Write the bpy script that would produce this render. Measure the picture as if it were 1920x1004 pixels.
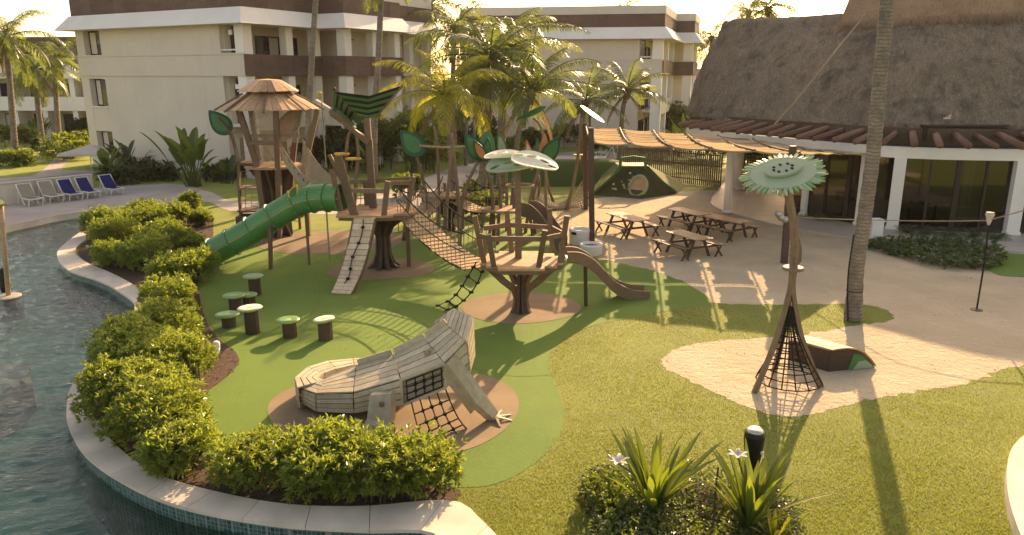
import bpy, math, random
import numpy as np
from mathutils import Vector, geometry
R = math.radians
for o in list(bpy.data.objects): bpy.data.objects.remove(o)
S = bpy.context.scene
C = S.collection

# ------------------------------------------------------------------ camera, light, exposure
CAM_H, FPX, PITCH = 6.5, 1400.0, R(14.5)
cam_d = bpy.data.cameras.new('camera'); cam = bpy.data.objects.new('camera', cam_d); C.objects.link(cam)
cam.location = (0, 0, CAM_H); cam.rotation_euler = (R(90) - PITCH, 0, 0)
cam_d.sensor_width = 36; cam_d.lens = 36 * FPX / 1920
cam_d.clip_start = 0.1; cam_d.clip_end = 3000
S.camera = cam
SUN_AZ, SUN_EL = R(21), R(24)          # azimuth clockwise from +Y (straight ahead)
W = bpy.data.worlds.new('World'); S.world = W; W.use_nodes = True
nt = W.node_tree; nt.nodes.clear()
sky = nt.nodes.new('ShaderNodeTexSky'); sky.sky_type = 'NISHITA'; sky.sun_disc = False
sky.sun_elevation = SUN_EL; sky.sun_rotation = SUN_AZ
sky.air_density = 0.9; sky.dust_density = 2.0; sky.ozone_density = 0.6
bg = nt.nodes.new('ShaderNodeBackground'); bg.inputs['Strength'].default_value = 0.15
wo = nt.nodes.new('ShaderNodeOutputWorld')
nt.links.new(sky.outputs[0], bg.inputs[0]); nt.links.new(bg.outputs[0], wo.inputs[0])
sd = bpy.data.lights.new('sun', 'SUN'); sd.energy = 3.7; sd.angle = R(0.5); sd.color = (1.0, 0.88, 0.68)
sun = bpy.data.objects.new('sun', sd); C.objects.link(sun)
sdir = Vector((math.sin(SUN_AZ) * math.cos(SUN_EL), math.cos(SUN_AZ) * math.cos(SUN_EL), math.sin(SUN_EL)))
sun.rotation_euler = sdir.to_track_quat('Z', 'Y').to_euler(); sun.location = sdir * 60
vs = S.view_settings
vs.view_transform = 'Standard'; vs.look = 'None'; vs.gamma = 1; vs.use_curve_mapping = False
vs.exposure = 1.28
try:
    vs.use_white_balance = True; vs.white_balance_temperature = 9800; vs.white_balance_tint = 23
except Exception: pass
S.cycles.max_bounces = 6; S.cycles.transparent_max_bounces = 12; S.cycles.use_denoising = True
S.cycles.sample_clamp_indirect = 6

# ------------------------------------------------------------------ measuring helpers (photo pixel -> metres)
_c, _s = math.cos(PITCH), math.sin(PITCH)
def ray(px, py):
    u, v = (px - 960) / FPX, (py - 502) / FPX
    return u, _c - v * _s, -(_s + v * _c)            # x, forward, up for unit camera depth
def G(px, py, z=0.0):
    u, f, w = ray(px, py); t = (z - CAM_H) / w
    return Vector((u * t, f * t, z))
def at(px, py, Y):
    u, f, w = ray(px, py); t = Y / f
    return Vector((u * t, Y, CAM_H + w * t))

# ------------------------------------------------------------------ object helpers
def org(o):
    p = Vector((0, 0, 0))
    while o is not None: p = p + o.location; o = o.parent
    return p
def tagset(o, label=None, cat=None, group=None, kind=None):
    if label: o['label'] = label
    if cat: o['category'] = cat
    if group: o['group'] = group
    if kind: o['kind'] = kind
    return o
def thing(name, label, cat, loc=(0, 0, 0), group=None):
    o = bpy.data.objects.new(name, None); C.objects.link(o); o.location = Vector(loc)
    o.empty_display_size = 0.3
    return tagset(o, label, cat, group)
def children(o): return [c for c in bpy.data.objects if c.parent == o]
def dup(root, loc, rotz=None, label=None, scale=None):
    r = root.copy(); C.objects.link(r); r.location = Vector(loc)
    if rotz is not None: r.rotation_euler = (0, 0, rotz)
    if scale: r.scale = scale
    if label: r['label'] = label
    for ch in list(root.children):
        c = ch.copy(); C.objects.link(c); c.parent = r
        for g in list(ch.children):
            d = g.copy(); C.objects.link(d); d.parent = c
    return r
def np_mesh(name, V, F, mat, smooth=False, parent=None, origin=None, mats=None, midx=None):
    V = np.asarray(V, dtype=np.float32)
    me = bpy.data.meshes.new(name)
    if parent is not None: O = org(parent)
    elif origin is not None: O = Vector(origin)
    else:
        mn, mx = V.min(0), V.max(0); O = Vector(((mn[0] + mx[0]) / 2, (mn[1] + mx[1]) / 2, mn[2]))
    V = V - np.array(O, dtype=np.float32)
    if isinstance(F, np.ndarray):
        k = F.shape[1]; n = F.shape[0]
        me.vertices.add(len(V)); me.vertices.foreach_set('co', V.ravel())
        me.loops.add(n * k); me.loops.foreach_set('vertex_index', F.astype(np.int32).ravel())
        me.polygons.add(n); me.polygons.foreach_set('loop_start', np.arange(0, n * k, k, dtype=np.int32))
        me.polygons.foreach_set('loop_total', np.full(n, k, dtype=np.int32))
    else:
        me.from_pydata(V.tolist(), [], F)
    for m in (mats or [mat]): me.materials.append(m)
    if midx is not None: me.polygons.foreach_set('material_index', np.asarray(midx, dtype=np.int32))
    me.polygons.foreach_set('use_smooth', [smooth] * len(me.polygons))
    me.update(calc_edges=True)
    o = bpy.data.objects.new(name, me); C.objects.link(o)
    if parent is not None: o.parent = parent
    else: o.location = O
    return o
class MB:
    def __init__(s): s.v = []; s.f = []
    def add(s, vs, fs):
        b = len(s.v); s.v += [tuple(p) for p in vs]; s.f += [tuple(i + b for i in f) for f in fs]; return s
    def hexa(s, p):     # 4 bottom + 4 top corners, both the same way round
        return s.add(p, [(3, 2, 1, 0), (4, 5, 6, 7), (0, 1, 5, 4), (1, 2, 6, 5), (2, 3, 7, 6), (3, 0, 4, 7)])
    def box(s, c, sz, rz=0.0):
        cx, cy, cz = c; x, y, z = sz[0] / 2, sz[1] / 2, sz[2] / 2; co, si = math.cos(rz), math.sin(rz)
        q = [(-x, -y), (x, -y), (x, y), (-x, y)]
        q = [(cx + a * co - b * si, cy + a * si + b * co) for a, b in q]
        return s.hexa([(a, b, cz - z) for a, b in q] + [(a, b, cz + z) for a, b in q])
    def bar(s, p, q, w, h=None, up=(0, 0, 1), w2=None, h2=None):
        p, q = Vector(p), Vector(q); h = h or w; w2 = w2 or w; h2 = h2 or h
        d = (q - p).normalized(); up = Vector(up)
        if abs(d.dot(up)) > 0.98: up = Vector((0, 1, 0))
        sx = d.cross(up).normalized(); sy = sx.cross(d).normalized()
        A = [p + sx * (a * w / 2) + sy * (b * h / 2) for a, b in ((-1, -1), (1, -1), (1, 1), (-1, 1))]
        B = [q + sx * (a * w2 / 2) + sy * (b * h2 / 2) for a, b in ((-1, -1), (1, -1), (1, 1), (-1, 1))]
        return s.hexa(A + B)
    def tube(s, pts, r, n=8, cap=True, closed=False):
        pts = [Vector(p) for p in pts]; m = len(pts)
        rs = r if isinstance(r, (list, tuple)) else [r] * m
        vs, fs = [], []; ref = None
        for i in range(m):
            a = pts[(i - 1) % m] if (closed or i > 0) else pts[i]
            b = pts[(i + 1) % m] if (closed or i < m - 1) else pts[i]
            d = (b - a); d = d.normalized() if d.length > 1e-9 else Vector((0, 0, 1))
            if ref is None:
                ref = Vector((0, 0, 1)) if abs(d.z) < 0.9 else Vector((1, 0, 0))
            sx = (ref - d * ref.dot(d)).normalized(); ref = sx; sy = d.cross(sx)
            for k in range(n):
                t = 2 * math.pi * k / n
                vs.append(pts[i] + (sx * math.cos(t) + sy * math.sin(t)) * rs[i])
        for i in range(m if closed else m - 1):
            j = (i + 1) % m
            for k in range(n):
                k2 = (k + 1) % n
                fs.append((i * n + k, i * n + k2, j * n + k2, j * n + k))
        if cap and not closed:
            fs.append(tuple(range(n - 1, -1, -1))); fs.append(tuple((m - 1) * n + k for k in range(n)))
        return s.add(vs, fs)
    def prism(s, poly, vec):      # planar polygon (3d points) pushed along vec
        n = len(poly); vec = Vector(vec); P = [Vector(p) for p in poly]
        fs = [tuple(range(n - 1, -1, -1)), tuple(range(n, 2 * n))]
        fs += [(i, (i + 1) % n, n + (i + 1) % n, n + i) for i in range(n)]
        return s.add(P + [p + vec for p in P], fs)
    def lathe(s, prof, c, n=20, sx=1.0, sy=1.0, cap=True):
        vs, fs = [], []
        for r_, z in prof:
            for k in range(n):
                t = 2 * math.pi * k / n; vs.append((c[0] + r_ * sx * math.cos(t), c[1] + r_ * sy * math.sin(t), c[2] + z))
        for i in range(len(prof) - 1):
            for k in range(n):
                k2 = (k + 1) % n; fs.append((i * n + k, i * n + k2, (i + 1) * n + k2, (i + 1) * n + k))
        if cap:
            fs.append(tuple(range(n - 1, -1, -1))); m = len(prof) - 1; fs.append(tuple(m * n + k for k in range(n)))
        return s.add(vs, fs)
    def slab(s, a, b, c, d, t):   # quad a b c d with thickness t along its normal (outwards for ccw)
        a, b, c, d = map(Vector, (a, b, c, d)); n = ((c - a).cross(d - b)).normalized() * t
        return s.hexa([a - n, b - n, c - n, d - n, a, b, c, d])
    def grid(s, P):               # P[i][j] points
        m, n = len(P), len(P[0])
        return s.add([p for row in P for p in row], [(i * n + j, i * n + j + 1, (i + 1) * n + j + 1, (i + 1) * n + j) for i in range(m - 1) for j in range(n - 1)])
    def build(s, name, mat, parent=None, smooth=False, origin=None, **tags):
        o = np_mesh(name, s.v, s.f, mat, smooth, parent, origin)
        return tagset(o, **tags) if tags else o
def lerp(a, b, t): return a + (b - a) * t
def cat_rom(pts, n=8, closed=False):
    P = [Vector(p) for p in pts]; m = len(P); out = []
    for i in range(m if closed else m - 1):
        p0 = P[(i - 1) % m] if (closed or i > 0) else P[0] * 2 - P[1]
        p1 = P[i]; p2 = P[(i + 1) % m]
        p3 = P[(i + 2) % m] if (closed or i < m - 2) else P[-1] * 2 - P[-2]
        for k in range(n):
            t = k / n
            out.append(0.5 * ((2 * p1) + (p2 - p0) * t + (2 * p0 - 5 * p1 + 4 * p2 - p3) * t * t + (3 * p1 - p0 - 3 * p2 + p3) * t ** 3))
    if not closed: out.append(P[-1])
    return out
def sheet(name, pts, z, mat, kind='structure', **tags):
    P = [Vector((p[0], p[1], 0)) for p in pts]
    tri = geometry.tessellate_polygon([P])
    fs = []
    for t in tri:
        a, b, c = (P[i] for i in t)
        fs.append(tuple(t) if (b - a).cross(c - a).z > 0 else (t[0], t[2], t[1]))
    o = np_mesh(name, [(p.x, p.y, z) for p in P], fs, mat)
    return tagset(o, kind=kind, **tags)
def pxs(pts, z=0.0, n=8, closed=True): return cat_rom([G(a, b, z) for a, b in pts], n, closed)
def inside(poly, X, Y):
    r = np.zeros(len(X), dtype=bool); n = len(poly)
    for i in range(n):
        x1, y1 = poly[i][0], poly[i][1]; x2, y2 = poly[(i + 1) % n][0], poly[(i + 1) % n][1]
        c = ((y1 > Y) != (y2 > Y)); xi = (x2 - x1) * (Y - y1) / ((y2 - y1) if y2 != y1 else 1e-9) + x1
        r ^= c & (X < xi)
    return r
def frame_of(d):
    d = Vector(d).normalized(); up = Vector((0, 0, 1)) if abs(d.z) < 0.95 else Vector((0, 1, 0))
    x = d.cross(up).normalized(); return d, x, x.cross(d).normalized()

# ------------------------------------------------------------------ materials
def new_mat(name):
    m = bpy.data.materials.new(name); m.use_nodes = True; t = m.node_tree
    return m, t, t.nodes, t.links, t.nodes['Principled BSDF']
def N(t, ty, **kw):
    n = t.nodes.new(ty)
    for k, v in kw.items():
        if k.startswith('_'): setattr(n, k[1:], v)
        else: n.inputs[k.replace('__', ' ')].default_value = v
    return n
def ramp(t, fac, c0, c1, p0=0.3, p1=0.7, mid=None):
    n = t.nodes.new('ShaderNodeValToRGB'); e = n.color_ramp.elements
    e[0].position = p0; e[0].color = (*c0, 1); e[1].position = p1; e[1].color = (*c1, 1)
    if mid: x = e.new(mid[0]); x.color = (*mid[1], 1)
    t.links.new(fac, n.inputs[0]); return n.outputs[0]
def coords(t, space='Object', scale=(1, 1, 1)):
    tc = t.nodes.new('ShaderNodeTexCoord'); mp = t.nodes.new('ShaderNodeMapping')
    mp.inputs['Scale'].default_value = scale
    if space == 'World':
        g = t.nodes.new('ShaderNodeNewGeometry'); t.links.new(g.outputs['Position'], mp.inputs[0])
    else: t.links.new(tc.outputs[space], mp.inputs[0])
    return mp.outputs[0]
def noise(t, vec, scale, detail=4, rough=0.55, out=0):
    n = N(t, 'ShaderNodeTexNoise', Scale=scale, Detail=detail, Roughness=rough); t.links.new(vec, n.inputs['Vector']); return n.outputs[out]
def mixc(t, fac, a, b, mode='MIX'):
    n = t.nodes.new('ShaderNodeMix'); n.data_type = 'RGBA'; n.blend_type = mode
    for val, idx in ((fac, 0), (a, 6), (b, 7)):
        if hasattr(val, 'links') or hasattr(val, 'is_linked'): t.links.new(val, n.inputs[idx])
        elif idx == 0: n.inputs[0].default_value = val
        else: n.inputs[idx].default_value = (*val, 1)
    return n.outputs[2]
def bump(t, b, height, strength, dist=0.02):
    n = N(t, 'ShaderNodeBump', Strength=strength, Distance=dist); t.links.new(height, n.inputs['Height']); t.links.new(n.outputs[0], b.inputs['Normal']); return n
def vary(t, col, amt=0.25):
    oi = t.nodes.new('ShaderNodeObjectInfo'); mr = N(t, 'ShaderNodeMapRange'); mr.inputs['To Min'].default_value = 1 - amt; mr.inputs['To Max'].default_value = 1 + amt
    t.links.new(oi.outputs['Random'], mr.inputs[0])
    hsv = t.nodes.new('ShaderNodeHueSaturation'); t.links.new(mr.outputs[0], hsv.inputs['Value']); t.links.new(col, hsv.inputs['Color']); return hsv.outputs[0]
def m_plain(name, c, rough=0.6, var=0.12, scale=3, bmp=0.0, bscale=30, metal=0.0, space='World', c2=None, rnd=0.0, spec=0.22):
    m, t, n, l, b = new_mat(name); v = coords(t, space)
    c2 = c2 or tuple(max(0, x * (1 - 2 * var)) for x in c)
    col = ramp(t, noise(t, v, scale, 6, 0.6), c2, c, 0.3, 0.65)
    if rnd: col = vary(t, col, rnd)
    l.new(col, b.inputs['Base Color']); b.inputs['Roughness'].default_value = rough; b.inputs['Metallic'].default_value = metal
    b.inputs['Specular IOR Level'].default_value = spec
    if bmp: bump(t, b, noise(t, v, bscale, 5), bmp)
    return m
def m_wood(name, c, c2, grain=(2, 2, 14), rough=0.65, rnd=0.22, bmp=0.25, space='Object'):
    m, t, n, l, b = new_mat(name); v = coords(t, space, grain)
    f = noise(t, v, 2.2, 8, 0.65); col = ramp(t, f, c2, c, 0.35, 0.68)
    big = noise(t, coords(t, 'World'), 0.9, 3); col = mixc(t, 0.35, col, ramp(t, big, tuple(x * .6 for x in c), tuple(min(1, x * 1.25) for x in c)), 'MIX')
    col = vary(t, col, rnd); l.new(col, b.inputs['Base Color']); b.inputs['Roughness'].default_value = rough; b.inputs['Specular IOR Level'].default_value = 0.2
    if bmp: bump(t, b, f, bmp, 0.01)
    return m
def m_leaf(name, c, c2, trans=(0.25, 0.35, 0.03), tw=0.45, rough=0.38, scale=1.6, rnd=0.15, spec=0.5):
    m, t, n, l, b = new_mat(name); n.remove(b); out = n['Material Output']
    v = coords(t, 'World'); col = ramp(t, noise(t, v, scale, 5, 0.7), c2, c, 0.32, 0.68); col = vary(t, col, rnd)
    pb = N(t, 'ShaderNodeBsdfPrincipled', Roughness=rough); pb.inputs['Specular IOR Level'].default_value = spec; l.new(col, pb.inputs['Base Color'])
    tr = N(t, 'ShaderNodeBsdfTranslucent'); tr.inputs[0].default_value = (*trans, 1)
    mx = N(t, 'ShaderNodeMixShader'); mx.inputs[0].default_value = tw
    l.new(pb.outputs[0], mx.inputs[1]); l.new(tr.outputs[0], mx.inputs[2]); l.new(mx.outputs[0], out.inputs[0]); return m
def m_glass(name, tint=(0.75, 0.78, 0.75), rough=0.02, refl=1.0):
    m, t, n, l, b = new_mat(name); n.remove(b); out = n['Material Output']
    tr = N(t, 'ShaderNodeBsdfTransparent'); tr.inputs[0].default_value = (*tint, 1)
    gl = N(t, 'ShaderNodeBsdfGlossy', Roughness=rough); fr = N(t, 'ShaderNodeFresnel', IOR=1.55)
    mu = N(t, 'ShaderNodeMath', _operation='MULTIPLY_ADD'); mu.inputs[1].default_value = refl; mu.inputs[2].default_value = 0.03; l.new(fr.outputs[0], mu.inputs[0])
    mx = N(t, 'ShaderNodeMixShader'); l.new(mu.outputs[0], mx.inputs[0]); l.new(tr.outputs[0], mx.inputs[1]); l.new(gl.outputs[0], mx.inputs[2]); l.new(mx.outputs[0], out.inputs[0]); return m

M = {}
def m_plaster():
    m, t, n, l, b = new_mat('plaster'); v = coords(t, 'World')
    col = ramp(t, noise(t, v, 0.35, 6, 0.6), (0.58, 0.505, 0.405), (0.65, 0.57, 0.46), 0.3, 0.7)
    stk = noise(t, coords(t, 'World', (1.6, 1.6, .10)), 1.4, 7, 0.7); col = mixc(t, ramp(t, stk, (0,) * 3, (.55,) * 3, .56, .78), col, (0.44, 0.37, 0.285))
    l.new(col, b.inputs['Base Color']); b.inputs['Roughness'].default_value = 0.9; b.inputs['Specular IOR Level'].default_value = .2; bump(t, b, noise(t, v, 12, 5), .08); return m
M['plaster'] = m_plaster()
M['plaster_white'] = m_plain('plaster_white', (0.80, 0.75, 0.66), 0.8, 0.05, 0.5, 0.05, 14)
M['cornice'] = m_plain('cornice', (0.60, 0.55, 0.46), 0.85, 0.06, 0.5)
M['band_wood'] = m_wood('band_wood', (0.15, 0.092, 0.070), (0.10, 0.060, 0.047), (0.5, 0.5, 3), 0.7, 0.14, 0.1)
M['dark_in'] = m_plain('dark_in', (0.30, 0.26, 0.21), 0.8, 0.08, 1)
M['glass_dark'] = m_plain('glass_dark', (0.03, 0.03, 0.035), 0.06, 0.1, 1, spec=0.8)
M['glass'] = m_glass('glass', (0.42, 0.43, 0.40), 0.02, 0.6)
M['frame_dark'] = m_plain('frame_dark', (0.045, 0.032, 0.026), 0.5, 0.15, 6)
M['wood'] = m_wood('wood', (0.215, 0.137, 0.082), (0.115, 0.070, 0.041))
M['wood_dark'] = m_wood('wood_dark', (0.105, 0.068, 0.046), (0.055, 0.034, 0.022))
M['wood_post'] = m_wood('wood_post', (0.25, 0.165, 0.10), (0.13, 0.082, 0.05), (7, 7, 1.2))
M['wood_tan'] = m_wood('wood_tan', (0.56, 0.38, 0.21), (0.36, 0.225, 0.115))
M['wood_deck'] = m_wood('wood_deck', (0.50, 0.31, 0.165), (0.32, 0.185, 0.095))
M['wood_pale'] = m_wood('wood_pale', (0.54, 0.46, 0.31), (0.36, 0.285, 0.18), (3, 3, 3), 0.6, 0.16, 0.2)
M['wood_ramp'] = m_wood('wood_ramp', (0.70, 0.54, 0.35), (0.47, 0.34, 0.20), (8, 2, 2), 0.65, 0.15, 0.2)
M['roof_wood'] = m_wood('roof_wood', (0.62, 0.37, 0.20), (0.36, 0.20, 0.10), (3, 3, 3), 0.6, 0.32, 0.2)
M['log'] = m_wood('log', (0.22, 0.115, 0.075), (0.12, 0.06, 0.04), (3, 3, 3), 0.55, 0.2, 0.2)
M['bamboo'] = m_wood('bamboo', (0.47, 0.345, 0.20), (0.29, 0.20, 0.11), (4, 4, 2), 1.0, 0.28, 0.2); M['bamboo'].node_tree.nodes['Principled BSDF'].inputs['Specular IOR Level'].default_value = 0.0
M['table_dark'] = m_wood('table_dark', (0.12, 0.065, 0.042), (0.065, 0.035, 0.025), (9, 2, 2), 0.38, 0.2, 0.15)
M['table_tan'] = m_wood('table_tan', (0.42, 0.28, 0.17), (0.28, 0.17, 0.10), (9, 2, 2), 0.42, 0.15, 0.15)
M['green_plastic'] = m_plain('green_plastic', (0.052, 0.235, 0.062), 0.36, 0.10, 1.2, 0.05, 3, spec=0.5)
M['green_dark'] = m_plain('green_dark', (0.012, 0.085, 0.036), 0.4, 0.12, 2)
M['green_mid'] = m_plain('green_mid', (0.045, 0.19, 0.06), 0.4, 0.12, 2)
M['green_pale'] = m_leaf('green_pale', (0.46, 0.57, 0.40), (0.41, 0.51, 0.35), (0.46, 0.58, 0.34), 0.4, 0.5, 1.5, 0.04, 0.2)
M['green_seat'] = m_plain('green_seat', (0.17, 0.36, 0.14), 0.30, 0.14, 3, space='World')
M['green_seat_edge'] = m_plain('green_seat_edge', (0.42, 0.50, 0.16), 0.4, 0.08, 3)
M['leaf_white'] = m_plain('leaf_white', (0.82, 0.76, 0.56), 0.55, 0.04, 2, spec=0.15)
M['orange'] = m_plain('orange', (0.62, 0.22, 0.09), 0.5, 0.12, 3)
M['yellow'] = m_plain('yellow', (0.70, 0.42, 0.06), 0.5, 0.12, 3)
M['rope_dark'] = m_plain('rope_dark', (0.03, 0.024, 0.02), 0.9, 0.2, 20)
M['rope'] = m_plain('rope', (0.36, 0.27, 0.17), 0.9, 0.2, 20)
M['net'] = m_plain('net', (0.45, 0.36, 0.25), 0.9, 0.15, 10)
M['metal'] = m_plain('metal', (0.55, 0.52, 0.46), 0.3, 0.1, 5, metal=0.9)
M['black_metal'] = m_plain('black_metal', (0.025, 0.022, 0.02), 0.35, 0.1, 5, metal=0.3)
M['rubber'] = m_plain('rubber', (0.29, 0.205, 0.12), 0.9, 0.12, 1.1, 0.25, 90)
M['concrete'] = m_plain('concrete', (0.46, 0.40, 0.33), 0.85, 0.14, 0.5, 0.1, 25)
M['paving'] = m_plain('paving', (0.55, 0.47, 0.37), 0.45, 0.12, 0.6, 0.05, 20)
M['coping'] = m_plain('coping', (0.66, 0.57, 0.44), 0.7, 0.12, 1.3, 0.12, 40, rnd=0.06)
M['white'] = m_plain('white', (0.78, 0.74, 0.66), 0.6, 0.06, 2)
M['fabric_blue'] = m_plain('fabric_blue', (0.012, 0.018, 0.11), 0.75, 0.1, 6)
M['fabric_beige'] = m_plain('fabric_beige', (0.30, 0.26, 0.19), 0.8, 0.08, 6)
M['canvas'] = m_plain('canvas', (0.58, 0.50, 0.39), 0.85, 0.06, 3)
M['soil'] = m_plain('soil', (0.13, 0.085, 0.055), 0.95, 0.3, 12, 0.8, 40)
# plants
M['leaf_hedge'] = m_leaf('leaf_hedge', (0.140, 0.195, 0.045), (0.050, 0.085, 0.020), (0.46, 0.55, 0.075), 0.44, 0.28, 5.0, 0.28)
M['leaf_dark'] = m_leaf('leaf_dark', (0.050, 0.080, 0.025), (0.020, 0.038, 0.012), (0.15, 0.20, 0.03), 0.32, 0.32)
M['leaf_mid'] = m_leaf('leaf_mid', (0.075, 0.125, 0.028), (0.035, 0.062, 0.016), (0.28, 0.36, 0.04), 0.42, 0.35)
M['leaf_cover'] = m_leaf('leaf_cover', (0.060, 0.105, 0.030), (0.026, 0.050, 0.016), (0.16, 0.24, 0.04), 0.3, 0.28, 3)
M['blade'] = m_leaf('blade', (0.070, 0.125, 0.028), (0.030, 0.055, 0.018), (0.30, 0.38, 0.04), 0.34, 0.3, 5)
M['blade_yellow'] = m_leaf('blade_yellow', (0.24, 0.26, 0.035), (0.15, 0.18, 0.025), (0.55, 0.52, 0.05), 0.45, 0.35, 5)
M['frond'] = m_leaf('frond', (0.075, 0.110, 0.030), (0.033, 0.054, 0.018), (0.27, 0.33, 0.05), 0.42, 0.33, 1.2)
M['frond_yellow'] = m_leaf('frond_yellow', (0.26, 0.26, 0.038), (0.13, 0.15, 0.026), (0.66, 0.62, 0.07), 0.48, 0.36, 1.2)
M['frond_dry'] = m_leaf('frond_dry', (0.26, 0.19, 0.11), (0.15, 0.10, 0.06), (0.3, 0.2, 0.09), 0.3, 0.6)
M['petal'] = m_leaf('petal', (0.8, 0.74, 0.68), (0.62, 0.56, 0.52), (0.7, 0.6, 0.5), 0.3, 0.5)
M['grass'] = m_leaf('grass', (0.165, 0.195, 0.038), (0.080, 0.112, 0.024), (0.42, 0.45, 0.06), 0.42, 0.5, 0.7, 0)
M['twig'] = m_plain('twig', (0.10, 0.07, 0.045), 0.9, 0.2, 8)
def m_palm_trunk():
    m, t, n, l, b = new_mat('palm_trunk'); v = coords(t, 'World')
    w = N(t, 'ShaderNodeTexWave', Scale=3.2, Distortion=3.5, Detail=3); w.wave_type = 'BANDS'; w.bands_direction = 'Z'; w.inputs['Detail Scale'].default_value = 2.5; l.new(v, w.inputs[0])
    base = ramp(t, noise(t, v, 3.0, 6, 0.7), (0.115, 0.088, 0.062), (0.30, 0.25, 0.185), 0.3, 0.7)
    col = mixc(t, ramp(t, w.outputs[1], (0, 0, 0), (1, 1, 1), 0.02, 0.30), (0.13, 0.10, 0.072), base)
    l.new(col, b.inputs['Base Color']); b.inputs['Roughness'].default_value = 0.9
    bump(t, b, w.outputs[1], 0.45, 0.02); return m
M['palm_trunk'] = m_palm_trunk()
def m_thatch():
    m, t, n, l, b = new_mat('thatch'); v = coords(t, 'World')
    a = noise(t, coords(t, 'World', (7, 7, 1.3)), 2.0, 8, 0.7); g = noise(t, v, 0.35, 4)
    col = ramp(t, a, (0.15, 0.115, 0.078), (0.33, 0.26, 0.18), 0.34, 0.68)
    col = mixc(t, ramp(t, g, (0.0,) * 3, (0.7,) * 3, 0.38, 0.66), col, ramp(t, a, (0.19, 0.14, 0.095), (0.38, 0.285, 0.195), 0.34, 0.68))
    pat = noise(t, coords(t, 'World', (1, 1, .55)), 0.8, 8, 0.72); col = mixc(t, ramp(t, pat, (0.0,) * 3, (0.75,) * 3, 0.50, 0.66), col, (0.075, 0.064, 0.046)); pat2 = noise(t, coords(t, 'World', (3, 3, .8)), 1.6, 6, 0.7); col = mixc(t, ramp(t, pat2, (0.0,) * 3, (0.55,) * 3, 0.55, 0.7), col, (0.17, 0.145, 0.115))
    l.new(col, b.inputs['Base Color']); b.inputs['Roughness'].default_value = 1.0; b.inputs['Specular IOR Level'].default_value = 0.1
    bump(t, b, a, 0.9, 0.06); return m
M['thatch'] = m_thatch()
def m_sand():
    m, t, n, l, b = new_mat('sand'); v = coords(t, 'World', (1, 1, 1))
    f = noise(t, v, 0.5, 6, 0.6); col = ramp(t, f, (0.52, 0.40, 0.25), (0.72, 0.59, 0.39), 0.3, 0.7)
    fine = noise(t, v, 45, 3); col = mixc(t, 0.25, col, ramp(t, fine, (0.34, 0.25, 0.16), (0.72, 0.60, 0.44)))
    l.new(col, b.inputs['Base Color']); b.inputs['Roughness'].default_value = 0.95
    vo = N(t, 'ShaderNodeTexVoronoi', Scale=2.6, Randomness=1.0); l.new(coords(t, 'World', (1, .8, 1)), vo.inputs['Vector'])
    pit = ramp(t, vo.outputs['Distance'], (0, 0, 0), (1, 1, 1), 0.05, 0.20)
    h = N(t, 'ShaderNodeMath', _operation='MULTIPLY_ADD'); h.inputs[1].default_value = 1.5; l.new(noise(t, v, 5.5, 9, 0.68), h.inputs[0])
    h2 = N(t, 'ShaderNodeMath', _operation='MULTIPLY'); l.new(pit, h2.inputs[0]); h2.inputs[1].default_value = 0.10; l.new(h2.outputs[0], h.inputs[2])
    bump(t, b, h.outputs[0], 0.85, 0.10); b.inputs['Specular IOR Level'].default_value = 0.1; return m
M['sand'] = m_sand()
def m_turf(name, a, c, big=0.45, fine=70):
    m, t, n, l, b = new_mat(name); v = coords(t, 'World')
    col = ramp(t, noise(t, v, big, 6, 0.6), a, c, 0.3, 0.7); f = noise(t, v, fine, 3, 0.7)
    col = mixc(t, 0.5, col, mixc(t, 1.0, col, ramp(t, f, (0.2,) * 3, (1.9,) * 3, 0.3, 0.75), 'MULTIPLY'))
    l.new(col, b.inputs['Base Color']); b.inputs['Roughness'].default_value = 0.85; b.inputs['Specular IOR Level'].default_value = 0.25
    b.inputs['Sheen Weight'].default_value = 0.25; b.inputs['Sheen Tint'].default_value = (0.6, 0.7, 0.2, 1)
    bump(t, b, f, 0.5, 0.02); return m
M['turf'] = m_turf('turf', (0.054, 0.132, 0.016), (0.094, 0.178, 0.023))
M['lawn'] = m_turf('lawn', (0.105, 0.130, 0.024), (0.175, 0.20, 0.040), 0.8, 60)
def m_water():
    m, t, n, l, b = new_mat('water'); n.remove(b); out = n['Material Output']; v = coords(t, 'World', (1, 1.6, 1))
    tr = N(t, 'ShaderNodeBsdfTransparent'); tr.inputs[0].default_value = (0.70, 0.88, 0.78, 1)
    gl = N(t, 'ShaderNodeBsdfGlossy', Roughness=0.02); fr = N(t, 'ShaderNodeFresnel', IOR=1.36)
    bm = N(t, 'ShaderNodeBump', Strength=1.0, Distance=0.045)
    h = N(t, 'ShaderNodeMath', _operation='MULTIPLY_ADD'); h.inputs[1].default_value = 0.45
    l.new(noise(t, v, 12, 3, 0.55), h.inputs[0]); l.new(noise(t, v, 2.6, 3, 0.5), h.inputs[2]); l.new(h.outputs[0], bm.inputs['Height'])
    l.new(bm.outputs[0], gl.inputs['Normal']); l.new(bm.outputs[0], fr.inputs['Normal'])
    mx = N(t, 'ShaderNodeMixShader'); l.new(fr.outputs[0], mx.inputs[0]); l.new(tr.outputs[0], mx.inputs[1]); l.new(gl.outputs[0], mx.inputs[2]); l.new(mx.outputs[0], out.inputs[0]); return m
M['water'] = m_water()
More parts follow.
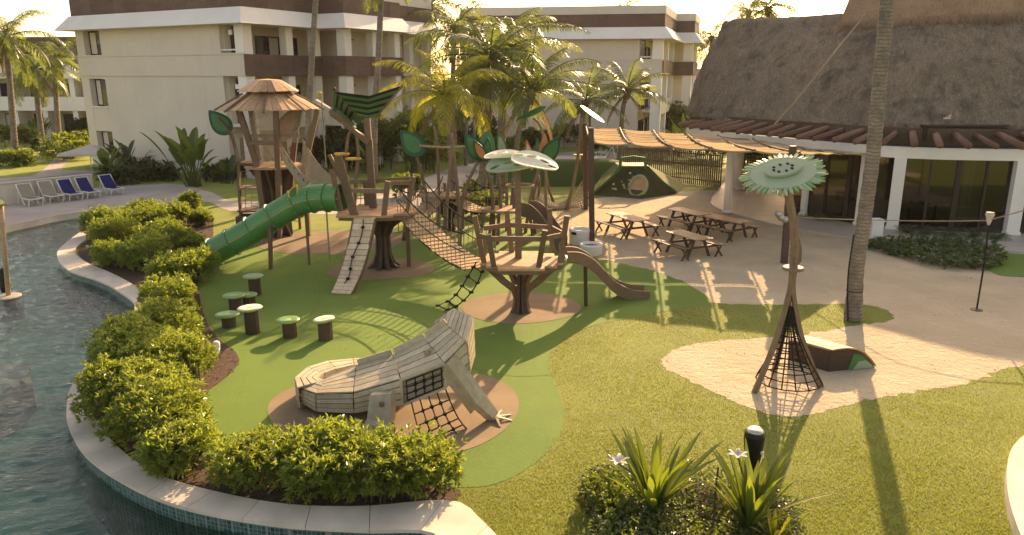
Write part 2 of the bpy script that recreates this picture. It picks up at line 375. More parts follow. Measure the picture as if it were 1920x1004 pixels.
def m_mosaic(name, a, c, sc=9.0):
    m, t, n, l, b = new_mat(name); v = coords(t, 'World')
    br = N(t, 'ShaderNodeTexVoronoi', Scale=sc, Randomness=0.0); br.distance = 'CHEBYCHEV'; l.new(v, br.inputs['Vector'])
    col = ramp(t, br.outputs['Color'], a, c, 0.1, 0.9)
    col = mixc(t, ramp(t, br.outputs['Distance'], (0,) * 3, (1,) * 3, 0.42, 0.46), col, (0.18, 0.22, 0.19))
    l.new(col, b.inputs['Base Color']); b.inputs['Roughness'].default_value = 0.25; return m
M['mosaic'] = m_mosaic('mosaic', (0.015, 0.05, 0.045), (0.05, 0.14, 0.12), 14)
M['pool_floor'] = m_plain('pool_floor', (0.27, 0.50, 0.39), 0.5, 0.25, 0.55, c2=(0.06, 0.17, 0.145))
rnd = random.Random(7)
# ------------------------------------------------------------------ ground, pool, surfaces
edge_out_px = [(345, 386), (250, 400), (170, 428), (118, 464), (108, 485), (128, 510), (192, 533), (244, 565), (253, 582), (242, 612), (192, 661), (138, 725), (126, 770), (131, 809), (167, 866), (256, 924), (359, 962), (520, 991), (680, 1002), (800, 1004), (850, 1040), (900, 1100)]
edge_in_px = [(352, 395), (270, 410), (195, 435), (149, 462), (142, 478), (165, 497), (205, 514), (250, 538), (276, 562), (272, 600), (232, 655), (176, 716), (163, 757), (186, 802), (231, 853), (301, 898), (410, 930), (540, 953), (680, 957), (845, 946), (905, 985), (990, 1080)]
edge_out = cat_rom([G(*p) for p in edge_out_px], 10); edge_in = cat_rom([G(*p) for p in edge_in_px], 10)
terr_px = [(-260, 520), (-80, 458), (0, 430), (60, 416), (120, 404), (190, 395), (260, 388), (345, 378)]
terr = cat_rom([G(*p) for p in terr_px], 6)
mid_edge = [(a + b) / 2 for a, b in zip(edge_out, edge_in)]
outline = [Vector((400, -40, 0)), Vector((400, 900, 0)), Vector((-500, 900, 0)), Vector((-500, terr[0].y, 0)), Vector((-80, terr[0].y, 0))] + terr + mid_edge + [Vector((mid_edge[-1].x + .8, 4, 0)), Vector((mid_edge[-1].x + 1.5, -40, 0))]
sheet('ground', outline, 0.0, M['lawn'])
# rippled water: fine grid where it is in view, a plain sheet beyond
wr = np.random.default_rng(12); gx = np.arange(-22, 3.6, .055); gy = np.arange(7.5, 40, .07); XX, YY = np.meshgrid(gx, gy); ZZ = np.zeros_like(XX)
for k in range(26):
    lam = wr.uniform(.17, .42) if k % 5 else wr.uniform(.5, 1.2); an = R(70) + wr.normal(0, .85); amp = .0105 * lam ** .85; kx, ky = 2 * math.pi / lam * math.cos(an), 2 * math.pi / lam * math.sin(an); ph = wr.uniform(0, 6.28)
    env = .6 + .4 * np.sin(XX * wr.uniform(.2, .9) + YY * wr.uniform(.2, .9) + ph); ZZ += amp * env * np.sin(kx * XX + ky * YY + ph)
ed = np.minimum(np.minimum(XX - gx[0], gx[-1] - XX), np.minimum(YY - gy[0], gy[-1] - YY)); ZZ *= np.clip(ed / 1.0, 0, 1); ZZ -= .24
ny_, nx_ = XX.shape; ii = np.arange(ny_ * nx_).reshape(ny_, nx_); Fq = np.stack([ii[:-1, :-1], ii[:-1, 1:], ii[1:, 1:], ii[1:, :-1]], -1).reshape(-1, 4)
o = np_mesh('pool_water', np.stack([XX, YY, ZZ], -1).reshape(-1, 3), Fq, M['water'], True, origin=(0, 0, -.24)); tagset(o, kind='structure')
x0, x1, y0, y1 = gx[0], gx[-1], gy[0], gy[-1]
V_ = [(-90, -40), (8, -40), (8, 42), (-90, 42), (x0, y0), (x1, y0), (x1, y1), (x0, y1)]
o = np_mesh('pool_water', [(a, b, -.24) for a, b in V_], [(0, 1, 5, 4), (1, 2, 6, 5), (2, 3, 7, 6), (3, 0, 4, 7)], M['water'], origin=(0, 0, -.24)); tagset(o, kind='structure')
o = np_mesh('pool_floor', [(-90, -40, -1.3), (8, -40, -1.3), (8, 42, -1.3), (-90, 42, -1.3)], [(0, 1, 2, 3)], M['pool_floor'], origin=(0, 0, -1.3)); tagset(o, kind='structure')
def skirt(pts, z0, z1): 
    b = MB(); n = len(pts)
    return b.add([(p.x, p.y, z0) for p in pts] + [(p.x, p.y, z1) for p in pts], [(i, i + 1, n + i + 1, n + i) for i in range(n - 1)])
pw = thing('pool_wall', 'curved pool wall with pale stone coping slabs and teal mosaic face', 'wall', G(126, 770))
L = [0]
for a, b in zip(mid_edge, mid_edge[1:]): L.append(L[-1] + (b - a).length)
def along(pl, s):
    i = max(0, min(len(L) - 2, np.searchsorted(L, s) - 1)); t = (s - L[i]) / (L[i + 1] - L[i]); return pl[i].lerp(pl[i + 1], t)
ns = int(L[-1] / 0.92)
for k in range(ns):
    s0, s1 = L[-1] * k / ns + .005, L[-1] * (k + 1) / ns - .005; b = MB(); dz = rnd.uniform(-.003, .003)
    sub = [s0 + (s1 - s0) * j / 4 for j in range(5)]
    for j in range(4):
        q = [along(edge_out, sub[j]), along(edge_out, sub[j + 1]), along(edge_in, sub[j + 1]), along(edge_in, sub[j])]
        b.hexa([(p.x, p.y, .015 + dz) for p in q] + [(p.x, p.y, .075 + dz) for p in q])
    b.build('coping_slab', M['coping'], pw)
off = [p.lerp(q, .1) for p, q in zip(edge_out, edge_in)]
skirt(off, -1.3, .02).build('mosaic_face', M['mosaic'], pw)
off2 = [p.lerp(q, .93) for p, q in zip(edge_out, edge_in)]
skirt(off2, -.3, .016).build('inner_face', M['coping'], pw)
te = skirt(terr, -1.3, .03); tn = [p + Vector((.05, .38, 0)) for p in terr]
for i in range(len(terr) - 1): te.hexa([(p.x, p.y, .012) for p in (terr[i], terr[i + 1], tn[i + 1], tn[i])] + [(p.x, p.y, .06) for p in (terr[i], terr[i + 1], tn[i + 1], tn[i])])
te.build('pool_edge', M['coping'], kind='structure')
# submerged ledge at the pool's left side
lg = MB(); pl = cat_rom([G(x, y, -.29) for x, y in [(-150, 690), (-20, 683), (40, 684), (56, 690), (40, 712), (-10, 745), (-80, 790), (-180, 800)]], 6, True)
lg.prism(pl, (0, 0, -1.0)).build('pool_ledge', M['concrete'], kind='structure')

terrace = [p + Vector((0, .3, 0)) for p in terr] + [G(*p) for p in [(392, 377), (400, 362), (345, 347), (300, 346), (240, 348), (190, 352), (100, 362), (0, 375), (-260, 440)]]
sheet('terrace', terrace, .008, M['concrete'])
path_pts = pxs([(300, 346), (345, 349), (398, 362), (445, 378), (600, 374), (700, 366), (770, 345), (840, 318), (920, 300), (1040, 288), (1140, 282), (1150, 300), (1060, 312), (960, 325), (880, 345), (820, 372), (760, 396), (640, 402), (520, 402), (430, 396), (392, 380), (340, 378), (300, 370)], 0, 4)
sheet('path', path_pts, .012, M['concrete'])
p2 = pxs([(-10, 336), (55, 331), (85, 316), (100, 300), (120, 285), (185, 276), (190, 281), (140, 291), (128, 305), (118, 318), (180, 322), (175, 326), (90, 332), (40, 342), (-10, 346)], 0, 4)
sheet('garden_path', p2, .012, M['concrete'])
turf_px = [(395, 482), (374, 520), (385, 580), (405, 622), (446, 668), (438, 695), (395, 730), (345, 757), (326, 776), (352, 832), (400, 868), (440, 892), (540, 905), (700, 915), (850, 915), (930, 908), (1005, 868), (1050, 815), (1058, 775), (1042, 725), (1028, 685), (1045, 645), (1100, 615), (1190, 595), (1260, 582), (1332, 568), (1300, 540), (1240, 515), (1120, 488), (1060, 468), (1020, 440), (960, 425), (860, 430), (760, 432), (640, 428), (540, 436), (450, 450)]
turf = pxs(turf_px); sheet('turf', turf, .006, M['turf'])
sand_px = [(1035, 405), (1060, 385), (1120, 372), (1200, 366), (1270, 360), (1350, 357), (1450, 360), (1640, 420), (1720, 450), (1800, 470), (1870, 500), (1925, 512), (2150, 520), (2150, 640), (1925, 682), (1800, 722), (1640, 748), (1530, 776), (1440, 778), (1310, 722), (1238, 682), (1270, 655), (1330, 641), (1480, 630), (1600, 612), (1664, 603), (1674, 590), (1640, 575), (1560, 571), (1440, 572), (1333, 566), (1290, 533), (1230, 510), (1120, 484), (1060, 463), (1026, 436)]
sand = []
for a, b in zip(*(lambda q: (q, q[1:] + q[:1]))(pxs(sand_px))):
    for k in range(max(1, int((b - a).length / .12))): q = a.lerp(b, k / max(1, int((b - a).length / .12))); sand.append(q + Vector((rnd.gauss(0, .028), rnd.gauss(0, .04), 0)))
sheet('sand', sand, .005, M['sand'])
bed_px = [(352, 395), (270, 412), (195, 437), (152, 462), (148, 478), (165, 494), (205, 511), (250, 536), (280, 562), (277, 600), (238, 655), (182, 716), (168, 757), (190, 800), (235, 851), (303, 896), (412, 927), (540, 949), (680, 953), (840, 942), (850, 915), (700, 900), (540, 892), (440, 888), (400, 868), (350, 832), (324, 776), (345, 757), (395, 730), (438, 695), (446, 668), (400, 625), (380, 580), (372, 520), (392, 482), (400, 430), (395, 400)]
bed = pxs(bed_px, 0, 6); sheet('soil_bed', bed, .009, M['soil'])
pads = {'tower': [(480, 455), (560, 437), (680, 432), (745, 440), (755, 455), (700, 475), (590, 478), (510, 472)], 'tree': [(612, 512), (650, 494), (720, 485), (780, 488), (815, 503), (790, 518), (720, 525), (650, 526)],
        'nest': [(866, 580), (890, 560), (970, 549), (1050, 556), (1088, 575), (1070, 594), (980, 608), (900, 600)], 'lizard': [(503, 780), (520, 742), (600, 712), (740, 690), (880, 700), (950, 722), (973, 762), (940, 812), (850, 850), (700, 852), (560, 838)]}
for k, v in pads.items(): sheet('rubber_pad', pxs(v), .013, M['rubber'])
# ------------------------------------------------------------------ building helper: s along the front, d into the depth
class Frame:
    def __init__(s, o, e1, e2): s.o = Vector((o[0], o[1], 0)); s.a = Vector((e1[0], e1[1], 0)); s.b = Vector((e2[0], e2[1], 0))
    def P(s, u, d, z=0.0): return s.o + s.a * u + s.b * d + Vector((0, 0, z))
    def box(s, mb, s0, s1, d0, d1, z0, z1):
        q = [(s0, d0), (s1, d0), (s1, d1), (s0, d1)]
        return mb.hexa([s.P(a, b, z0) for a, b in q] + [s.P(a, b, z1) for a, b in q])
    def s_of(s, px, d=0.0):     # where along the front a photo column lies
        k = (px - 960) / 1445.5; p = s.P(0, d); return (k * p.y - p.x) / (s.a.x - k * s.a.y)
def outset(poly, k):
    n = len(poly); out = []
    for i in range(n):
        p, q, r = poly[i - 1], poly[i], poly[(i + 1) % n]
        d1 = (q[0] - p[0], q[1] - p[1]); d2 = (r[0] - q[0], r[1] - q[1])
        l1, l2 = math.hypot(*d1), math.hypot(*d2); n1 = (d1[1] / l1, -d1[0] / l1); n2 = (d2[1] / l2, -d2[0] / l2)
        c = 1 + n1[0] * n2[0] + n1[1] * n2[1]; out.append((q[0] + k * (n1[0] + n2[0]) / c, q[1] + k * (n1[1] + n2[1]) / c))
    return out
def ring(fr, poly, k0, z0, k1, z1, cap=True):
    a, b = outset(poly, k0), outset(poly, k1); n = len(poly); m = MB()
    fs = [(i, (i + 1) % n, n + (i + 1) % n, n + i) for i in range(n)]
    m.add([fr.P(*p, z0) for p in a] + [fr.P(*p, z1) for p in b], fs + ([tuple(range(n - 1, -1, -1)), tuple(range(n, 2 * n))] if cap else [])); return m
def panel_run(fr, poly, k, i0, i1, z0, z1, w, parent, name='wood_panel', th=.05, mat=None):
    q = outset(poly, k)
    for i in range(i0, i1):
        a, b = Vector(q[i]), Vector(q[(i + 1) % len(q)]); n = max(1, round((b - a).length / w)); d = (b - a).normalized(); nn = Vector((d.y, -d.x)) * th
        for j in range(n):
            t0 = a.lerp(b, j / n) + d * .006; t1 = a.lerp(b, (j + 1) / n) - d * .006
            pts = [t0, t1, t1 - nn, t0 - nn]; m = MB(); m.hexa([fr.P(*p, z0) for p in pts] + [fr.P(*p, z1) for p in pts]); m.build(name, mat or M['band_wood'], parent)
def window(fr, parent, s0, s1, d, z0, z1, face='s', mull=1, mat='glass_dark', th=.07):
    """framed pane set in the plane d (face 's') or the plane s=d (face 'd', running along depth s0..s1)"""
    def bx(m, a0, a1, za, zb, k0, k1):
        if face == 's': fr.box(m, a0, a1, d + k0, d + k1, za, zb)
        else: fr.box(m, d - k1, d - k0, a0, a1, za, zb)
    w = MB(); bx(w, s0 + .03, s1 - .03, z0 + .03, z1 - .03, .02, .04); o = w.build('window', M[mat], parent)
    f = MB(); bx(f, s0, s0 + th, z0, z1, -.03, .06); bx(f, s1 - th, s1, z0, z1, -.03, .06); bx(f, s0 + th, s1 - th, z1 - th, z1, -.03, .06); bx(f, s0 + th, s1 - th, z0, z0 + th, -.03, .06)
    for i in range(1, mull + 1):
        c = s0 + (s1 - s0) * i / (mull + 1); bx(f, c - .03, c + .03, z0 + th, z1 - th, -.03, .06)
    f.build('frame', M['frame_dark'], o)
    if s1 - s0 > 1.2 and rnd.random() < .7:
        c = MB(); q = s0 + .1 + (s1 - s0 - .2) * rnd.choice((0, .55)); bx(c, q, q + (s1 - s0) * rnd.uniform(.25, .4), z0 + .1, z1 - .1, -.012, .012); c.build('curtain', M['canvas'], o)
    return o

# ------------------------------------------------------------------ left hotel block
e1 = Vector((.88, -.476)).normalized(); e2 = Vector((-e1.y, e1.x))
FR = Vector((-16.54, 48.0)); Ls = 16.8; FLp = FR - e1 * Ls
fA = Frame(FLp, e1, e2)
foot = [(0, 0), (Ls, 0), (Ls, 6.8), (Ls + 2.2, 6.8), (Ls + 2.2, 13), (Ls + 1.2, 13), (Ls + 1.2, 18.5), (0, 18.5)]
def hotel(fr, foot, label, Ls, sA, sB, piers, zg=0.0):
    t = thing('hotel_building', label, 'building', fr.P(Ls, 0, 0))
    ring(fr, foot, .12, 11.6, .12, 12.3).build('roof', M['cornice'], t)
    ring(fr, foot, .0, 10.5, .0, 11.6, False).build('band_core', M['dark_in'], t)
    ring(fr, foot, .95, 9.5, .18, 10.5).build('fascia', M['plaster_white'], t)
    panel_run(fr, foot, .08, 0, len(foot) - 2, 10.5, 11.6, 1.2, t)
    b = MB()
    fr.box(b, sA, sB, 0, .3, zg, 9.5)
    for z0, z1 in ((zg, .9), (2.5, 4.2), (6.2, 7.75)):
        fr.box(b, .9, sA, .02, .3, z0, z1)
    fr.box(b, 0, .9, 0, .9, zg, 9.5)
    for z0, z1 in ((zg, .9), (2.5, 4.1), (6.3, 7.75)): fr.box(b, 0, .25, .9, 17, z0, z1)
    for d_ in (4, 8, 12): fr.box(b, 0, .25, d_, d_ + 1.8, zg, 9.5)
    b.build('wall', M['plaster'], t)
    b = MB(); fr.box(b, 0.03, Ls, -.09, 0.0, 6.4, 7.70); fr.box(b, 0.0, Ls + .02, -.14, -.0, 7.70, 7.80); b.build('wall_band', M['plaster'], t)
    core_x = foot[-2][0] - .7
    core = [(sA + .3, .3), (Ls - 2, .3)] + [(p[0] - 2, p[1] + (2 if i in (2, 3) else 0)) for i, p in enumerate(foot) if i in (2, 3)] + [(core_x, foot[4][1] + .4), (core_x, foot[-2][1]), (sA + .3, foot[-2][1])]
    ring(fr, core, 0, zg, 0, 9.5).build('inner_wall', M['plaster'], t)
    for z in (3.2, 6.4):
        ring(fr, [(max(p[0], .26), p[1] + (.31 if p[1] == 0 else 0)) for p in foot], 0, z, 0, z + .2).build('floor_slab', M['plaster'], t)
    pb = MB()
    for s0, s1, d0, d1 in piers: fr.box(pb, s0, s1, d0, d1, zg, 9.5)
    pb.build('pier', M['plaster_white'], t)
    nr = len(foot) - 3
    panel_run(fr, foot, .14, 1, nr, 6.4, 7.72, 1.25, t)
    for i in range(1, nr):
        a, c = foot[i], foot[i + 1]; m = MB()
        if abs(a[0] - c[0]) < .01:
            fr.box(m, a[0] - .12, a[0] - .005, a[1], c[1], 3.0, 4.25); m.build('balcony_parapet', M['plaster'], t); m = MB(); fr.box(m, a[0] - .08, a[0] + .06, a[1], c[1], 6.42, 7.66)
        else: fr.box(m, a[0], c[0], a[1] + .005, a[1] + .12, 3.0, 4.25); m.build('balcony_parapet', M['plaster'], t); m = MB(); fr.box(m, a[0], c[0], a[1] - .06, a[1] + .08, 6.42, 7.66)
        m.build('balcony_parapet', M['plaster'], t)
    # windows and doors at the back of the balconies
    for k, (s_, d0, d1) in enumerate([(Ls - 2, .8, 2.2), (Ls - 2, 2.8, 5.0), (Ls - 2, 5.4, 6.6)] + [(foot[3][0] - 2, foot[3][1] + .6 + 2.0, foot[3][1] + 4.6), (foot[3][0] - 2, foot[3][1] + 5.0, foot[3][1] + 6.0)]):
        for z in (.1, 3.42, 6.62): window(fr, t, d0, d1, s_ + .05, z, z + 2.35, 'd', 1 if d1 - d0 > 1.6 else 0)
    # the openings beside the front wall: narrow tall windows with a pale sill rail
    for z0, z1 in ((7.8, 9.45), (4.25, 6.25)):
        m = MB(); fr.box(m, sB + .02, Ls - .75, .05, .15, z0 + .15, z0 + .24); m.build('rail', M['white'], t)
    for z0 in (7.75, 4.2, .9):
        m = MB(); fr.box(m, .9, sA + .05, -.1, .2, z0, z0 + .07); m.build('sill', M['white'], t)
    for z0, z1 in ((.97, 2.48), (4.27, 6.18), (7.82, 9.48)): window(fr, t, .95, sA - .02, .42, z0, z1, 's', 0, th=.05)
    return t
sA, sB = fA.s_of(196), fA.s_of(418)
hA = hotel(fA, foot, 'cream three-storey hotel wing with brown wood bands behind the lookout tower', Ls, sA, sB,
      [(Ls - .75, Ls, 0.0, .7), (Ls - .6, Ls, 3.6, 4.2), (Ls - .6, Ls, 6.2, 6.8), (Ls + 1.5, Ls + 2.2, 6.8, 7.5), (Ls + 1.6, Ls + 2.2, 9.8, 10.4), (Ls + 1.6, Ls + 2.2, 12.4, 13), (Ls + .6, Ls + 1.2, 15.6, 16.1), (Ls + .6, Ls + 1.2, 18, 18.5)])
for z0, z1, w in ((7.8, 9.45, .5), (4.25, 6.25, .4)):
    window(fA, hA, Ls - 1.5, Ls - 1.5 + w + .25, .5, z0, z1, 's', 0)
for k, (px, z) in enumerate([(430, 8.9), (434, 5.6)]):
    s_ = fA.s_of(px); m = MB(); fA.box(m, s_, s_ + .3, .22, .298, z, z + .3); m.build('wall_lamp', M['white'], hA)
# ------------------------------------------------------------------ middle hotel block
f1 = Vector((.985, -.17)).normalized(); f2 = Vector((.3, .954)).normalized()
Lm = 18.0; FRm = Vector((13.2, 68.0)); fB = Frame(FRm - f1 * Lm, f1, f2)
footB = [(0, 0), (Lm, 0), (Lm, 10), (Lm + 1.8, 10), (Lm + 1.8, 16), (Lm + 1.4, 16), (Lm + 1.4, 20), (0, 20)]
hB = hotel(fB, footB, 'farther cream hotel wing with brown wood bands behind the tall coconut palms', Lm, 2.6, fB.s_of(1197),
      [(Lm - .9, Lm, 0, .8), (Lm - .6, Lm, 4.4, 5.0), (Lm - .6, Lm, 9.4, 10), (Lm + .9, Lm + 1.8, 10, 10.8), (Lm + 1.2, Lm + 1.8, 13, 13.6), (Lm + 1.2, Lm + 1.8, 15.4, 16)])
window(fB, hB, Lm - 2.6, Lm - 1.6, .6, 7.8, 9.45, 's', 0)
m = MB(); m.tube([fB.P(15.5, 4, 12.3), fB.P(15.5, 4, 15.5)], .03, 6); m.build('antenna', M['metal'], hB)
# ------------------------------------------------------------------ far left hotel block behind the palms
fC = Frame((-58, 79), Vector((.995, -.1)), Vector((.1, .995)))
t = thing('hotel_building', 'shaded hotel block with white balcony bands behind the palms beside the pool', 'building', (-49, 78, 0))
b = MB(); fC.box(b, 0, 17, 2, 14, 0, 9.4); b.build('inner_wall', M['plaster'], t)
for z0, z1, th in ((6.1, 7.5, .1), (2.9, 4.3, .1)): 
    b = MB(); fC.box(b, -.1, 17.1, -th, .1, z0, z1); fC.box(b, 0, 17, .1, 2, z0, z0 + .2); b.build('balcony_parapet', M['plaster_white'], t)
b = MB(); fC.box(b, -.3, 17.3, -.6, 14.4, 9.3, 10.1); b.build('roof', M['band_wood'], t)
for i in range(6):
    b = MB(); s_ = i * 3.3; fC.box(b, s_, s_ + .55, .12, 2, 0, 9.3); b.build('pier', M['plaster_white'], t)
    if i < 5:
        for z in (.2, 3.3, 6.4): window(fC, t, s_ + .9, s_ + 2.9, 1.93, z, z + 2.3, 's', 1)
# distant block and garden wall between the middle wing and the thatched roof
t = thing('distant_building', 'small pale flat-roofed building far behind the garden, beside the thatched roof', 'building', (23, 92, 0))
b = MB(); b.box((23.5, 94, 2.4), (8, 6, 4.8)); b.build('wall', M['plaster'], t)
b = MB(); b.box((23.5, 94, 4.95), (8.5, 6.5, .3)); b.build('roof', M['cornice'], t)
b = MB(); b.prism([(19.5, 96.5, 5.15), (27.5, 96.5, 5.15), (26, 96.5, 7.2), (21, 96.5, 7.2)], (0, 1, 0)); b.build('roof_screen', M['dark_in'], t)
b = MB()
for x in (21.5, 24.0): b.box((x, 90.97, 2.6), (1.2, .06, 1.3))
b.build('window', M['glass_dark'], t)
# ------------------------------------------------------------------ thatched restaurant
rest = thing('thatched_restaurant', 'round restaurant with a steep grey-brown thatched roof and glass walls', 'building', (16.8, 31.6, 0))
beam = cat_rom([Vector(p) for p in [(10.2, 43.5, 0), (10.9, 40.0, 0), (13.0, 36, 0), (15.1, 32.6, 0), (17.2, 31.1, 0), (20.6, 30.4, 0), (27, 29.7, 0), (36, 29.2, 0)]], 8)
def nrm(pl, i):
    d = (pl[min(i + 1, len(pl) - 1)] - pl[max(i - 1, 0)]).normalized(); return Vector((d.y, -d.x, 0))
def off_line(pl, k): return [p + nrm(pl, i) * k for i, p in enumerate(pl)]     # k>0 towards the sand
def band(pl, k0, k1, z0, z1):
    a, c = off_line(pl, k0), off_line(pl, k1); m = MB()
    rows = [[(p.x, p.y, z0) for p in a], [(p.x, p.y, z1) for p in a], [(p.x, p.y, z1) for p in c], [(p.x, p.y, z0) for p in c], [(p.x, p.y, z0) for p in a]]
    return m.grid(rows)
band(beam, .22, -.22, 3.12, 3.56).build('ring_beam', M['plaster_white'], rest)
# floor slab
fl = [G(*p) for p in [(1352, 352), (1333, 384), (1372, 403), (1450, 424), (1560, 444), (1640, 456), (1760, 463), (1925, 478), (2300, 505)]]
fl = cat_rom(fl, 6); flp = fl + [Vector((42, 45, 0)), Vector((14, 48, 0))]
m = MB(); tri = geometry.tessellate_polygon([[Vector((p.x, p.y, 0)) for p in flp]])
m.add([(p.x, p.y, .1) for p in flp], [tuple(t) if (flp[t[1]] - flp[t[0]]).cross(flp[t[2]] - flp[t[0]]).z > 0 else (t[0], t[2], t[1]) for t in tri])
nn = len(fl); m.add([(p.x, p.y, -.02) for p in fl] + [(p.x, p.y, .1) for p in fl], [(i, i + 1, nn + i + 1, nn + i) for i in range(nn - 1)])
m.build('restaurant_floor', M['paving'], kind='structure')
# inner dark box
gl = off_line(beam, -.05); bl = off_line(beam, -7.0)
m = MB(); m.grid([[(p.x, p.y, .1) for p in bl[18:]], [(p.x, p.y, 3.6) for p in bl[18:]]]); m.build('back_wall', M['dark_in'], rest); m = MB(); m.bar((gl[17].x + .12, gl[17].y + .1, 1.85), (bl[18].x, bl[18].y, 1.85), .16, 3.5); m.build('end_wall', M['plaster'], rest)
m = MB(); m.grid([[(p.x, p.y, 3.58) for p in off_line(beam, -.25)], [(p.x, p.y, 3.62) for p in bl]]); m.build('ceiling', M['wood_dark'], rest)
# glass wall: panes and mullions
tot = [0]
for a, b_ in zip(gl, gl[1:]): tot.append(tot[-1] + (b_ - a).length)
def gat(s_):
    i = max(0, min(len(tot) - 2, int(np.searchsorted(tot, s_)) - 1)); t_ = (s_ - tot[i]) / (tot[i + 1] - tot[i]); return gl[i].lerp(gl[i + 1], t_), nrm(gl, i)
s0, step, k = 8.5, 1.06, 0
while s0 < tot[-1] - step:
    p, n1 = gat(s0); q, n2 = gat(s0 + step)
    m = MB(); m.slab(p + Vector((0, 0, .12)), q + Vector((0, 0, .12)), q + Vector((0, 0, 3.1)), p + Vector((0, 0, 3.1)), .02); m.build('pane', M['glass'], rest)
    w = .2 if k % 2 else .09
    m = MB(); m.box((p.x, p.y, 1.61), (w, .12, 3.0), math.atan2(n1.y, n1.x) + math.pi / 2); m.build('mullion', M['frame_dark'], rest)
    m = MB(); d = (q - p) * .0; m.bar(p + Vector((0, 0, .2)), q + Vector((0, 0, .2)), .06, .18); m.build('bottom_rail', M['frame_dark'], rest)
    s0 += step; k += 1
def beam_px(px, k, z=1.5):
    best = None
    for i, p in enumerate(off_line(beam, k)):
        q = 960 + FPX * p.x / (p.y * _c + (CAM_H - z) * _s); d = abs(q - px)
        if best is None or d < best[0]: best = (d, p, nrm(beam, i))
    return best[1], best[2]
bm_fine = beam; beam = [a.lerp(b_, j / 12) for a, b_ in zip(bm_fine, bm_fine[1:]) for j in range(12)] + [bm_fine[-1]]
for (px, w) in [(1512, .26), (1618, .34), (1680, .46), (1906, .5), (2080, .5)]:
    p, n1 = beam_px(px, .10); an = math.atan2(n1.y, n1.x) + math.pi / 2; m = MB(); m.box((p.x, p.y, 1.61), (w, w * .7, 3.02), an); m.build('column', M['plaster_white'], rest); m = MB(); m.box((p.x, p.y, .16), (w + .08, w * .7 + .08, .12), an); m.build('column_base', M['plaster_white'], rest)
beam = bm_fine
for (px, py, r) in [(1362, 402, .17), (1381, 357, .28)]:
    p = G(px, py); m = MB(); m.lathe([(r, .09), (r, 3.15)], (p.x, p.y, 0), 16); m.build('column', M['plaster_white'], rest, True); m = MB(); m.lathe([(r * 1.3, .09), (r * 1.3, .2)], (p.x, p.y, 0), 16); m.build('column_base', M['plaster_white'], rest, True)
# door handle
p, n1 = gat(tot[-1] * .62)
dh = G(1886, 443); m = MB()
for k in range(3): m.bar((dh.x + k * .07, dh.y - .12, 2.35 - .05 * k), (dh.x + k * .07, dh.y - .12, 1.75 + .03 * k), .035)
m.bar((dh.x - .08, dh.y - .12, 2.2), (dh.x + .26, dh.y - .12, 2.3), .03); m.build('handle', M['white'], rest)
# logs over the beam
sl = [0]
for a, b_ in zip(beam, beam[1:]): sl.append(sl[-1] + (b_ - a).length)
def bat(s_):
    i = max(0, min(len(sl) - 2, int(np.searchsorted(sl, s_)) - 1)); t_ = (s_ - sl[i]) / (sl[i + 1] - sl[i]); return beam[i].lerp(beam[i + 1], t_), nrm(beam, i)
s_ = .5
while s_ < sl[-1] - .5:
    p, n1 = bat(s_); n1 = (n1 + Vector((rnd.uniform(-.06, .06), rnd.uniform(-.06, .06), 0))).normalized()
    r = rnd.uniform(.115, .15); a = p + n1 * rnd.uniform(.75, 1.05) + Vector((0, 0, 3.62 + r)); c = p - n1 * 2.3 + Vector((0, 0, 4.15 + r))
    m = MB(); m.tube([a, a.lerp(c, .5) + Vector((0, 0, rnd.uniform(-.02, .03))), c], [r, r * 1.03, r * 1.08], 10); m.build('log_rafter', M['log'], rest, True)
    s_ += rnd.uniform(.84, .98)
band(beam, -1.0, -1.15, 3.5, 4.3).build('eave_light_stop', M['wood_dark'], rest)  # dark wall added behind the logs to stop light gaps under the eave
# thatch
low = cat_rom([Vector(p) for p in [(10.2, 44.5, 4.35), (10.6, 42.4, 4.3), (12.2, 40.0, 4.1), (14.9, 35.8, 3.95), (17, 33.3, 3.95), (21.5, 32.4, 4.1), (28, 31.6, 4.2), (38, 31, 4.2)]], 12)
upp = cat_rom([Vector(p) for p in [(13.4, 49.6, 9.7), (13.9, 48, 9.8), (15.5, 45.5, 9.72), (18.3, 40.6, 9.62), (20.5, 38.6, 9.75), (25.2, 38, 9.9), (32, 37, 10), (41, 36.4, 10)]], 12)
from mathutils import noise as mn
rows = []; NR = 26
for j in range(NR + 1):
    t_ = j / NR; row = []
    for i, (a, c) in enumerate(zip(low, upp)):
        p = a.lerp(c, t_); dirn = (c - a).normalized(); nv = Vector((nrm(low, i).x, nrm(low, i).y, .6)).normalized()
        p = p + nv * (.16 * mn.noise(Vector((i * .22, t_ * 5.2, 0))) + .07 * mn.noise(Vector((i * .9, t_ * 16, 3))) + .25 * math.sin(math.pi * t_) - .1 * (1 if 55 < i < 60 else 0))
        if j == 0: p.z += .10 * mn.noise(Vector((i * 1.7, 0, 9)))
        row.append(p)
    rows.append(row)
m = MB(); m.grid(rows)
brow = [Vector((2 * c.x - a.x + 1.0, 2 * c.y - a.y + 3, a.z)) for a, c in zip(low, upp)]
m.grid([rows[-1], brow])
for e in (0, -1): m.add([rows[0][e], rows[-1][e], brow[e]], [(0, 1, 2)])
inner = [p + Vector((0, 0, -.35)) - nrm(low, i) * .5 for i, p in enumerate(rows[0])]
m.grid([inner, rows[0]]); m.build('thatch_roof', M['thatch'], rest, True)
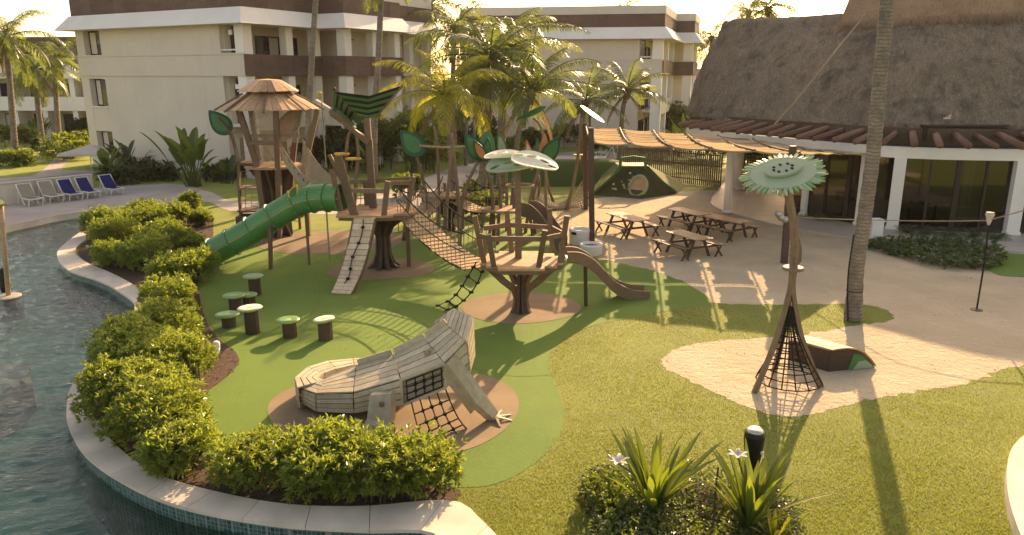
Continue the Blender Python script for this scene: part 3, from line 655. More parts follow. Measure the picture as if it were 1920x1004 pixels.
# fringe of straw along the eave
def straw(name, line, n, lmin, lmax, outk, mat, parent):
    V, F = [], []; rg = np.random.default_rng(3)
    for i in range(n):
        u = rg.random() * (len(line) - 1.001); k = int(u); p = line[k].lerp(line[k + 1], u - k); nv = nrm(line, k)
        d = Vector((nv.x * rg.normal(.5, .2), nv.y * rg.normal(.5, .2), -1)).normalized(); l = rg.uniform(lmin, lmax); w = rg.uniform(.01, .03)
        t_ = Vector((-nv.y, nv.x, 0)); p = p + nv * outk + Vector((0, 0, rg.uniform(-.02, .1))); b0 = len(V)
        V += [p - t_ * w, p + t_ * w, p + d * l]; F.append((b0, b0 + 1, b0 + 2))
    o = np_mesh(name, [tuple(v) for v in V], np.array(F), mat, parent=parent); tagset(o, kind='stuff'); return o
straw('eave_straw', rows[0], 3000, .10, .28, .0, M['thatch'], rest)
M['thatch_red'] = m_wood('thatch_red', (0.34, 0.215, 0.135), (0.16, 0.10, 0.065), (9, 9, 1), 0.95, 0.2, 0.6, 'World')
V_, F_ = [], []; rg_ = np.random.default_rng(8)
for k in range(11000):
    j = rg_.random() * (NR - .01); i = rg_.random() * (len(low) - 1.01); j0, i0 = int(j), int(i); fj, fi = j - j0, i - i0
    p = rows[j0][i0].lerp(rows[j0][i0 + 1], fi).lerp(rows[j0 + 1][i0].lerp(rows[j0 + 1][i0 + 1], fi), fj); dn = (rows[j0][i0] - rows[j0 + 1][i0]).normalized(); tg = (rows[j0][i0 + 1] - rows[j0][i0]).normalized(); nv = dn.cross(tg); nv = nv if nv.z > 0 else -nv
    d = (dn + tg * rg_.normal(0, .18) + nv * rg_.uniform(.02, .22)).normalized(); l = rg_.uniform(.18, .6); w = rg_.uniform(.012, .03); b0 = len(V_)
    p = p + nv * .01; V_ += [tuple(p - tg * w), tuple(p + tg * w), tuple(p + d * l)]; F_.append((b0, b0 + 1, b0 + 2))
tagset(np_mesh('roof_straw', V_, np.array(F_), M['thatch'], parent=rest), kind='stuff')
capl = upp[34:]
prof = [(.95, -.75), (.75, .0), (.35, .75), (-.2, 1.0), (-.8, .6), (-1.1, -.4)]
m = MB(); m.grid([[p + nrm(capl, i) * a + Vector((0, 0, b_ + .06 * mn.noise(Vector((i * .8, k, 0))))) for i, p in enumerate(capl)] for k, (a, b_) in enumerate(prof)]); m.build('ridge_cap', M['thatch_red'], rest)
straw('ridge_straw', [p + nrm(capl, i) * .97 + Vector((0, 0, -.6)) for i, p in enumerate(capl)], 3500, .25, .65, .02, M['thatch_red'], rest)
# rope from ridge to eave, small bird-proof fitting
rp = [at(1624, 26, 39.4), at(1560, 105, 37.6), at(1500, 180, 36.6), at(1452, 234, 36.2)]
MB().tube(cat_rom(rp, 6), .05, 6).build('roof_rope', M['rope'], rest)
m = MB(); q = at(1776, 222, 32.3); m.box((q.x, q.y, q.z), (.3, .1, .07), .2); m.tube([q, q + Vector((.12, -.05, .14))], .035, 8); m.build('roof_floodlight', M['canvas'], rest)
# dark drainage box under the eave on the far right part
a, c = at(1728, 248, 32.2), at(1884, 250, 31.7); m = MB(); m.bar(a + Vector((0, 0, -.05)), c + Vector((0, 0, -.05)), .3, .6); m.build('eave_box', M['frame_dark'], rest)
a2, c2 = at(1728, 236, 32.15), at(1886, 236, 31.6); m = MB(); m.bar(a2, c2, .5, .07); m.build('eave_box_lid', M['frame_dark'], rest)

# dining tables, chairs and curtains behind the glass
for k, (u, dd) in enumerate([(10.5, 1.5), (12.4, 2.6), (14.3, 1.5), (16.2, 2.8), (18.0, 1.6), (20.0, 3.0)]):
    p, n1 = gat(u); p = p - n1 * dd; lab = 'dining table seen through the restaurant glass, ' + ['nearest the flower head', 'beside the palm trunk', 'behind the double white column', 'between double column and torch', 'nearest the torch head', 'nearest the far white column'][k]
    t = thing('dining_table', lab, 'table', (p.x, p.y, .1), 'dining tables inside the restaurant')
    m = MB(); m.lathe([(.55, .72), (.55, .77)], (p.x, p.y, .1), 18); m.build('tabletop', M['canvas'] if k % 3 else M['table_tan'], t); m = MB(); m.lathe([(.3, 0), (.06, .06), (.05, .72)], (p.x, p.y, .1), 10); m.build('leg', M['frame_dark'], t)
for u in (9.2, 12.6, 16.2, 20.4):
    p, n1 = gat(u); tg = Vector((-n1.y, n1.x, 0)); m = MB(); rows = []
    for z in (.12, 3.05): rows.append([p - n1 * (.18 + .06 * math.sin(i * 1.9)) + tg * (i * .05) + Vector((0, 0, z)) for i in range(9)])
    m.grid(rows); m.build('curtain', M['canvas'], rest, True)
# ------------------------------------------------------------------ thin warm evening haze over the whole resort
hm_ = bpy.data.materials.new('haze'); hm_.use_nodes = True; t_ = hm_.node_tree; t_.nodes.clear()
pv = t_.nodes.new('ShaderNodeVolumePrincipled'); pv.inputs['Color'].default_value = (1.0, 0.92, 0.78, 1); pv.inputs['Density'].default_value = 0.00016; pv.inputs['Anisotropy'].default_value = 0.3
ho = t_.nodes.new('ShaderNodeOutputMaterial'); t_.links.new(pv.outputs[0], ho.inputs['Volume'])
hz = MB(); hz.box((-50, 430, 10.0), (930, 960, 25)); hz.build('haze', hm_, kind='stuff')
rnd = random.Random(11)
def leaf_outline(n=14, w=.5, point=1.0):      # unit leaf along +y from (0,0) to (0,1)
    L_, R_ = [], []
    for i in range(n + 1):
        t_ = i / n; h = w * (math.sin(math.pi * t_ ** .8) ** .8) * (1 - .25 * t_ * point) if 0 < t_ < 1 else 0.0
        R_.append((h, t_)); L_.append((-h, t_))
    return R_ + L_[::-1][1:-1]
def leaf_panel(parent, base, tip, side, w, rim_m, pan_m, th=.04, inset=.72, fold=0.0, rimname='leaf_rim', panname='leaf_panel'):
    """moulded leaf board: a rim and a paler inlay standing slightly proud on both faces"""
    base, tip = Vector(base), Vector(tip); y = tip - base; Ln = y.length; y.normalize(); x = Vector(side); x = (x - y * x.dot(y)).normalized(); n = x.cross(y)
    ol = leaf_outline(14, w); cx, cy = 0, .52
    pt = lambda a, b: base + x * (a * Ln) + y * (b * Ln) + n * (fold * abs(a) * Ln)
    m = MB(); m.prism([pt(a, b) - n * th / 2 for a, b in ol], n * th); r = m.build(rimname, rim_m, parent)
    m = MB(); m.prism([pt((a - cx) * inset + cx, (b - cy) * inset + cy) - n * (th / 2 + .008) for a, b in ol], n * (th + .016)); m.build(panname, pan_m, r if False else parent)
def mesh_net(P, step_u, step_v, r=.006):
    """strings over the bilinear patch P[0..3] (corner order round the patch)"""
    a, b, c, d = map(Vector, P); m = MB()
    nu = max(2, round(((b - a).length + (c - d).length) / 2 / step_u)); nv = max(2, round(((d - a).length + (c - b).length) / 2 / step_v))
    for i in range(nu + 1): m.bar(a.lerp(b, i / nu), d.lerp(c, i / nu), r)
    for j in range(nv + 1): m.bar(a.lerp(d, j / nv), b.lerp(c, j / nv), r)
    return m
def grid_net(P, r, parent, name, mat, knots=None):
    m = MB()
    for row in P: m.tube(row, r, 5, False)
    for j in range(len(P[0])): m.tube([row[j] for row in P], r, 5, False)
    o = m.build(name, mat, parent)
    if knots:
        for row in P[1:-1]:
            for p in row[1:-1]: k = MB(); k.box(p, (knots, knots, knots), rnd.random()); k.build('knot', M['rope_dark'], parent)
    return o
def beam_thing(m, p, q, w, d): m.bar(p, q, w, d)
# ================================================================== lookout tower
YT = 30.6
tc = at(514, 300, YT); tx = tc.x
T = thing('lookout_tower', 'tall wooden lookout tower with two-tier conical plank roof and netted sides', 'play tower', (tx, YT, 0))
def zt(py, Y=YT): return at(514, py, Y).z
z_e, z_l, z_u, z_t = zt(203), zt(167), zt(171), zt(151)
def cone(z0, r0, z1, r1, n, name, wob=.01):
    for k in range(n):
        a0, a1 = 2 * math.pi * (k + .03) / n, 2 * math.pi * (k + .97) / n; m = MB(); dr = rnd.uniform(-.02, .03); dz = rnd.uniform(-wob, wob)
        # hexagonal-ish eave: facets of several boards
        def rad(r, a): s6 = math.pi / 4; f = (a + .2) % s6 - s6 / 2; return r * math.cos(s6 / 2) / math.cos(f)
        pt = lambda r, a, z: (tx + rad(r, a) * math.cos(a), YT + rad(r, a) * math.sin(a), z + dz)
        m.hexa([pt(r0 + dr, a0, z0 - .03), pt(r0 + dr, a1, z0 - .03), pt(r1, a1, z1 - .03), pt(r1, a0, z1 - .03), pt(r0 + dr, a0, z0), pt(r0 + dr, a1, z0), pt(r1, a1, z1), pt(r1, a0, z1)])
        m.build(name, M['roof_wood'], T)
z_l = zt(174); z_u = zt(170.5)
cone(z_e, 2.06, z_l, .84, 36, 'roof_board'); cone(z_u, 1.24, z_t, .55, 24, 'roof_board')
m = MB(); m.lathe([(.55, 0), (.5, .06), (.0, .1)], (tx, YT, z_t - .04), 8); m.build('roof_cap', M['roof_wood'], T)
m = MB(); m.lathe([(.9, z_l - .06), (.9, z_u + .04)], (tx, YT, 0), 8); m.build('roof_collar', M['wood_dark'], T)
for k in range(8):
    a = k * math.pi / 4 + .19; m = MB(); m.bar((tx + 1.0 * math.cos(a), YT + 1.0 * math.sin(a), z_l - .03), (tx + 2.12 * math.cos(a), YT + 2.12 * math.sin(a), z_e - .07), .08, .07); m.build('rafter', M['wood'], T)
zd = zt(309)          # deck
m = MB(); m.lathe([(1.15, -.09), (1.15, 0)], (tx - .05, YT, zd), 14); m.build('deck', M['wood_deck'], T)
for (a, b, c, Yo, w) in [((447, 205), (482, 309), (497, 400), -.75, .22), ((517, 204), (522, 330), (523, 425), -1.0, .2), ((596, 205), (570, 318), (566, 455), -.3, .2), ((470, 203), (488, 309), (500, 420), .8, .2), ((560, 203), (548, 309), (540, 430), .8, .2)]:
    p, q, r_ = at(*a, YT + Yo * 1.35), at(*b, YT + Yo * .9), at(*c, YT + Yo * .7); r_.z = 0
    if a[0] == 596: r_ = Vector((q.x, q.y, 0.0))
    m = MB(); m.bar(q - (p - q) * .0, p, w * 1.1, w * .8, (0, 1, 0), w * .95); m.bar(r_, q, w * .8, w, (0, 1, 0), w * 1.1); m.build('post', M['wood'], T)
for k in range(3):      # trunk fins under the deck
    a = R(-150 + k * 60); d = Vector((math.cos(a), math.sin(a), 0)); o0 = Vector((tx - .05, YT, 0)); pr = Vector((-d.y, d.x, 0)) * .09
    prof = [(.15, 0), (.75, 0), (.5, .5), (.42, 1.3), (.55, 2.1), (1.0, zd - .1), (.15, zd - .1)]
    m = MB(); m.prism([o0 + d * a_ + Vector((0, 0, b_)) - pr / 2 for a_, b_ in prof], pr); m.build('trunk_fin', M['wood_dark'], T)
m = MB(); m.lathe([(.42, 0), (.36, 1.2), (.5, zd - .1)], (tx + .1, YT + .1, 0), 8); m.build('trunk', M['wood_dark'], T)
# rails and netted panels
fl_, fr_ = at(462, 268, YT - .85), at(522, 268, YT - 1.0)
m = MB(); m.bar(fl_, fr_, .07, .17); m.build('rail', M['wood'], T)
m = MB(); m.bar(at(470, 255, YT + .8), at(562, 255, YT + .8), .07, .12); m.build('rail', M['wood'], T)
for P in [[at(450, 206, YT - .95), at(515, 206, YT - 1.25), at(521, 305, YT - .9), at(484, 305, YT - .7)], [at(522, 206, YT - 1.25), at(590, 206, YT - .4), at(567, 268, YT - .35), at(524, 266, YT - 1.0)],
          [at(472, 206, YT + .9), at(558, 206, YT + .9), at(548, 305, YT + .75), at(488, 305, YT + .75)]]:
    o = mesh_net(P, .05, .05, .0095).build('safety_net', M['net'], T); o['kind'] = 'stuff'
leaf_panel(T, at(524, 262, YT + 1.0), at(566, 196, YT + 1.0), (1, 0, .3), .27, M['green_mid'], M['orange'], rimname='back_leaf_rim', panname='back_leaf_panel')
# climbing cage on the tower's side
st = cat_rom([at(409, 222, YT - .3), at(432, 250, YT - .3), at(446, 300, YT - .2), at(449, 360, YT - .2), at(452, 412, YT - .2)], 6); st[-1].z = 0
m = MB()
for a, b in zip(st, st[1:]): m.bar(a, b, .10, .15, (0, 1, 0))
m.build('cage_post', M['wood'], T)
p = at(484, 330, YT - .5); m = MB(); m.bar((p.x + .1, p.y, 0), at(486, 310, YT - .5), .12, .12); m.build('cage_post', M['wood'], T)
for py, hw in ((306, .1), (353, .1), (396, .08)):
    a, b = at(444, py, YT - .3), at(484, py, YT - .5); m = MB(); m.hexa([a + Vector((0, 0, -.06)), b + Vector((0, 0, -.06)), b + Vector((0, .9, -.06)), a + Vector((0, .9, -.06)), a, b, b + Vector((0, .9, 0)), a + Vector((0, .9, 0))]); m.build('cage_shelf', M['wood'], T)
a, b = at(432, 249, YT - .3), at(462, 246, YT - .5); m = MB(); m.bar(a, b, .08, .12); m.build('rail', M['wood'], T)
o = mesh_net([at(434, 250, YT - .3), at(463, 250, YT - .5), at(482, 302, YT - .5), at(446, 302, YT - .3)], .05, .05, .008).build('safety_net', M['net'], T); o['kind'] = 'stuff'
for (y0, y1) in ((308, 350), (356, 394)):
    mesh_net([at(448, y0, YT - .3), at(484, y0, YT - .5), at(484, y1, YT - .5), at(449, y1, YT - .3)], .28, .28, .02).build('climbing_rope', M['rope'], T)
leaf_panel(T, at(432, 252, YT - .3), at(391, 207, YT - .3), (.5, .3, .8), .36, M['green_dark'], M['green_mid'], rimname='side_leaf_rim', panname='side_leaf_panel')
m = MB(); m.box((at(455, 445, 30).x + .3, 30.2, .45), (.9, .8, .9)); m.build('base_box', M['wood_dark'], T)
for px in (540, 563):
    p = G(px, 430); m = MB(); m.bar(p, p + Vector((0, 0, 1.9)), .1, .1); m.build('base_post', M['wood'], T)
a, b = G(540, 430), G(563, 438)
for z in (.5, 1.0): MB().tube([Vector((a.x - 1.5, a.y, z)), Vector((a.x, a.y, z - .04)), Vector((b.x, b.y, z))], .018, 5).build('base_rope', M['rope'], T)
# ================================================================== net bridge between the tower and the treehouse
NB = thing('net_bridge', 'sagging netted rope crossing from the conical lookout tower down to the treehouse', 'net bridge', at(585, 330, 28.5))
n_u = 22; rows = []
A0, A1, B0, B1 = at(524, 268, YT - 1.0), at(568, 264, YT - .3), at(622, 345, 26.2), at(655, 330, 26.9)
for k, (s_, drop) in enumerate([(0, 0), (.06, .45), (.15, .85), (.3, 1.05), (.5, 1.1), (.7, 1.05), (.85, .85), (.94, .45), (1, 0)]):
    row = []
    for i in range(n_u + 1):
        t_ = i / n_u; p = A0.lerp(A1, s_).lerp(B0.lerp(B1, s_), t_); p.z -= drop * (1 - .35 * t_) + .55 * math.sin(math.pi * t_) * (1 - .15 * drop); row.append(p)
    rows.append(row)
fine = []
for i in range(len(rows) - 1):
    for j in range(4): fine.append([a.lerp(b, j / 4) for a, b in zip(rows[i], rows[i + 1])])
fine.append(rows[-1])
m = MB()
for row in fine: m.tube(row, .008, 4, False)
for j in range(0, n_u * 4 + 1):
    m.tube([r_[j // 4].lerp(r_[min(j // 4 + 1, n_u)], (j % 4) / 4) for r_ in rows], .008, 4, False)
o = m.build('net', M['net'], NB); o['kind'] = 'stuff'
for row in (rows[0], rows[-1]): MB().tube(row, .025, 6).build('top_rope', M['rope'], NB)
br = [p + Vector((.15, -.1, -.25)) for p in rows[0]]; MB().tube(br, .018, 5).build('bead_rope', M['rope_dark'], NB)
for p in br[1::2]: m = MB(); m.lathe([(.02, -.06), (.05, -.03), (.05, .03), (.02, .06)], p, 8); m.build('bead', M['rope_dark'], NB, True)
# ================================================================== treehouse
YH = 25.2
H = thing('treehouse', 'middle wooden treehouse platform on a finned trunk with striped leaf canopy and ramp', 'treehouse', (at(715, 500, YH).x, YH, 0))
hx, zd2 = H.location.x, at(715, 404, YH - 1.0).z
deckp = [at(x, y, 0.1) for x, y in []]
dk = [(-1.22, -.95), (-.2, -1.12), (1.05, -.85), (1.3, -.2), (1.15, .9), (.2, 1.25), (-.9, 1.1), (-1.4, .3)]
for k in range(7):      # deck boards, clipped to the outline row by row
    y0, y1 = -1.1 + k * .335, -1.1 + (k + 1) * .335 - .012; ym = (y0 + y1) / 2
    xs = []
    for (x1, ya), (x2, yb) in zip(dk, dk[1:] + dk[:1]):
        if (ya > ym) != (yb > ym): xs.append(x1 + (x2 - x1) * (ym - ya) / (yb - ya))
    if len(xs) >= 2: m = MB(); m.box((hx + (min(xs) + max(xs)) / 2, YH + ym, zd2 - .035), (max(xs) - min(xs), y1 - y0, .07)); m.build('deck_board', M['wood_deck'], H)
m = MB(); m.prism([(hx + a * .97, YH + b * .97, zd2 - .2) for a, b in dk], (0, 0, .125)); m.build('deck_frame', M['wood'], H)
def fin(parent, c, ang, prof, th, mat, name='trunk_fin'):
    d = Vector((math.cos(ang), math.sin(ang), 0)); pr = Vector((-d.y, d.x, 0)) * th; c = Vector(c)
    m = MB(); m.prism([c + d * a + Vector((0, 0, b)) - pr / 2 for a, b in prof], pr); return m.build(name, mat, parent)
pf = [(.06, 0), (.62, 0), (.40, .16), (.27, .5), (.24, 1.1), (.42, 1.45), (.95, zd2 - .2), (.06, zd2 - .2)]
for k, a in enumerate((-100, -62, -20, 30, 90, 150, 205)): fin(H, (hx + .1, YH, 0), R(a), pf, .13, M['wood_dark'])
m = MB(); p = G(767, 500); m.bar(p, (p.x, p.y, zd2 - .05), .13, .15); m.build('post', M['wood'], H); p2_ = p
# rail posts: tilted outwards
def tilt_post(parent, px0, py0, px1, py1, Y0, Y1, w=.13, d=.1, mat='wood', name='rail_post', w2=None):
    m = MB(); m.bar(at(px0, py0, Y0), at(px1, py1, Y1), w, d, (0, 1, 0), w2 or w); return m.build(name, M[mat], parent)
tilt_post(H, 665, 405, 633, 293, 24.3, 24.1, .26, .12, 'wood'); tilt_post(H, 652, 360, 618, 291, 25.2, 25.0, .12, .1)
tilt_post(H, 720, 405, 727, 340, 24.2, 24.1, .17, .12); tilt_post(H, 762, 402, 777, 332, 24.9, 24.8, .13, .1)
tilt_post(H, 690, 395, 686, 340, 26.2, 26.2, .2, .14)
tilt_post(H, 640, 402, 622, 318, 25.0, 24.9, .16, .1)
def rail(parent, a, b, w=.06, h=.14, mat='wood_post', name='rail'): m = MB(); m.bar(a, b, w, h); return m.build(name, M[mat], parent)
rail(H, at(650, 357, 24.2), at(722, 359, 24.15)); rail(H, at(724, 344, 24.2), at(770, 343, 24.85)); rail(H, at(648, 341, 26.2), at(690, 341, 26.2)); rail(H, at(690, 340, 26.2), at(770, 336, 25.8))
# big Y posts carrying the leaf canopy
tilt_post(H, 702, 395, 688, 222, 25.6, 25.6, .2, .16, 'wood', 'canopy_post'); tilt_post(H, 690, 268, 618, 208, 25.5, 25.0, .17, .14, 'wood', 'canopy_post', .12)
tilt_post(H, 688, 262, 620, 214, 25.62, 25.15, .14, .1, 'wood', 'canopy_post', .1)
pm = MB(); pm.bar(Vector((at(692, 265, 25.6).x, 25.6, 0)) * 0 + at(700, 400, 25.6), at(692, 262, 25.6), .22, .17, (0, 1, 0)); pm.build('canopy_post', M['wood'], H)
# striped folding leaf canopy: two wings of alternating boards meeting at a keel
def wing(tl, tr, bl, br_, n, name):
    for k in range(n):
        a, b = (k + .04) / n, (k + .96) / n; m = MB(); m.slab(bl.lerp(tl, a), br_.lerp(tr, a), br_.lerp(tr, b), bl.lerp(tl, b), .025)
        m.build(name, M['green_mid'] if k % 2 == 0 else M['rope_dark'], H)
keel_t, keel_b = at(692, 180, 24.9), at(690, 222, 25.5)
wing(at(755, 160, 24.3), keel_t, at(706, 219, 25.3), keel_b, 8, 'canopy_slat'); wing(keel_t, at(629, 172, 24.6), keel_b, at(672, 217, 25.3), 8, 'canopy_slat')
wing(at(627, 170, 24.6), at(624, 202, 25.8), at(669, 216, 25.4), at(660, 226, 26.2), 9, 'canopy_slat')
m = MB(); m.slab(at(640, 205, 26.2), at(668, 232, 26.4), at(688, 223, 25.6), at(672, 212, 25.4), .03); m.build('canopy_leaf', M['green_mid'], H)
for ea, eb in ((at(755, 160, 24.28), at(705, 220, 25.3)), (at(627, 170, 24.58), at(670, 216, 25.4))): m = MB(); m.bar(ea, eb, .05, .05); m.build('canopy_edge', M['wood'], H)
leaf_panel(H, at(622, 205, 25.4), at(668, 240, 26.2), (.3, 1, .1), .25, M['green_mid'], M['green_pale'], rimname='low_leaf_rim', panname='low_leaf_panel')
m = MB(); q = at(627, 167, 24.6); m.lathe([(.02, -.05), (.06, 0), (.02, .06)], q, 8); m.build('canopy_knob', M['wood_dark'], H, True)
m = MB(); m.tube([at(603, 192, 25.4), at(612, 316, 25.4)], .02, 6); m.build('hanging_pole', M['bamboo'], H)
m = MB(); m.bar(at(593, 188, 25.9), at(622, 206, 25.4), .1, .05); m.build('canopy_bar', M['canvas'], H)
m = MB(); q = at(600, 186, 25.6); m.lathe([(.05, 0), (.05, .16), (.09, .2), (.03, .24)], q, 8); m.build('bird_head', M['yellow'], H, True)
# hanging knot net beside the ramp
kn = [[at(648 + j * 9.5, 344 + i * 14, 26.4 + 0 * j) for j in range(5)] for i in range(5)]
grid_net(kn, .014, H, 'rope_net', M['rope'])
# ramp: boards and knotted climbing rope
rt0, rt1 = at(663, 406, 24.2), at(704, 407, 24.1); rb0, rb1 = G(621, 552), G(657, 554)
nb = 15
def ramp_pt(a, b, t_): p = a.lerp(b, t_); p.z = lerp(a.z, 0.04, t_) - .38 * math.sin(math.pi * t_) * (.9 if t_ < 1 else 0) * (1 - .15 * t_) ; return p
for k in range(nb):
    t0, t1 = k / nb + .004, (k + 1) / nb - .004; m = MB(); m.slab(ramp_pt(rt0, rb0, t1), ramp_pt(rt1, rb1, t1), ramp_pt(rt1, rb1, t0), ramp_pt(rt0, rb0, t0), .045); m.build('ramp_board', M['wood_ramp'], H)
for a, b, nm in ((rt0, rb0, 'ramp_side'), (rt1, rb1, 'ramp_side')):
    pts = [ramp_pt(a, b, t_ / 10) + Vector((0, 0, -.09)) for t_ in range(11)]; m = MB()
    for u, v in zip(pts, pts[1:]): m.bar(u, v, .06, .12)
    m.build(nm, M['wood'], H)
rp = [ramp_pt(rt0.lerp(rt1, .48 + .08 * math.sin(k * .9)), rb0.lerp(rb1, .45 + .08 * math.sin(k * .9)), .04 + .8 * k / 10) + Vector((0, 0, .05)) for k in range(11)]
MB().tube(cat_rom(rp, 4), .016, 6).build('climbing_rope', M['rope_dark'], H)
for p in rp[1::2]: m = MB(); m.lathe([(.02, -.045), (.06, -.02), (.06, .03), (.02, .05)], p, 8); m.build('knot', M['rope_dark'], H, True)
# ================================================================== tube slide
TS = thing('tube_slide', 'green ringed tube slide curving down from the treehouse to the turf', 'slide', G(400, 490))
cl = cat_rom([at(640, 371, 25.2), at(600, 371, 25.45), at(560, 380, 25.55), at(505, 412, 25.5), at(455, 443, 25.45), at(402, 472, 25.4)], 8)
rs = .465; prev = 0
cuts = [0, 5, 11, 17, 23, 29, 35, len(cl) - 1]
for a, b in zip(cuts, cuts[1:]):
    m = MB(); m.tube([cl[i] for i in range(a, b + 1)], rs, 24, False); m.tube([cl[i] for i in range(a, b + 1)], rs - .03, 24, False); m.build('tube_section', M['green_plastic'], TS, True)
for i in cuts:
    d = (cl[min(i + 1, len(cl) - 1)] - cl[max(i - 1, 0)]).normalized(); m = MB(); m.tube([cl[i] - d * .035, cl[i] - d * .03, cl[i] + d * .03, cl[i] + d * .035], [rs, rs + .05, rs + .05, rs], 24, False); fl2 = m.build('flange', M['green_plastic'], TS)
    d_, x_, y_ = frame_of(d); bm_ = MB()
    for k in range(12): a_ = 2 * math.pi * k / 12; p = cl[i] + (x_ * math.cos(a_) + y_ * math.sin(a_)) * (rs + .05); bm_.box(p, (.03, .03, .03))
    bo = bm_.build('bolt', M['wood_tan'], fl2); bo['kind'] = 'stuff'
seam = [c + Vector((0, -.468, .03)) for c in cl]; MB().tube(seam, .016, 5).build('seam', M['wood_tan'], TS)
seam = [c + Vector((0, .3, .365)) for c in cl]; MB().tube(seam, .016, 5).build('seam', M['green_plastic'], TS)
e = cl[-1]; d = (cl[-1] - cl[-2]).normalized()
m = MB(); pts = [e, e + d * .25 + Vector((0, 0, -.0)), e + Vector((-.55, 0, -.28)), e + Vector((-.8, -.05, -.33))]
for i in range(len(pts) - 1): pass
U = []
for p in pts: U.append([p + Vector((0, rs * math.cos(a), rs * math.sin(a) * (1 if p is pts[0] else .8))) for a in [math.pi + math.pi * k / 10 for k in range(11)]])
m.grid(U); m.grid([[p + Vector((0, 0, .03)) for p in r_] for r_ in U]); m.build('exit_trough', M['wood_dark'], TS, True)
m = MB(); p = G(508, 505); m.bar(p, at(506, 425, p.y), .12, .12); m.build('support_post', M['wood'], TS)
q = at(573, 398, 25.5); m = MB(); m.tube([Vector((q.x, q.y, 0)), q], .05, 8); m.build('support_post', M['wood'], TS)
q = at(612, 395, 25.3); m = MB(); m.tube([Vector((q.x, q.y, 0)), q], .03, 8); m.build('support_post', M['bamboo'], TS)
leaf_panel(TS, at(545, 376, 25.2), at(556, 346, 25.2), (1, 0, 0), .3, M['yellow'], M['green_mid'], rimname='crest_rim', panname='crest_panel')
# ================================================================== plank suspension bridge treehouse -> nest
def plank_bridge(name, label, A, B, w, sag, n, rail_h, parent_z0=0, net_step=.13, mat='wood_tan'):
    A, B = Vector(A), Vector(B); t = thing(name, label, 'rope bridge', A.lerp(B, .5))
    d = (B - A); d.z = 0; d.normalize(); sd_ = Vector((-d.y, d.x, 0)) * (w / 2)
    def P(t_, s_, up=0): p = A.lerp(B, t_); p.z -= sag * 4 * t_ * (1 - t_); return p + sd_ * s_ + Vector((0, 0, up))
    for k in range(n):
        t0, t1 = (k + .17) / n, (k + .83) / n; m = MB(); j1, j2 = rnd.uniform(-.05, .05), rnd.uniform(-.05, .05)
        m.slab(P(t0, -1 + j1), P(t1, -1 + j1), P(t1, 1 + j2), P(t0, 1 + j2), .05); m.build('plank', M[mat], t)
    for s_ in (-1, 1):
        top = [P(i / 24, s_ * 1.08, rail_h + .12 * (1 - 4 * (i / 24) * (1 - i / 24))) for i in range(25)]; MB().tube(top, .024, 6).build('hand_rope', M['rope_dark'], t)
        mid = [P(i / 24, s_ * 1.05, rail_h * .55) for i in range(25)]; MB().tube(mid, .017, 5).build('mid_rope', M['rope_dark'], t)
        bot = [P(i / 24, s_ * 1.0, -.03) for i in range(25)]; MB().tube(bot, .022, 5).build('bottom_rope', M['rope_dark'], t)
        for k in range(n * 1 + 1):
            t_ = k / n; p, q = P(t_, s_, -.02), P(t_, s_ * 1.08, rail_h + .12 * (1 - 4 * t_ * (1 - t_))); MB().tube([p, q], .011, 4).build('drop_rope', M['rope'], t)
    return t
plank_bridge('suspension_bridge', 'plank suspension bridge with dark hand ropes sloping from treehouse to leaf-topped nest', at(771, 402, 25.0) + Vector((0, .1, -.02)), at(900, 505, 20.9) + Vector((-.0, .2, .0)), 1.0, .22, 17, .95)
# rope ladder net hanging below the nest's corner
RL = thing('rope_ladder', 'slack black rope ladder with round pads running from nest deck to turf', 'rope ladder', G(815, 582))
la, lb = [at(893, 492, 20.4), at(872, 528, 20.9), at(848, 560, 21.2)], [at(908, 500, 20.0), at(890, 540, 20.2), at(862, 570, 20.6)]
la.append(G(812, 578)); lb.append(G(832, 585)); la = cat_rom(la, 4); lb = cat_rom(lb, 4)
for r_ in (la, lb): MB().tube(r_, .02, 6).build('side_rope', M['rope_dark'], RL)
for i in range(1, len(la), 2):
    MB().tube([la[i], lb[i]], .018, 5).build('rung', M['rope_dark'], RL)
    for q in (la[i], lb[i]): m = MB(); m.lathe([(.02, -.03), (.07, -.02), (.07, .03), (.02, .04)], q, 8); m.build('pad', M['rope_dark'], RL)
# ================================================================== nest platform
YN = 20.1
nx = at(977, 500, YN).x; zn = at(977, 497, YN - .6).z
NP = thing('nest_platform', 'nearest wooden nest platform with tilted railing posts under three spotted leaf canopies', 'play platform', (nx, YN, 0))
nd = [(1.22 * math.cos(R(a)) * (1.02 if k % 2 else 1), 1.12 * math.sin(R(a))) for k, a in enumerate(range(22, 382, 45))]
for k in range(7):
    y0, y1 = -1.04 + k * .297, -1.04 + (k + 1) * .297 - .01; ym = (y0 + y1) / 2; xs = []
    for (x1, ya), (x2, yb) in zip(nd, nd[1:] + nd[:1]):
        if (ya > ym) != (yb > ym): xs.append(x1 + (x2 - x1) * (ym - ya) / (yb - ya))
    if len(xs) >= 2: m = MB(); m.box((nx + (min(xs) + max(xs)) / 2, YN + ym, zn - .03), (max(xs) - min(xs), y1 - y0, .06)); m.build('deck_board', M['wood_deck'], NP)
m = MB(); m.prism([(nx + a * .98, YN + b * .98, zn - .17) for a, b in nd], (0, 0, .105)); m.build('deck_frame', M['wood'], NP)
pf = [(.05, 0), (.32, 0), (.25, .14), (.2, .40), (.27, .62), (.6, .90), (1.05, zn - .17), (.76, zn - .17), (.47, 1.04), (.17, .80), (.05, .78)]
for a in (-158, -28, 62, 118): fin(NP, (nx, YN, 0), R(a), pf, .12, M['wood'])
pf2 = [(.04, 0), (.26, 0), (.2, .4), (.2, zn - .17), (.04, zn - .17)]
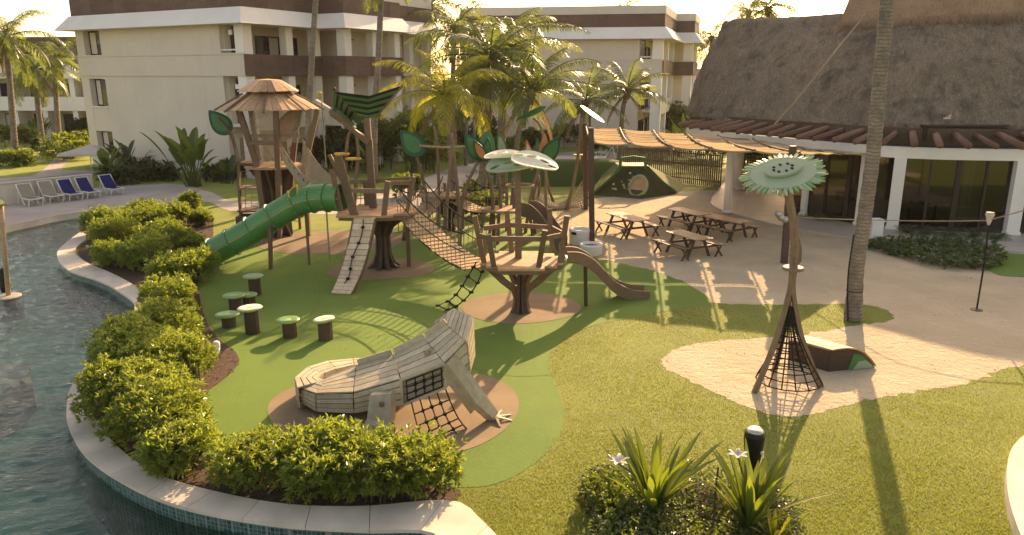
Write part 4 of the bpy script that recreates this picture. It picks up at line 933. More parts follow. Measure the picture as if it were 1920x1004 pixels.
for a in (-112, -75): fin(NP, (nx, YN - .02, 0), R(a), pf2, .08, M['wood_dark'], 'trunk_board')
pposts = [(908, 495, 890, 405, -.35), (926, 500, 916, 440, -.75), (1010, 500, 1022, 432, -.8), (1050, 492, 1063, 405, -.3), (1036, 470, 1030, 392, .55), (960, 478, 950, 397, .9), (905, 480, 912, 440, .4)]
tops = []
for (x0, y0, x1, y1, dy) in pposts: tilt_post(NP, x0, y0, x1, y1, YN + dy, YN + dy * 1.25, .14, .11)
RR = [at(896, 440, YN - .42), at(922, 450, YN - .88), at(1017, 450, YN - .9), at(1058, 437, YN - .34), at(1034, 425, YN + .62), at(955, 423, YN + 1.0), at(908, 430, YN + .5)]
RR[0].z = RR[1].z = RR[2].z = RR[3].z = RR[4].z = RR[5].z = RR[6].z = zn + .78
for k in range(6):
    if k != 6: rail(NP, RR[k], RR[k + 1], .07, .13, 'wood')
tilt_post(NP, 972, 485, 971, 305, YN + .2, YN + .2, .19, .19, 'wood', 'canopy_pole', .14)
def spot_leaf(c, ax, ay, rx, ry, n_holes, mat):
    """oval board with see-through holes, built as a ring strip round every hole row"""
    c, ax, ay = Vector(c), Vector(ax).normalized(), Vector(ay).normalized(); n = ax.cross(ay); th = .035
    holes = n_holes; N_ = 40
    outer = [(rx * math.cos(2 * math.pi * k / N_) * (1 + .06 * math.cos(2 * math.pi * k / N_)), ry * math.sin(2 * math.pi * k / N_)) for k in range(N_)]
    loops = [[Vector((a, b, 0)) for a, b in outer]]
    for (hx_, hy_, ha) in holes:
        loops.append([Vector((hx_ + .15 * math.cos(t_) * math.cos(ha) - .085 * math.sin(t_) * math.sin(ha), hy_ + .15 * math.cos(t_) * math.sin(ha) + .085 * math.sin(t_) * math.cos(ha), 0)) for t_ in [-2 * math.pi * k / 10 for k in range(10)]])
    tri = geometry.tessellate_polygon(loops); flat = [p for l in loops for p in l]; nn_ = len(flat)
    W3 = lambda p, z: c + ax * p.x + ay * p.y + n * (z - .10 * (p.x / rx) ** 2)
    V = [W3(p, th / 2) for p in flat] + [W3(p, -th / 2) for p in flat]; F = []
    for t_ in tri:
        a, b, d = (flat[i] for i in t_); up = (b - a).cross(d - a).z > 0; t2 = tuple(t_) if up else (t_[0], t_[2], t_[1]); F.append(t2); F.append((t2[0] + nn_, t2[2] + nn_, t2[1] + nn_))
    s0_ = 0
    for l in loops:
        k_ = len(l)
        for i in range(k_): F.append((s0_ + i, s0_ + nn_ + i, s0_ + nn_ + (i + 1) % k_, s0_ + (i + 1) % k_))
        s0_ += k_
    return np_mesh('leaf_canopy', [tuple(v) for v in V], F, mat, False, NP)
hl = [(-.42, .12, .3), (-.05, .12, .2), (.3, .02, -.3), (.5, -.12, .1)]
spot_leaf(at(1001, 299, YN - .25), (1, .0, -.18), (0, .93, .36), .64, .45, hl, M['leaf_white'])
spot_leaf(at(947, 288, YN + .5), (1, .1, .02), (0, 1, .10), .62, .48, [(-.42, .05, .2), (-.12, .1, .2), (.2, .05, -.2), (.42, .1, .5)], M['leaf_white'])
spot_leaf(at(952, 306, YN - .05), (1, .1, .10), (0, .9, .42), .64, .42, [(-.35, -.1, .4), (.02, 0, .0), (.3, -.1, .4)], M['green_pale'])
# wave slide
sp = cat_rom([at(1060, 478, 20.2), at(1085, 482, 20.5), at(1108, 496, 20.8), at(1128, 516, 21.1), at(1150, 537, 21.4), at(1180, 550, 21.6), at(1213, 551, 21.75)], 6)
WS = thing('wave_slide', 'short brown wave slide leaving the spotted-leaf nest beside the sand', 'slide', (sp[-1].x, sp[-1].y, 0))
for side in (-1, 1):
    m = MB(); off_ = Vector((-.1, 1, 0)).normalized() * (.3 * side)
    hts = [.16 + .08 * math.sin(i / len(sp) * math.pi) for i in range(len(sp))]
    P0 = [p + off_ + Vector((0, 0, -.14)) for p in sp]; P1 = [p + off_ + Vector((0, 0, h)) for p, h in zip(sp, hts)]
    for p in P0: p.z = max(p.z, .01)
    for p in P1: p.z = max(p.z, .2)
    th = Vector((0, .05 * side, 0)); m.grid([P0, P1]); m.grid([[p + th for p in P1], [p + th for p in P0]]); m.grid([P1, [p + th for p in P1]]); m.grid([[p + th for p in P0], P0])
    for i in (0, -1): m.add([P0[i], P1[i], P1[i] + th, P0[i] + th], [(0, 1, 2, 3)])
    m.build('side_panel', M['wood'], WS)
off_ = Vector((-.1, 1, 0)).normalized() * .3; m = MB(); m.grid([[Vector((p.x, p.y, max(p.z - .03, .05))) - off_ for p in sp], [Vector((p.x, p.y, max(p.z - .03, .05))) + off_ for p in sp]]); m.build('slide_bed', M['metal'], WS, True)
m = MB(); q = sp[10]; m.bar((q.x, q.y, 0), (q.x - .05, q.y, q.z), .1, .1); m.build('support_post', M['wood_dark'], WS)
a = sp[0]; m = MB()
for s_ in (-.33, .33): m.bar(a + Vector((-.1, s_, -.25)), a + Vector((-.05, s_, .62)), .08, .1)
m.bar(a + Vector((-.08, -.33, .6)), a + Vector((-.08, .33, .6)), .08, .08); m.build('entry_frame', M['wood'], WS)
# ================================================================== stepping stools
stools = [(479, 553, 517, .26, 'pale-topped stepping stool at the back, nearest the tube slide mouth', 0), (443, 583, 553, .27, 'round green stool behind the tallest stool, overlapping another green top', 1), (468, 573, 552, .22, 'smaller green stool peeking out between two other stools in the cluster', 1),
          (474, 625, 577, .27, 'tallest stepping stool with a yellow-green rim, in front of the cluster', 2), (430, 613, 589, .27, 'lowest green stool standing closest to the hedge and bollard lamp', 1), (544, 632, 599, .25, 'green-topped stool standing alone in the middle of the turf', 1), (611, 637, 598, .23, 'pale tilted stool standing nearest the wooden lizard', 2)]
for i, (px, py, ty, r, lab, kind) in enumerate(stools):
    b0 = G(px, py); h = at(px, ty, b0.y).z
    t = thing('stepping_stool', lab, 'stool', b0, 'mushroom stools on the turf')
    m = MB(); m.lathe([(.185, 0), (.185, h * .8), (.18, h - .07)], (0, 0, 0), 10); v = [(b0.x + x, b0.y + y, z) for x, y, z in m.v]; m.v = v; m.build('stem', M['wood_dark'], t)
    tilt = (.02, .12)[kind == 2] if i != 3 else .05; ec = 1.12
    def tr(x, y, z): return (b0.x + x - .02, b0.y + y, h + z + x * tilt)
    m = MB(); m.lathe([(r * .75, -.075), (r * 1.0, -.05), (r * 1.06, -.02), (r * 1.05, .0)], (0, 0, 0), 24, ec, 1.0); m.v = [tr(*p) for p in m.v]; m.build('seat_rim', M['green_seat_edge'], t, True)
    m = MB(); m.lathe([(r * 1.0, 0), (r * .95, .018), (r * .55, .004), (0.01, -.004)], (0, 0, 0), 24, ec, 1.0, False); m.v = [tr(*p) for p in m.v]; m.build('seat', M['green_pale'] if kind in (0,) else M['green_seat'] if kind == 1 else M['leaf_white'], t, True)
# ================================================================== wooden lizard
LZ = thing('climbing_lizard', 'big planked wooden lizard with curled tail and rope-net flank on a rubber pad', 'play sculpture', G(700, 770))
# stations along the body: near-top, far-top, near-bottom  (photo columns with depths in metres)
stn = [((725, 672), (722, 660), (725, 690), 16.9, 17.2), ((660, 675), (668, 661), (664, 700), 16.75, 17.25), ((625, 681), (616, 665), (626, 703), 16.4, 17.0), ((600, 690), (576, 683), (600, 716), 15.7, 16.3), ((606, 712), (553, 700), (606, 735), 15.2, 15.5),]
def slats(parent, a, b, c, d, n, mat, name='board', th=.03, gap=.08):
    """boards filling the patch a-b (start) to d-c (end), split across into n"""
    for k in range(n):
        u, v = (k + gap) / n, (k + 1 - gap) / n; m = MB(); j = rnd.uniform(-.004, .004)
        nrm_ = (Vector(c) - Vector(a)).cross(Vector(d) - Vector(b)).normalized() * j
        m.slab(*[e1_.lerp(e2_, tt_) + nrm_ for e1_, e2_, tt_ in ((a.lerp(b, u), d.lerp(c, u), .014), (a.lerp(b, v), d.lerp(c, v), .014), (a.lerp(b, v), d.lerp(c, v), .986), (a.lerp(b, u), d.lerp(c, u), .986))], th); m.build(name, mat, parent)
# ring stations: NT near-top, FT far-top, NBt near-bottom, FB far-bottom; body runs from tail tip round the curl to the head
def st4(nt, ft, nb, Yn, Yf, fb=None):
    NT, FT, NB_ = at(*nt, Yn), at(*ft, Yf), at(*nb, Yn)
    FB = Vector((FT.x, FT.y, NB_.z)) if fb is None else at(*fb, Yf)
    NB_.z = max(NB_.z, .06); FB.z = max(FB.z, .06); return NT, FT, NB_, FB
ST = [st4((715, 686), (712, 671), (715, 702), 16.3, 16.9), st4((660, 687), (664, 672), (660, 706), 16.2, 16.85), st4((626, 697), (620, 675), (628, 712), 15.9, 16.7), st4((600, 706), (574, 687), (604, 722), 15.5, 16.1), st4((597, 710), (552, 706), (600, 728), 15.05, 15.3)]
# tail curl (outer side = first entry), drawn as its own chain so that the outer wall faces left
outer = [G(730, 671, .36), G(662, 672, .42), G(616, 676, .46), G(576, 688, .48), G(552, 708, .5), G(557, 727, .52)]
inner_ = [G(728, 678, .36), G(664, 684, .42), G(630, 692, .46), G(608, 700, .48), G(596, 708, .5), G(609, 713, .54)]
for i in range(5):
    o0, o1, i0, i1 = outer[i], outer[i + 1], inner_[i], inner_[i + 1]
    slats(LZ, i0, o0, o1, i1, 4, M['wood_pale'])
    ob0, ob1 = Vector((o0.x, o0.y, max(.05, o0.z - .42))), Vector((o1.x, o1.y, max(.05, o1.z - .46)))
    ib0, ib1 = Vector((i0.x, i0.y, max(.05, i0.z - .40))), Vector((i1.x, i1.y, max(.05, i1.z - .42)))
    slats(LZ, o0, ob0, ob1, o1, 2, M['wood_pale']); slats(LZ, ib0, i0, i1, ib1, 2, M['wood_pale'])
# main body: near edge and ridge
near_b = [G(557, 748, .14), G(595, 772, .12), G(664, 775, .14), G(755, 760, .32), G(836, 727, .75), G(880, 700, 1.0)]
near_t = [at(*q, n.y) for q, n in zip([(557, 727), (593, 740), (663, 738), (752, 712), (834, 682), (874, 641)], near_b)]
ridge = [G(609, 713, .54), G(612, 712, .56), at(668, 689, 14.35), at(738, 668, 14.4), at(798, 638, 14.2), at(838, 610, 14.15)]
far_t = [p + Vector((.02, .18, -.10)) for p in ridge]; far_b = [Vector((p.x + .05, p.y + .3, max(.1, p.z - .62))) for p in ridge]
for i in range(5):
    if i: slats(LZ, near_t[i], ridge[i], ridge[i + 1], near_t[i + 1], 5, M['wood_pale'])
    else: slats(LZ, near_t[0], ridge[0], ridge[1], near_t[1], 4, M['wood_pale'])
    if i < 3: slats(LZ, near_b[i], near_t[i], near_t[i + 1], near_b[i + 1], 4, M['wood_pale'])
    slats(LZ, ridge[i] + Vector((0, .02, .04)), far_b[i], far_b[i + 1], ridge[i + 1] + Vector((0, .02, .04)), 3, M['wood_pale'])
m = MB(); m.grid([near_b, far_b]); m.build('belly', M['wood_dark'], LZ)
# raised crest edge along the back
for i in range(2, 5):
    m = MB(); a, b = ridge[i].lerp(ridge[i + 1], .04) + Vector((0, .03, .07)), ridge[i].lerp(ridge[i + 1], .96) + Vector((0, .03, .07)); m.bar(a, b, .03, .16); m.build('crest_board', M['wood_pale'], LZ)
# flank frame with net
m = MB()
for a, b in ((near_t[3], near_t[4]), (near_t[4], near_b[4]), (near_b[3], near_t[3]), (near_b[3], near_b[4])): m.bar(a, b, .05, .05)
m.build('flank_frame', M['wood_pale'], LZ)
slats(LZ, near_b[4], near_t[4], near_t[5], near_b[5], 3, M['wood_pale'])
inset_b = [p + Vector((0, .10, 0)) for p in (near_b[3], near_b[4])]; inset_t = [p + Vector((0, .10, -.03)) for p in (near_t[3], near_t[4])]
slats(LZ, inset_b[0], inset_t[0], inset_t[1], inset_b[1], 3, M['wood_pale'], 'inner_board')
def flank(u, v): return near_t[3].lerp(near_t[4], u).lerp(near_b[3].lerp(near_b[4], u), v)
grid_net([[flank(.12 + .8 * j / 4, .12 + .76 * i / 3) + Vector((0, -.02, 0)) for j in range(5)] for i in range(4)], .014, LZ, 'rope_net', M['rope_dark'], .055)
q0, q1 = flank(.2, 1.0), flank(.98, 1.0); g0, g1 = G(800, 845), G(876, 806)
hang = lambda u, v: q0.lerp(q1, u).lerp(g0.lerp(g1, u), v) + Vector((0, 0, -.12 * math.sin(math.pi * v)))
grid_net([[hang(j / 4, i / 5) for j in range(5)] for i in range(6)], .014, LZ, 'rope_net', M['rope_dark'], .055)
# head
ht_l, ht_r = at(812, 608, 15.45), at(886, 636, 14.5)     # where the neck ends
hd = [at(805, 628, 14.4), at(812, 605, 14.45), at(850, 578, 14.6), at(884, 588, 14.1), at(891, 600, 13.8)]
slats(LZ, ridge[5], near_t[5], hd[3] + Vector((.02, -.1, 0)), hd[2], 5, M['wood_pale'], 'head_board')
slats(LZ, hd[0] + Vector((0, 0, -.05)), ridge[5], hd[2], hd[1], 3, M['wood_pale'], 'head_board')
lowr, lowf = at(880, 698, 13.25), at(889, 668, 13.7)
slats(LZ, lowr, near_t[5], hd[3] + Vector((.02, -.1, 0)), lowf, 4, M['wood_pale'], 'head_board')
back_l, back_r = at(808, 650, 16.1), at(884, 640, 15.6); 
slats(LZ, hd[1], hd[2], Vector((hd[2].x, hd[2].y + .35, hd[2].z - .7)), Vector((hd[1].x, hd[1].y + .45, hd[1].z - .6)), 3, M['wood_pale'], 'head_board')
slats(LZ, hd[2], hd[3] + Vector((.02, -.1, 0)), Vector((hd[3].x + .05, hd[3].y + .35, hd[3].z - .8)), Vector((hd[2].x, hd[2].y + .35, hd[2].z - .7)), 4, M['wood_pale'], 'head_board')
# legs
def leg(name, top_a, top_b, bot_a, bot_b, depth, n=2):
    g = MB(); top_a, top_b, bot_a, bot_b = map(Vector, (top_a, top_b, bot_a, bot_b)); dv = Vector(depth)
    g.hexa([top_a + dv, top_b + dv, bot_b + dv, bot_a + dv, top_a, top_b, bot_b, bot_a]); o = g.build(name, M['wood_pale'], LZ)
    slats(o, bot_a, bot_b, top_b, top_a, n, M['wood_pale'], 'board', .02); return o
f0 = G(690, 812)
leg('hind_leg', at(693, 742, 12.95), at(733, 738, 13.05), at(688, 786, 12.75), at(731, 797, 12.75), (.05, .35, -.05)); 
leg('hind_foot', at(688, 786, 12.75), at(731, 797, 12.75), G(672, 815), G(716, 824), (.05, .3, 0))
leg('front_leg', at(838, 682, 12.95), at(858, 664, 13.2), at(893, 757, 13.0), at(909, 738, 13.25), (-.12, .2, -.32)); lf = leg('front_shin', at(893, 757, 13.0), at(909, 738, 13.25), at(926, 786, 13.2), at(935, 774, 13.35), (-.1, .1, -.12), 1)
ft = G(930, 788); ftp = at(930, 779, 13.25)
for (tx_, ty_) in [(940, 764), (958, 772), (960, 783), (938, 795)]:
    q = G(tx_, ty_ + 6, .02); m = MB(); m.bar(ftp + Vector((0, 0, -.03)), q, .06, .04, (0, 0, 1), .03, .02); m.build('toe', M['wood_pale'], LZ)
for (px, py, Y) in [(719, 706, 13.75), (754, 694, 13.75), (801, 664, 13.65)]:
    q = at(px, py, Y); m = MB(); m.lathe([(.06, -.02), (.06, .03), (.03, .06)], q, 8); m.box(q + Vector((0, 0, .06)), (.16, .04, .03), .3); m.build('climbing_grip', M['wood_tan'], LZ)
q = at(716, 757, 12.85); m = MB(); m.lathe([(.05, -.05), (.05, .03)], q, 8); m.build('climbing_grip', M['wood'], LZ)
# ================================================================== sunflower tower
fb = G(1478, 722); SF = thing('sunflower_tower', 'tall flower-topped climbing tower with flared wooden legs and black rope net skirt', 'play tower', fb)
YS = fb.y
apex = at(1487, 505, YS)
feet = [G(1414, 738), G(1540, 726), Vector((fb.x - .05, YS + .75, 0))]
for f in feet:
    c = cat_rom([f, f.lerp(Vector((apex.x, YS, f.z)), .33) + Vector((0, 0, .55)), f.lerp(Vector((apex.x, YS, 0)), .68) + Vector((0, 0, 1.25)), Vector((apex.x, YS, apex.z - .35)).lerp(f, .055), Vector((apex.x + (f.x - apex.x) * .045, YS + (f.y - YS) * .04, apex.z))], 5)
    c[0].z = 0; m = MB()
    for i in range(len(c) - 1): m.bar(c[i], c[i + 1], .105 - .03 * i / len(c), .085, (0, 1, 0), .105 - .03 * (i + 1) / len(c))
    m.build('leg', M['wood_post'], SF)
m = MB(); m.lathe([(.2, -.02), (.22, 0), (.22, .03), (.2, .05)], apex, 16); m.build('collar', M['wood_post'], SF)
stem = cat_rom([apex, at(1490, 450, YS), at(1484, 400, YS), at(1478, 365, YS), at(1472, 335, YS - .05)], 5)
for dx in (-.04, .05):
    m = MB()
    for a, b in zip(stem, stem[1:]): m.bar(a + Vector((dx, 0, 0)), b + Vector((dx * .6, 0, 0)), .075, .1, (0, 1, 0))
    m.build('stem', M['wood_post'], SF)
m = MB(); lf_ = [at(1490, 502, YS), at(1500, 490, YS), at(1501, 465, YS), at(1496, 445, YS), at(1489, 430, YS), at(1486, 470, YS)]
m.prism([p + Vector((0.02, .045, 0)) for p in lf_], (0, -.07, 0)); m.build('stem_leaf', M['wood_post'], SF)
# net skirt: ring ropes and uprights
nrow = []; NT_ = 10
for i in range(12):
    t_ = i / 11; z = .12 + (apex.z - .95) * t_; w = (1 - t_) ** 1.55; row = []
    for k in range(NT_ * 3 // 2):
        a = 2 * math.pi * k / (NT_ * 3 // 2); row.append(Vector((fb.x - .0 + (apex.x - fb.x) * t_ + (.62 * w + .07) * math.cos(a), YS + (.55 * w + .07) * math.sin(a), z)))
    nrow.append(row)
for row in nrow: MB().tube(row, .013, 5, False, True).build('net_ring', M['rope_dark'], SF)
for k in range(len(nrow[0])): MB().tube([r_[k] for r_ in nrow], .015, 5).build('net_upright', M['rope_dark'], SF)
# flower head
fc = at(1468, 325, YS - .1); fn = Vector((-.26, -.38, 1)).normalized(); fx = Vector((1, 0, .26)); fx = (fx - fn * fx.dot(fn)).normalized(); fy = fn.cross(fx)
RX, RY = .84, .80
W3 = lambda x, y, z=0: fc + fx * x + fy * y + fn * z
m = MB(); n_ = 44
m.prism([W3(RX * .74 * math.cos(2 * math.pi * k / n_), RY * .74 * math.sin(2 * math.pi * k / n_), -.02) for k in range(n_)], fn * .04); m.build('flower_disc', M['green_pale'], SF)
for k in range(n_):
    a = 2 * math.pi * k / n_; da = math.pi / n_ * .80; r1 = rnd.uniform(.95, 1.05); m = MB(); bend = rnd.uniform(-.05, .0)
    q = [(.735, a - da), (.735, a + da), (r1 * .9, a + da * .75), (r1, a + .02), (r1 * .9, a - da * .75)]
    m.prism([W3(RX * r * math.cos(t_), RY * r * math.sin(t_), (-.016 + bend * (r > .8))) for r, t_ in q], fn * .032); m.build('petal', M['green_pale'] if k % 3 else M['green_seat'], SF)
m = MB(); m.prism([W3(.37 * math.cos(2 * math.pi * k / 28) + .02, .27 * math.sin(2 * math.pi * k / 28) + .04, .05) for k in range(28)], fn * .045); m.build('flower_heart', M['green_pale'], SF)
for k, (a, r) in enumerate([(0, .17), (.8, .18), (1.6, .17), (2.4, .18), (3.2, .17), (4.0, .17), (4.8, .17), (5.5, .18)]):
    m = MB(); cx_, cy_ = .02 + r * 1.1 * math.cos(a), .04 + r * .8 * math.sin(a)
    m.prism([W3(cx_ + .028 * math.cos(t_), cy_ + .048 * math.sin(t_), .096) for t_ in [2 * math.pi * i / 8 for i in range(8)]], fn * .006); m.build('seed_mark', M['rope_dark'], SF)
# ================================================================== arched play box in the sand
bb = G(1553, 698); BX = thing('play_box', 'low wooden box bench with curved top and green end panels in the sand', 'bench', bb)
y0 = bb.y; p0 = bb; p1 = G(1640, 690); ax = (p1 - p0); ax.z = 0; w_ = ax.length; ax.normalize(); bk = Vector((-.66, .75, 0)).normalized() * 1.0
bx_ = lambda u, v, z: p0 + ax * (u * w_) + bk * v + Vector((0, 0, z))
arc = [(0, .5), (.15, .52), (.35, .52), (.55, .47), (.72, .37), (.87, .21), (1, .03)]
m = MB(); m.prism([bx_(0, .0, 0)] + [bx_(1, 0, 0)] + [bx_(u, .0, h - .02) for u, h in arc[::-1]], bk * .05); m.build('front_panel', M['wood_dark'], BX)
m = MB(); m.hexa([bx_(0, .05, 0), bx_(.04, .05, 0), bx_(.04, .98, 0), bx_(0, .98, 0), bx_(0, .05, .49), bx_(.04, .05, .49), bx_(.04, .98, .49), bx_(0, .98, .49)]); m.build('side_panel', M['wood_dark'], BX)
m = MB(); top0, top1 = [bx_(u, -.03, h + .01) for u, h in arc], [bx_(u, 1.02, h + .01) for u, h in arc]; dz = Vector((0, 0, .03))
m.grid([top0, top1]); m.grid([[p + dz for p in top1], [p + dz for p in top0]]); m.grid([[p + dz for p in top0], top0]); m.grid([top1, [p + dz for p in top1]]); m.build('curved_top', M['wood_tan'], BX)
m = MB(); q = [(.4, .02), (.93, .02), (.84, .17), (.7, .31), (.58, .38), (.48, .38)]; m.prism([bx_(u, -.012, h) for u, h in q], bk * -.012); m.build('green_panel', M['green_mid'], BX)
m = MB(); q = [(.5, .02), (.95, .02), (.86, .13), (.74, .22), (.6, .2)]; m.prism([bx_(u, -.026, h) for u, h in q], bk * -.012); m.build('pale_panel', M['green_pale'], BX)
rnd = random.Random(23)
# ================================================================== shade canopy over the picnic corner
P1, P2, P3 = G(1110, 458), G(1098, 393), G(1470, 494)
SC = thing('shade_canopy', 'bamboo mat shade canopy strung on dark posts over the picnic tables', 'shade canopy', P1)
def post(parent, base, top, w, name='post', mat='wood_dark'): m = MB(); m.bar((base.x, base.y, 0), top, w, w, (0, 1, 0)); return m.build(name, M[mat], parent)
T1, T2, T3 = at(1108, 240, P1.y), at(1096, 232, P2.y), at(1487, 274, P3.y)
post(SC, P1, T1, .2); post(SC, P2, T2, .2); post(SC, P3, T3, .2)
K = [at(1109, 266, P1.y), at(1098, 236, P2.y), at(1405, 258, 38.5), at(1500, 287, P3.y + .3)]   # near-left, far-left, far-right, near-right
K2n, K2f = at(1655, 287, 31.9), at(1500, 266, 36.6)
def cpt(u, v):      # u along (left to right), v near->far
    if u <= 1: a, b = K[0].lerp(K[3], u), K[1].lerp(K[2], u)
    else: a, b = K[3].lerp(K2n, u - 1), K[2].lerp(K2f, u - 1)
    p = a.lerp(b, v); uu = u if u <= 1 else u - 1
    p.z -= .13 * math.sin(math.pi * ((uu * 5) % 1)) * .5 + .12 * math.sin(math.pi * v); return p
def mat_panel(u0, u1, v0, v1, n):
    # a rolled-out mat: slats across u, ends scalloped so that lens-shaped gaps stay between neighbours
    base = None
    for k in range(n):
        a, b = (k + .02) / n, (k + .98) / n; va, vb = lerp(v0, v1, a), lerp(v0, v1, b); mid = (a + b) / 2
        ins = (u1 - u0) * (.025 + .11 * (abs(math.sin(math.pi * mid * 2.0)) ** 1.6)); c0, c1 = u0 + ins, u1 - ins * .6
        if .44 < mid < .56 and False: continue
        N_ = 5; top = [[cpt(lerp(c0, c1, i / N_), v) for i in range(N_ + 1)] for v in (va, vb)]
        m = MB(); m.grid(top); dn = Vector((0, 0, -.03)); m.grid([[p + dn for p in r] for r in top[::-1]]); m.grid([[p + dn for p in top[0]], top[0]]); m.grid([top[1], [p + dn for p in top[1]]])
        o = m.build('slat', M['bamboo'], base) if base else m.build('bamboo_mat', M['bamboo'], SC)
        base = base or o
for i in range(5):
    for j in range(3): mat_panel(i / 5 + .008, (i + 1) / 5 - .008, j / 3 + .012, (j + 1) / 3 - .012, 7)
for i in range(2):
    for j in range(2): mat_panel(1 + i / 2 + .01, 1 + (i + 1) / 2 - .01, j / 2 + .012, (j + 1) / 2 - .012, 7)
for v in (0, .33, .67, 1): MB().tube([cpt(i / 30, v) + Vector((0, 0, -.04)) for i in range(31)], .022, 5).build('support_rope', M['rope'], SC)
for i in range(6): MB().tube([cpt(i / 5, j / 6) + Vector((0, 0, .02)) for j in range(7)], .035, 6).build('cross_pole', M['wood'], SC)
for (px, py, r, h, lab) in [(1108, 478, .42, .42, 'round white planter pot weighing the near dark canopy post'), (1086, 458, .40, .62, 'taller white bin with dark slot standing behind the canopy pot')]:
    q = G(px, py); t = thing('planter_pot' if r > .41 else 'waste_bin', lab, 'pot' if r > .41 else 'bin', q); m = MB()
    m.lathe([(r * .8, 0), (r, .05), (r, h * .8), (r * 1.04, h * .85), (r * 1.04, h), (r * .8, h), (r * .75, h * .8)], q, 20); m.build('body', M['white'], t, True)
    if r > .41: m = MB(); m.lathe([(r * .77, h * .8), (.02, h * .86)], q, 14); m.build('soil', M['soil'], t)
    else: m = MB(); m.box(q + Vector((-.24, -.33, h * .8)), (.2, .03, .1), -.6); m.build('slot', M['black_metal'], t)
# floodlights and their belt on the front canopy post
FLt = thing('floodlight_cluster', 'cluster of grey floodlights strapped to the dark post beside the sunflower tower', 'floodlight', at(1470, 408, P3.y - .2))
for k, (px, py) in enumerate([(1464, 402), (1468, 408), (1475, 412)]):
    q = at(px, py, P3.y - .2); m = MB(); m.tube([q, q + Vector((-.12, -.16, .03)), q + Vector((-.16, -.21, .04))], [.07, .12, .12], 12); m.build('lamp_head', M['metal'], FLt, True)
m = MB(); q = at(1471, 409, P3.y); m.box(q, (.3, .3, .08)); m.build('strap', M['black_metal'], FLt)
# torch on a stand, and the barrier cord
tb = G(1831, 582); tt = at(1855, 412, tb.y + .1)
TO = thing('garden_torch', 'leaning thin black torch stand with pale basket head and round foot on sand', 'torch', tb)
m = MB(); m.lathe([(.16, 0), (.16, .02), (.05, .05)], tb, 16); m.build('foot', M['black_metal'], TO)
m = MB(); m.tube([tb + Vector((0, 0, .03)), tb.lerp(tt, .5) + Vector((.03, 0, 0)), tt], .025, 8); m.build('pole', M['black_metal'], TO)
m = MB(); m.lathe([(.03, -.16), (.06, -.06), (.1, .1), (.12, .14), (.09, .16), (.11, .2), (.04, .2)], tt, 12); m.build('basket', M['canvas'], TO, True)
BC = thing('barrier_cord', 'pale cord strung from the flower tower post past the palm to the torch', 'rope', at(1478, 408, P3.y))
MB().tube(cat_rom([at(1478, 407, P3.y - .1), at(1560, 411, 23.5), at(1650, 413.5, 21.5), at(1760, 415, 20.6), at(1852, 414, tb.y + .1)], 6), .016, 5).build('cord', M['rope'], BC)
MB().tube([at(1852, 414, tb.y + .1), at(1925, 394, tb.y - .6), at(2050, 350, tb.y - 1.5)], .016, 5).build('cord', M['rope'], BC)
pq = G(1637, 458); t = thing('white_pedestal', 'small white square pedestal behind the tall palm trunk at the terrace edge', 'pedestal', pq)
m = MB(); m.box(pq + Vector((0, 0, .48)), (.45, .45, .9)); m.build('body', M['white'], t); m = MB(); m.box(pq + Vector((0, 0, .97)), (.52, .52, .08)); m.box(pq + Vector((0, 0, .05)), (.52, .52, .1)); m.build('cap', M['white'], t)
# ================================================================== picnic tables
def picnic(a_px, b_px, label, tabw=.78, ben=True):
    a, b = G(*a_px, .75), G(*b_px, .75); c = (a + b) / 2; L_ = (b - a).length; ang = math.atan2(b.y - a.y, b.x - a.x)
    t = thing('picnic_table', label, 'picnic table', (0, 0, 0), 'picnic tables on the sand')
    for k in range(5):
        y = -tabw / 2 + (k + .5) * tabw / 5; m = MB(); m.box((0, y, .735), (L_, tabw / 5 - .012, .035)); m.build('top_plank', M['table_tan'] if True else 0, t)
    for s_ in (-1, 1):
        y = s_ * .78; m = MB()
        for dy in (-.08, .08): m = MB(); m.box((s_ * .0, y + dy, .45), (L_ * 1.02, .15, .035)); m.build('bench_plank', M['table_dark'], t)
        for e in (-1, 1):
            x = e * (L_ / 2 - .12); m = MB(); m.bar((x, y - .15, 0), (x, y + .13, .43), .05, .05); m.bar((x + .03, y + .15, 0), (x + .03, y - .13, .43), .05, .05); o_ = m.build('bench_leg', M['table_dark'], t)
            x = e * (L_ / 2 - .32); m = MB(); m.bar((x, s_ * .52, 0), (x, s_ * .2, .715), .07, .09, (1, 0, 0)); m.build('leg', M['table_dark'], t)
    for e in (-1, 1):
        x = e * (L_ / 2 - .32); m = MB(); m.box((x + .05, 0, .40), (.05, 1.66, .08)); m.box((x + .05, 0, .69), (.05, tabw * .9, .07)); m.build('cross_beam', M['table_dark'], t)
    t.location = (c.x, c.y, 0); t.rotation_euler = (0, 0, ang); return t
picnic((1150, 398), (1204, 414), 'pale-topped picnic table with bench seats, standing nearest the canopy pots')
picnic((1262, 432), (1322, 449), 'picnic table closest to the artificial turf, in front of the two joined tables')
picnic((1262, 390), (1322, 403), 'dark picnic table end to end with another, farther from the flower tower')
picnic((1330, 404), (1398, 417), 'dark picnic table end to end with another, nearer to the glass restaurant')
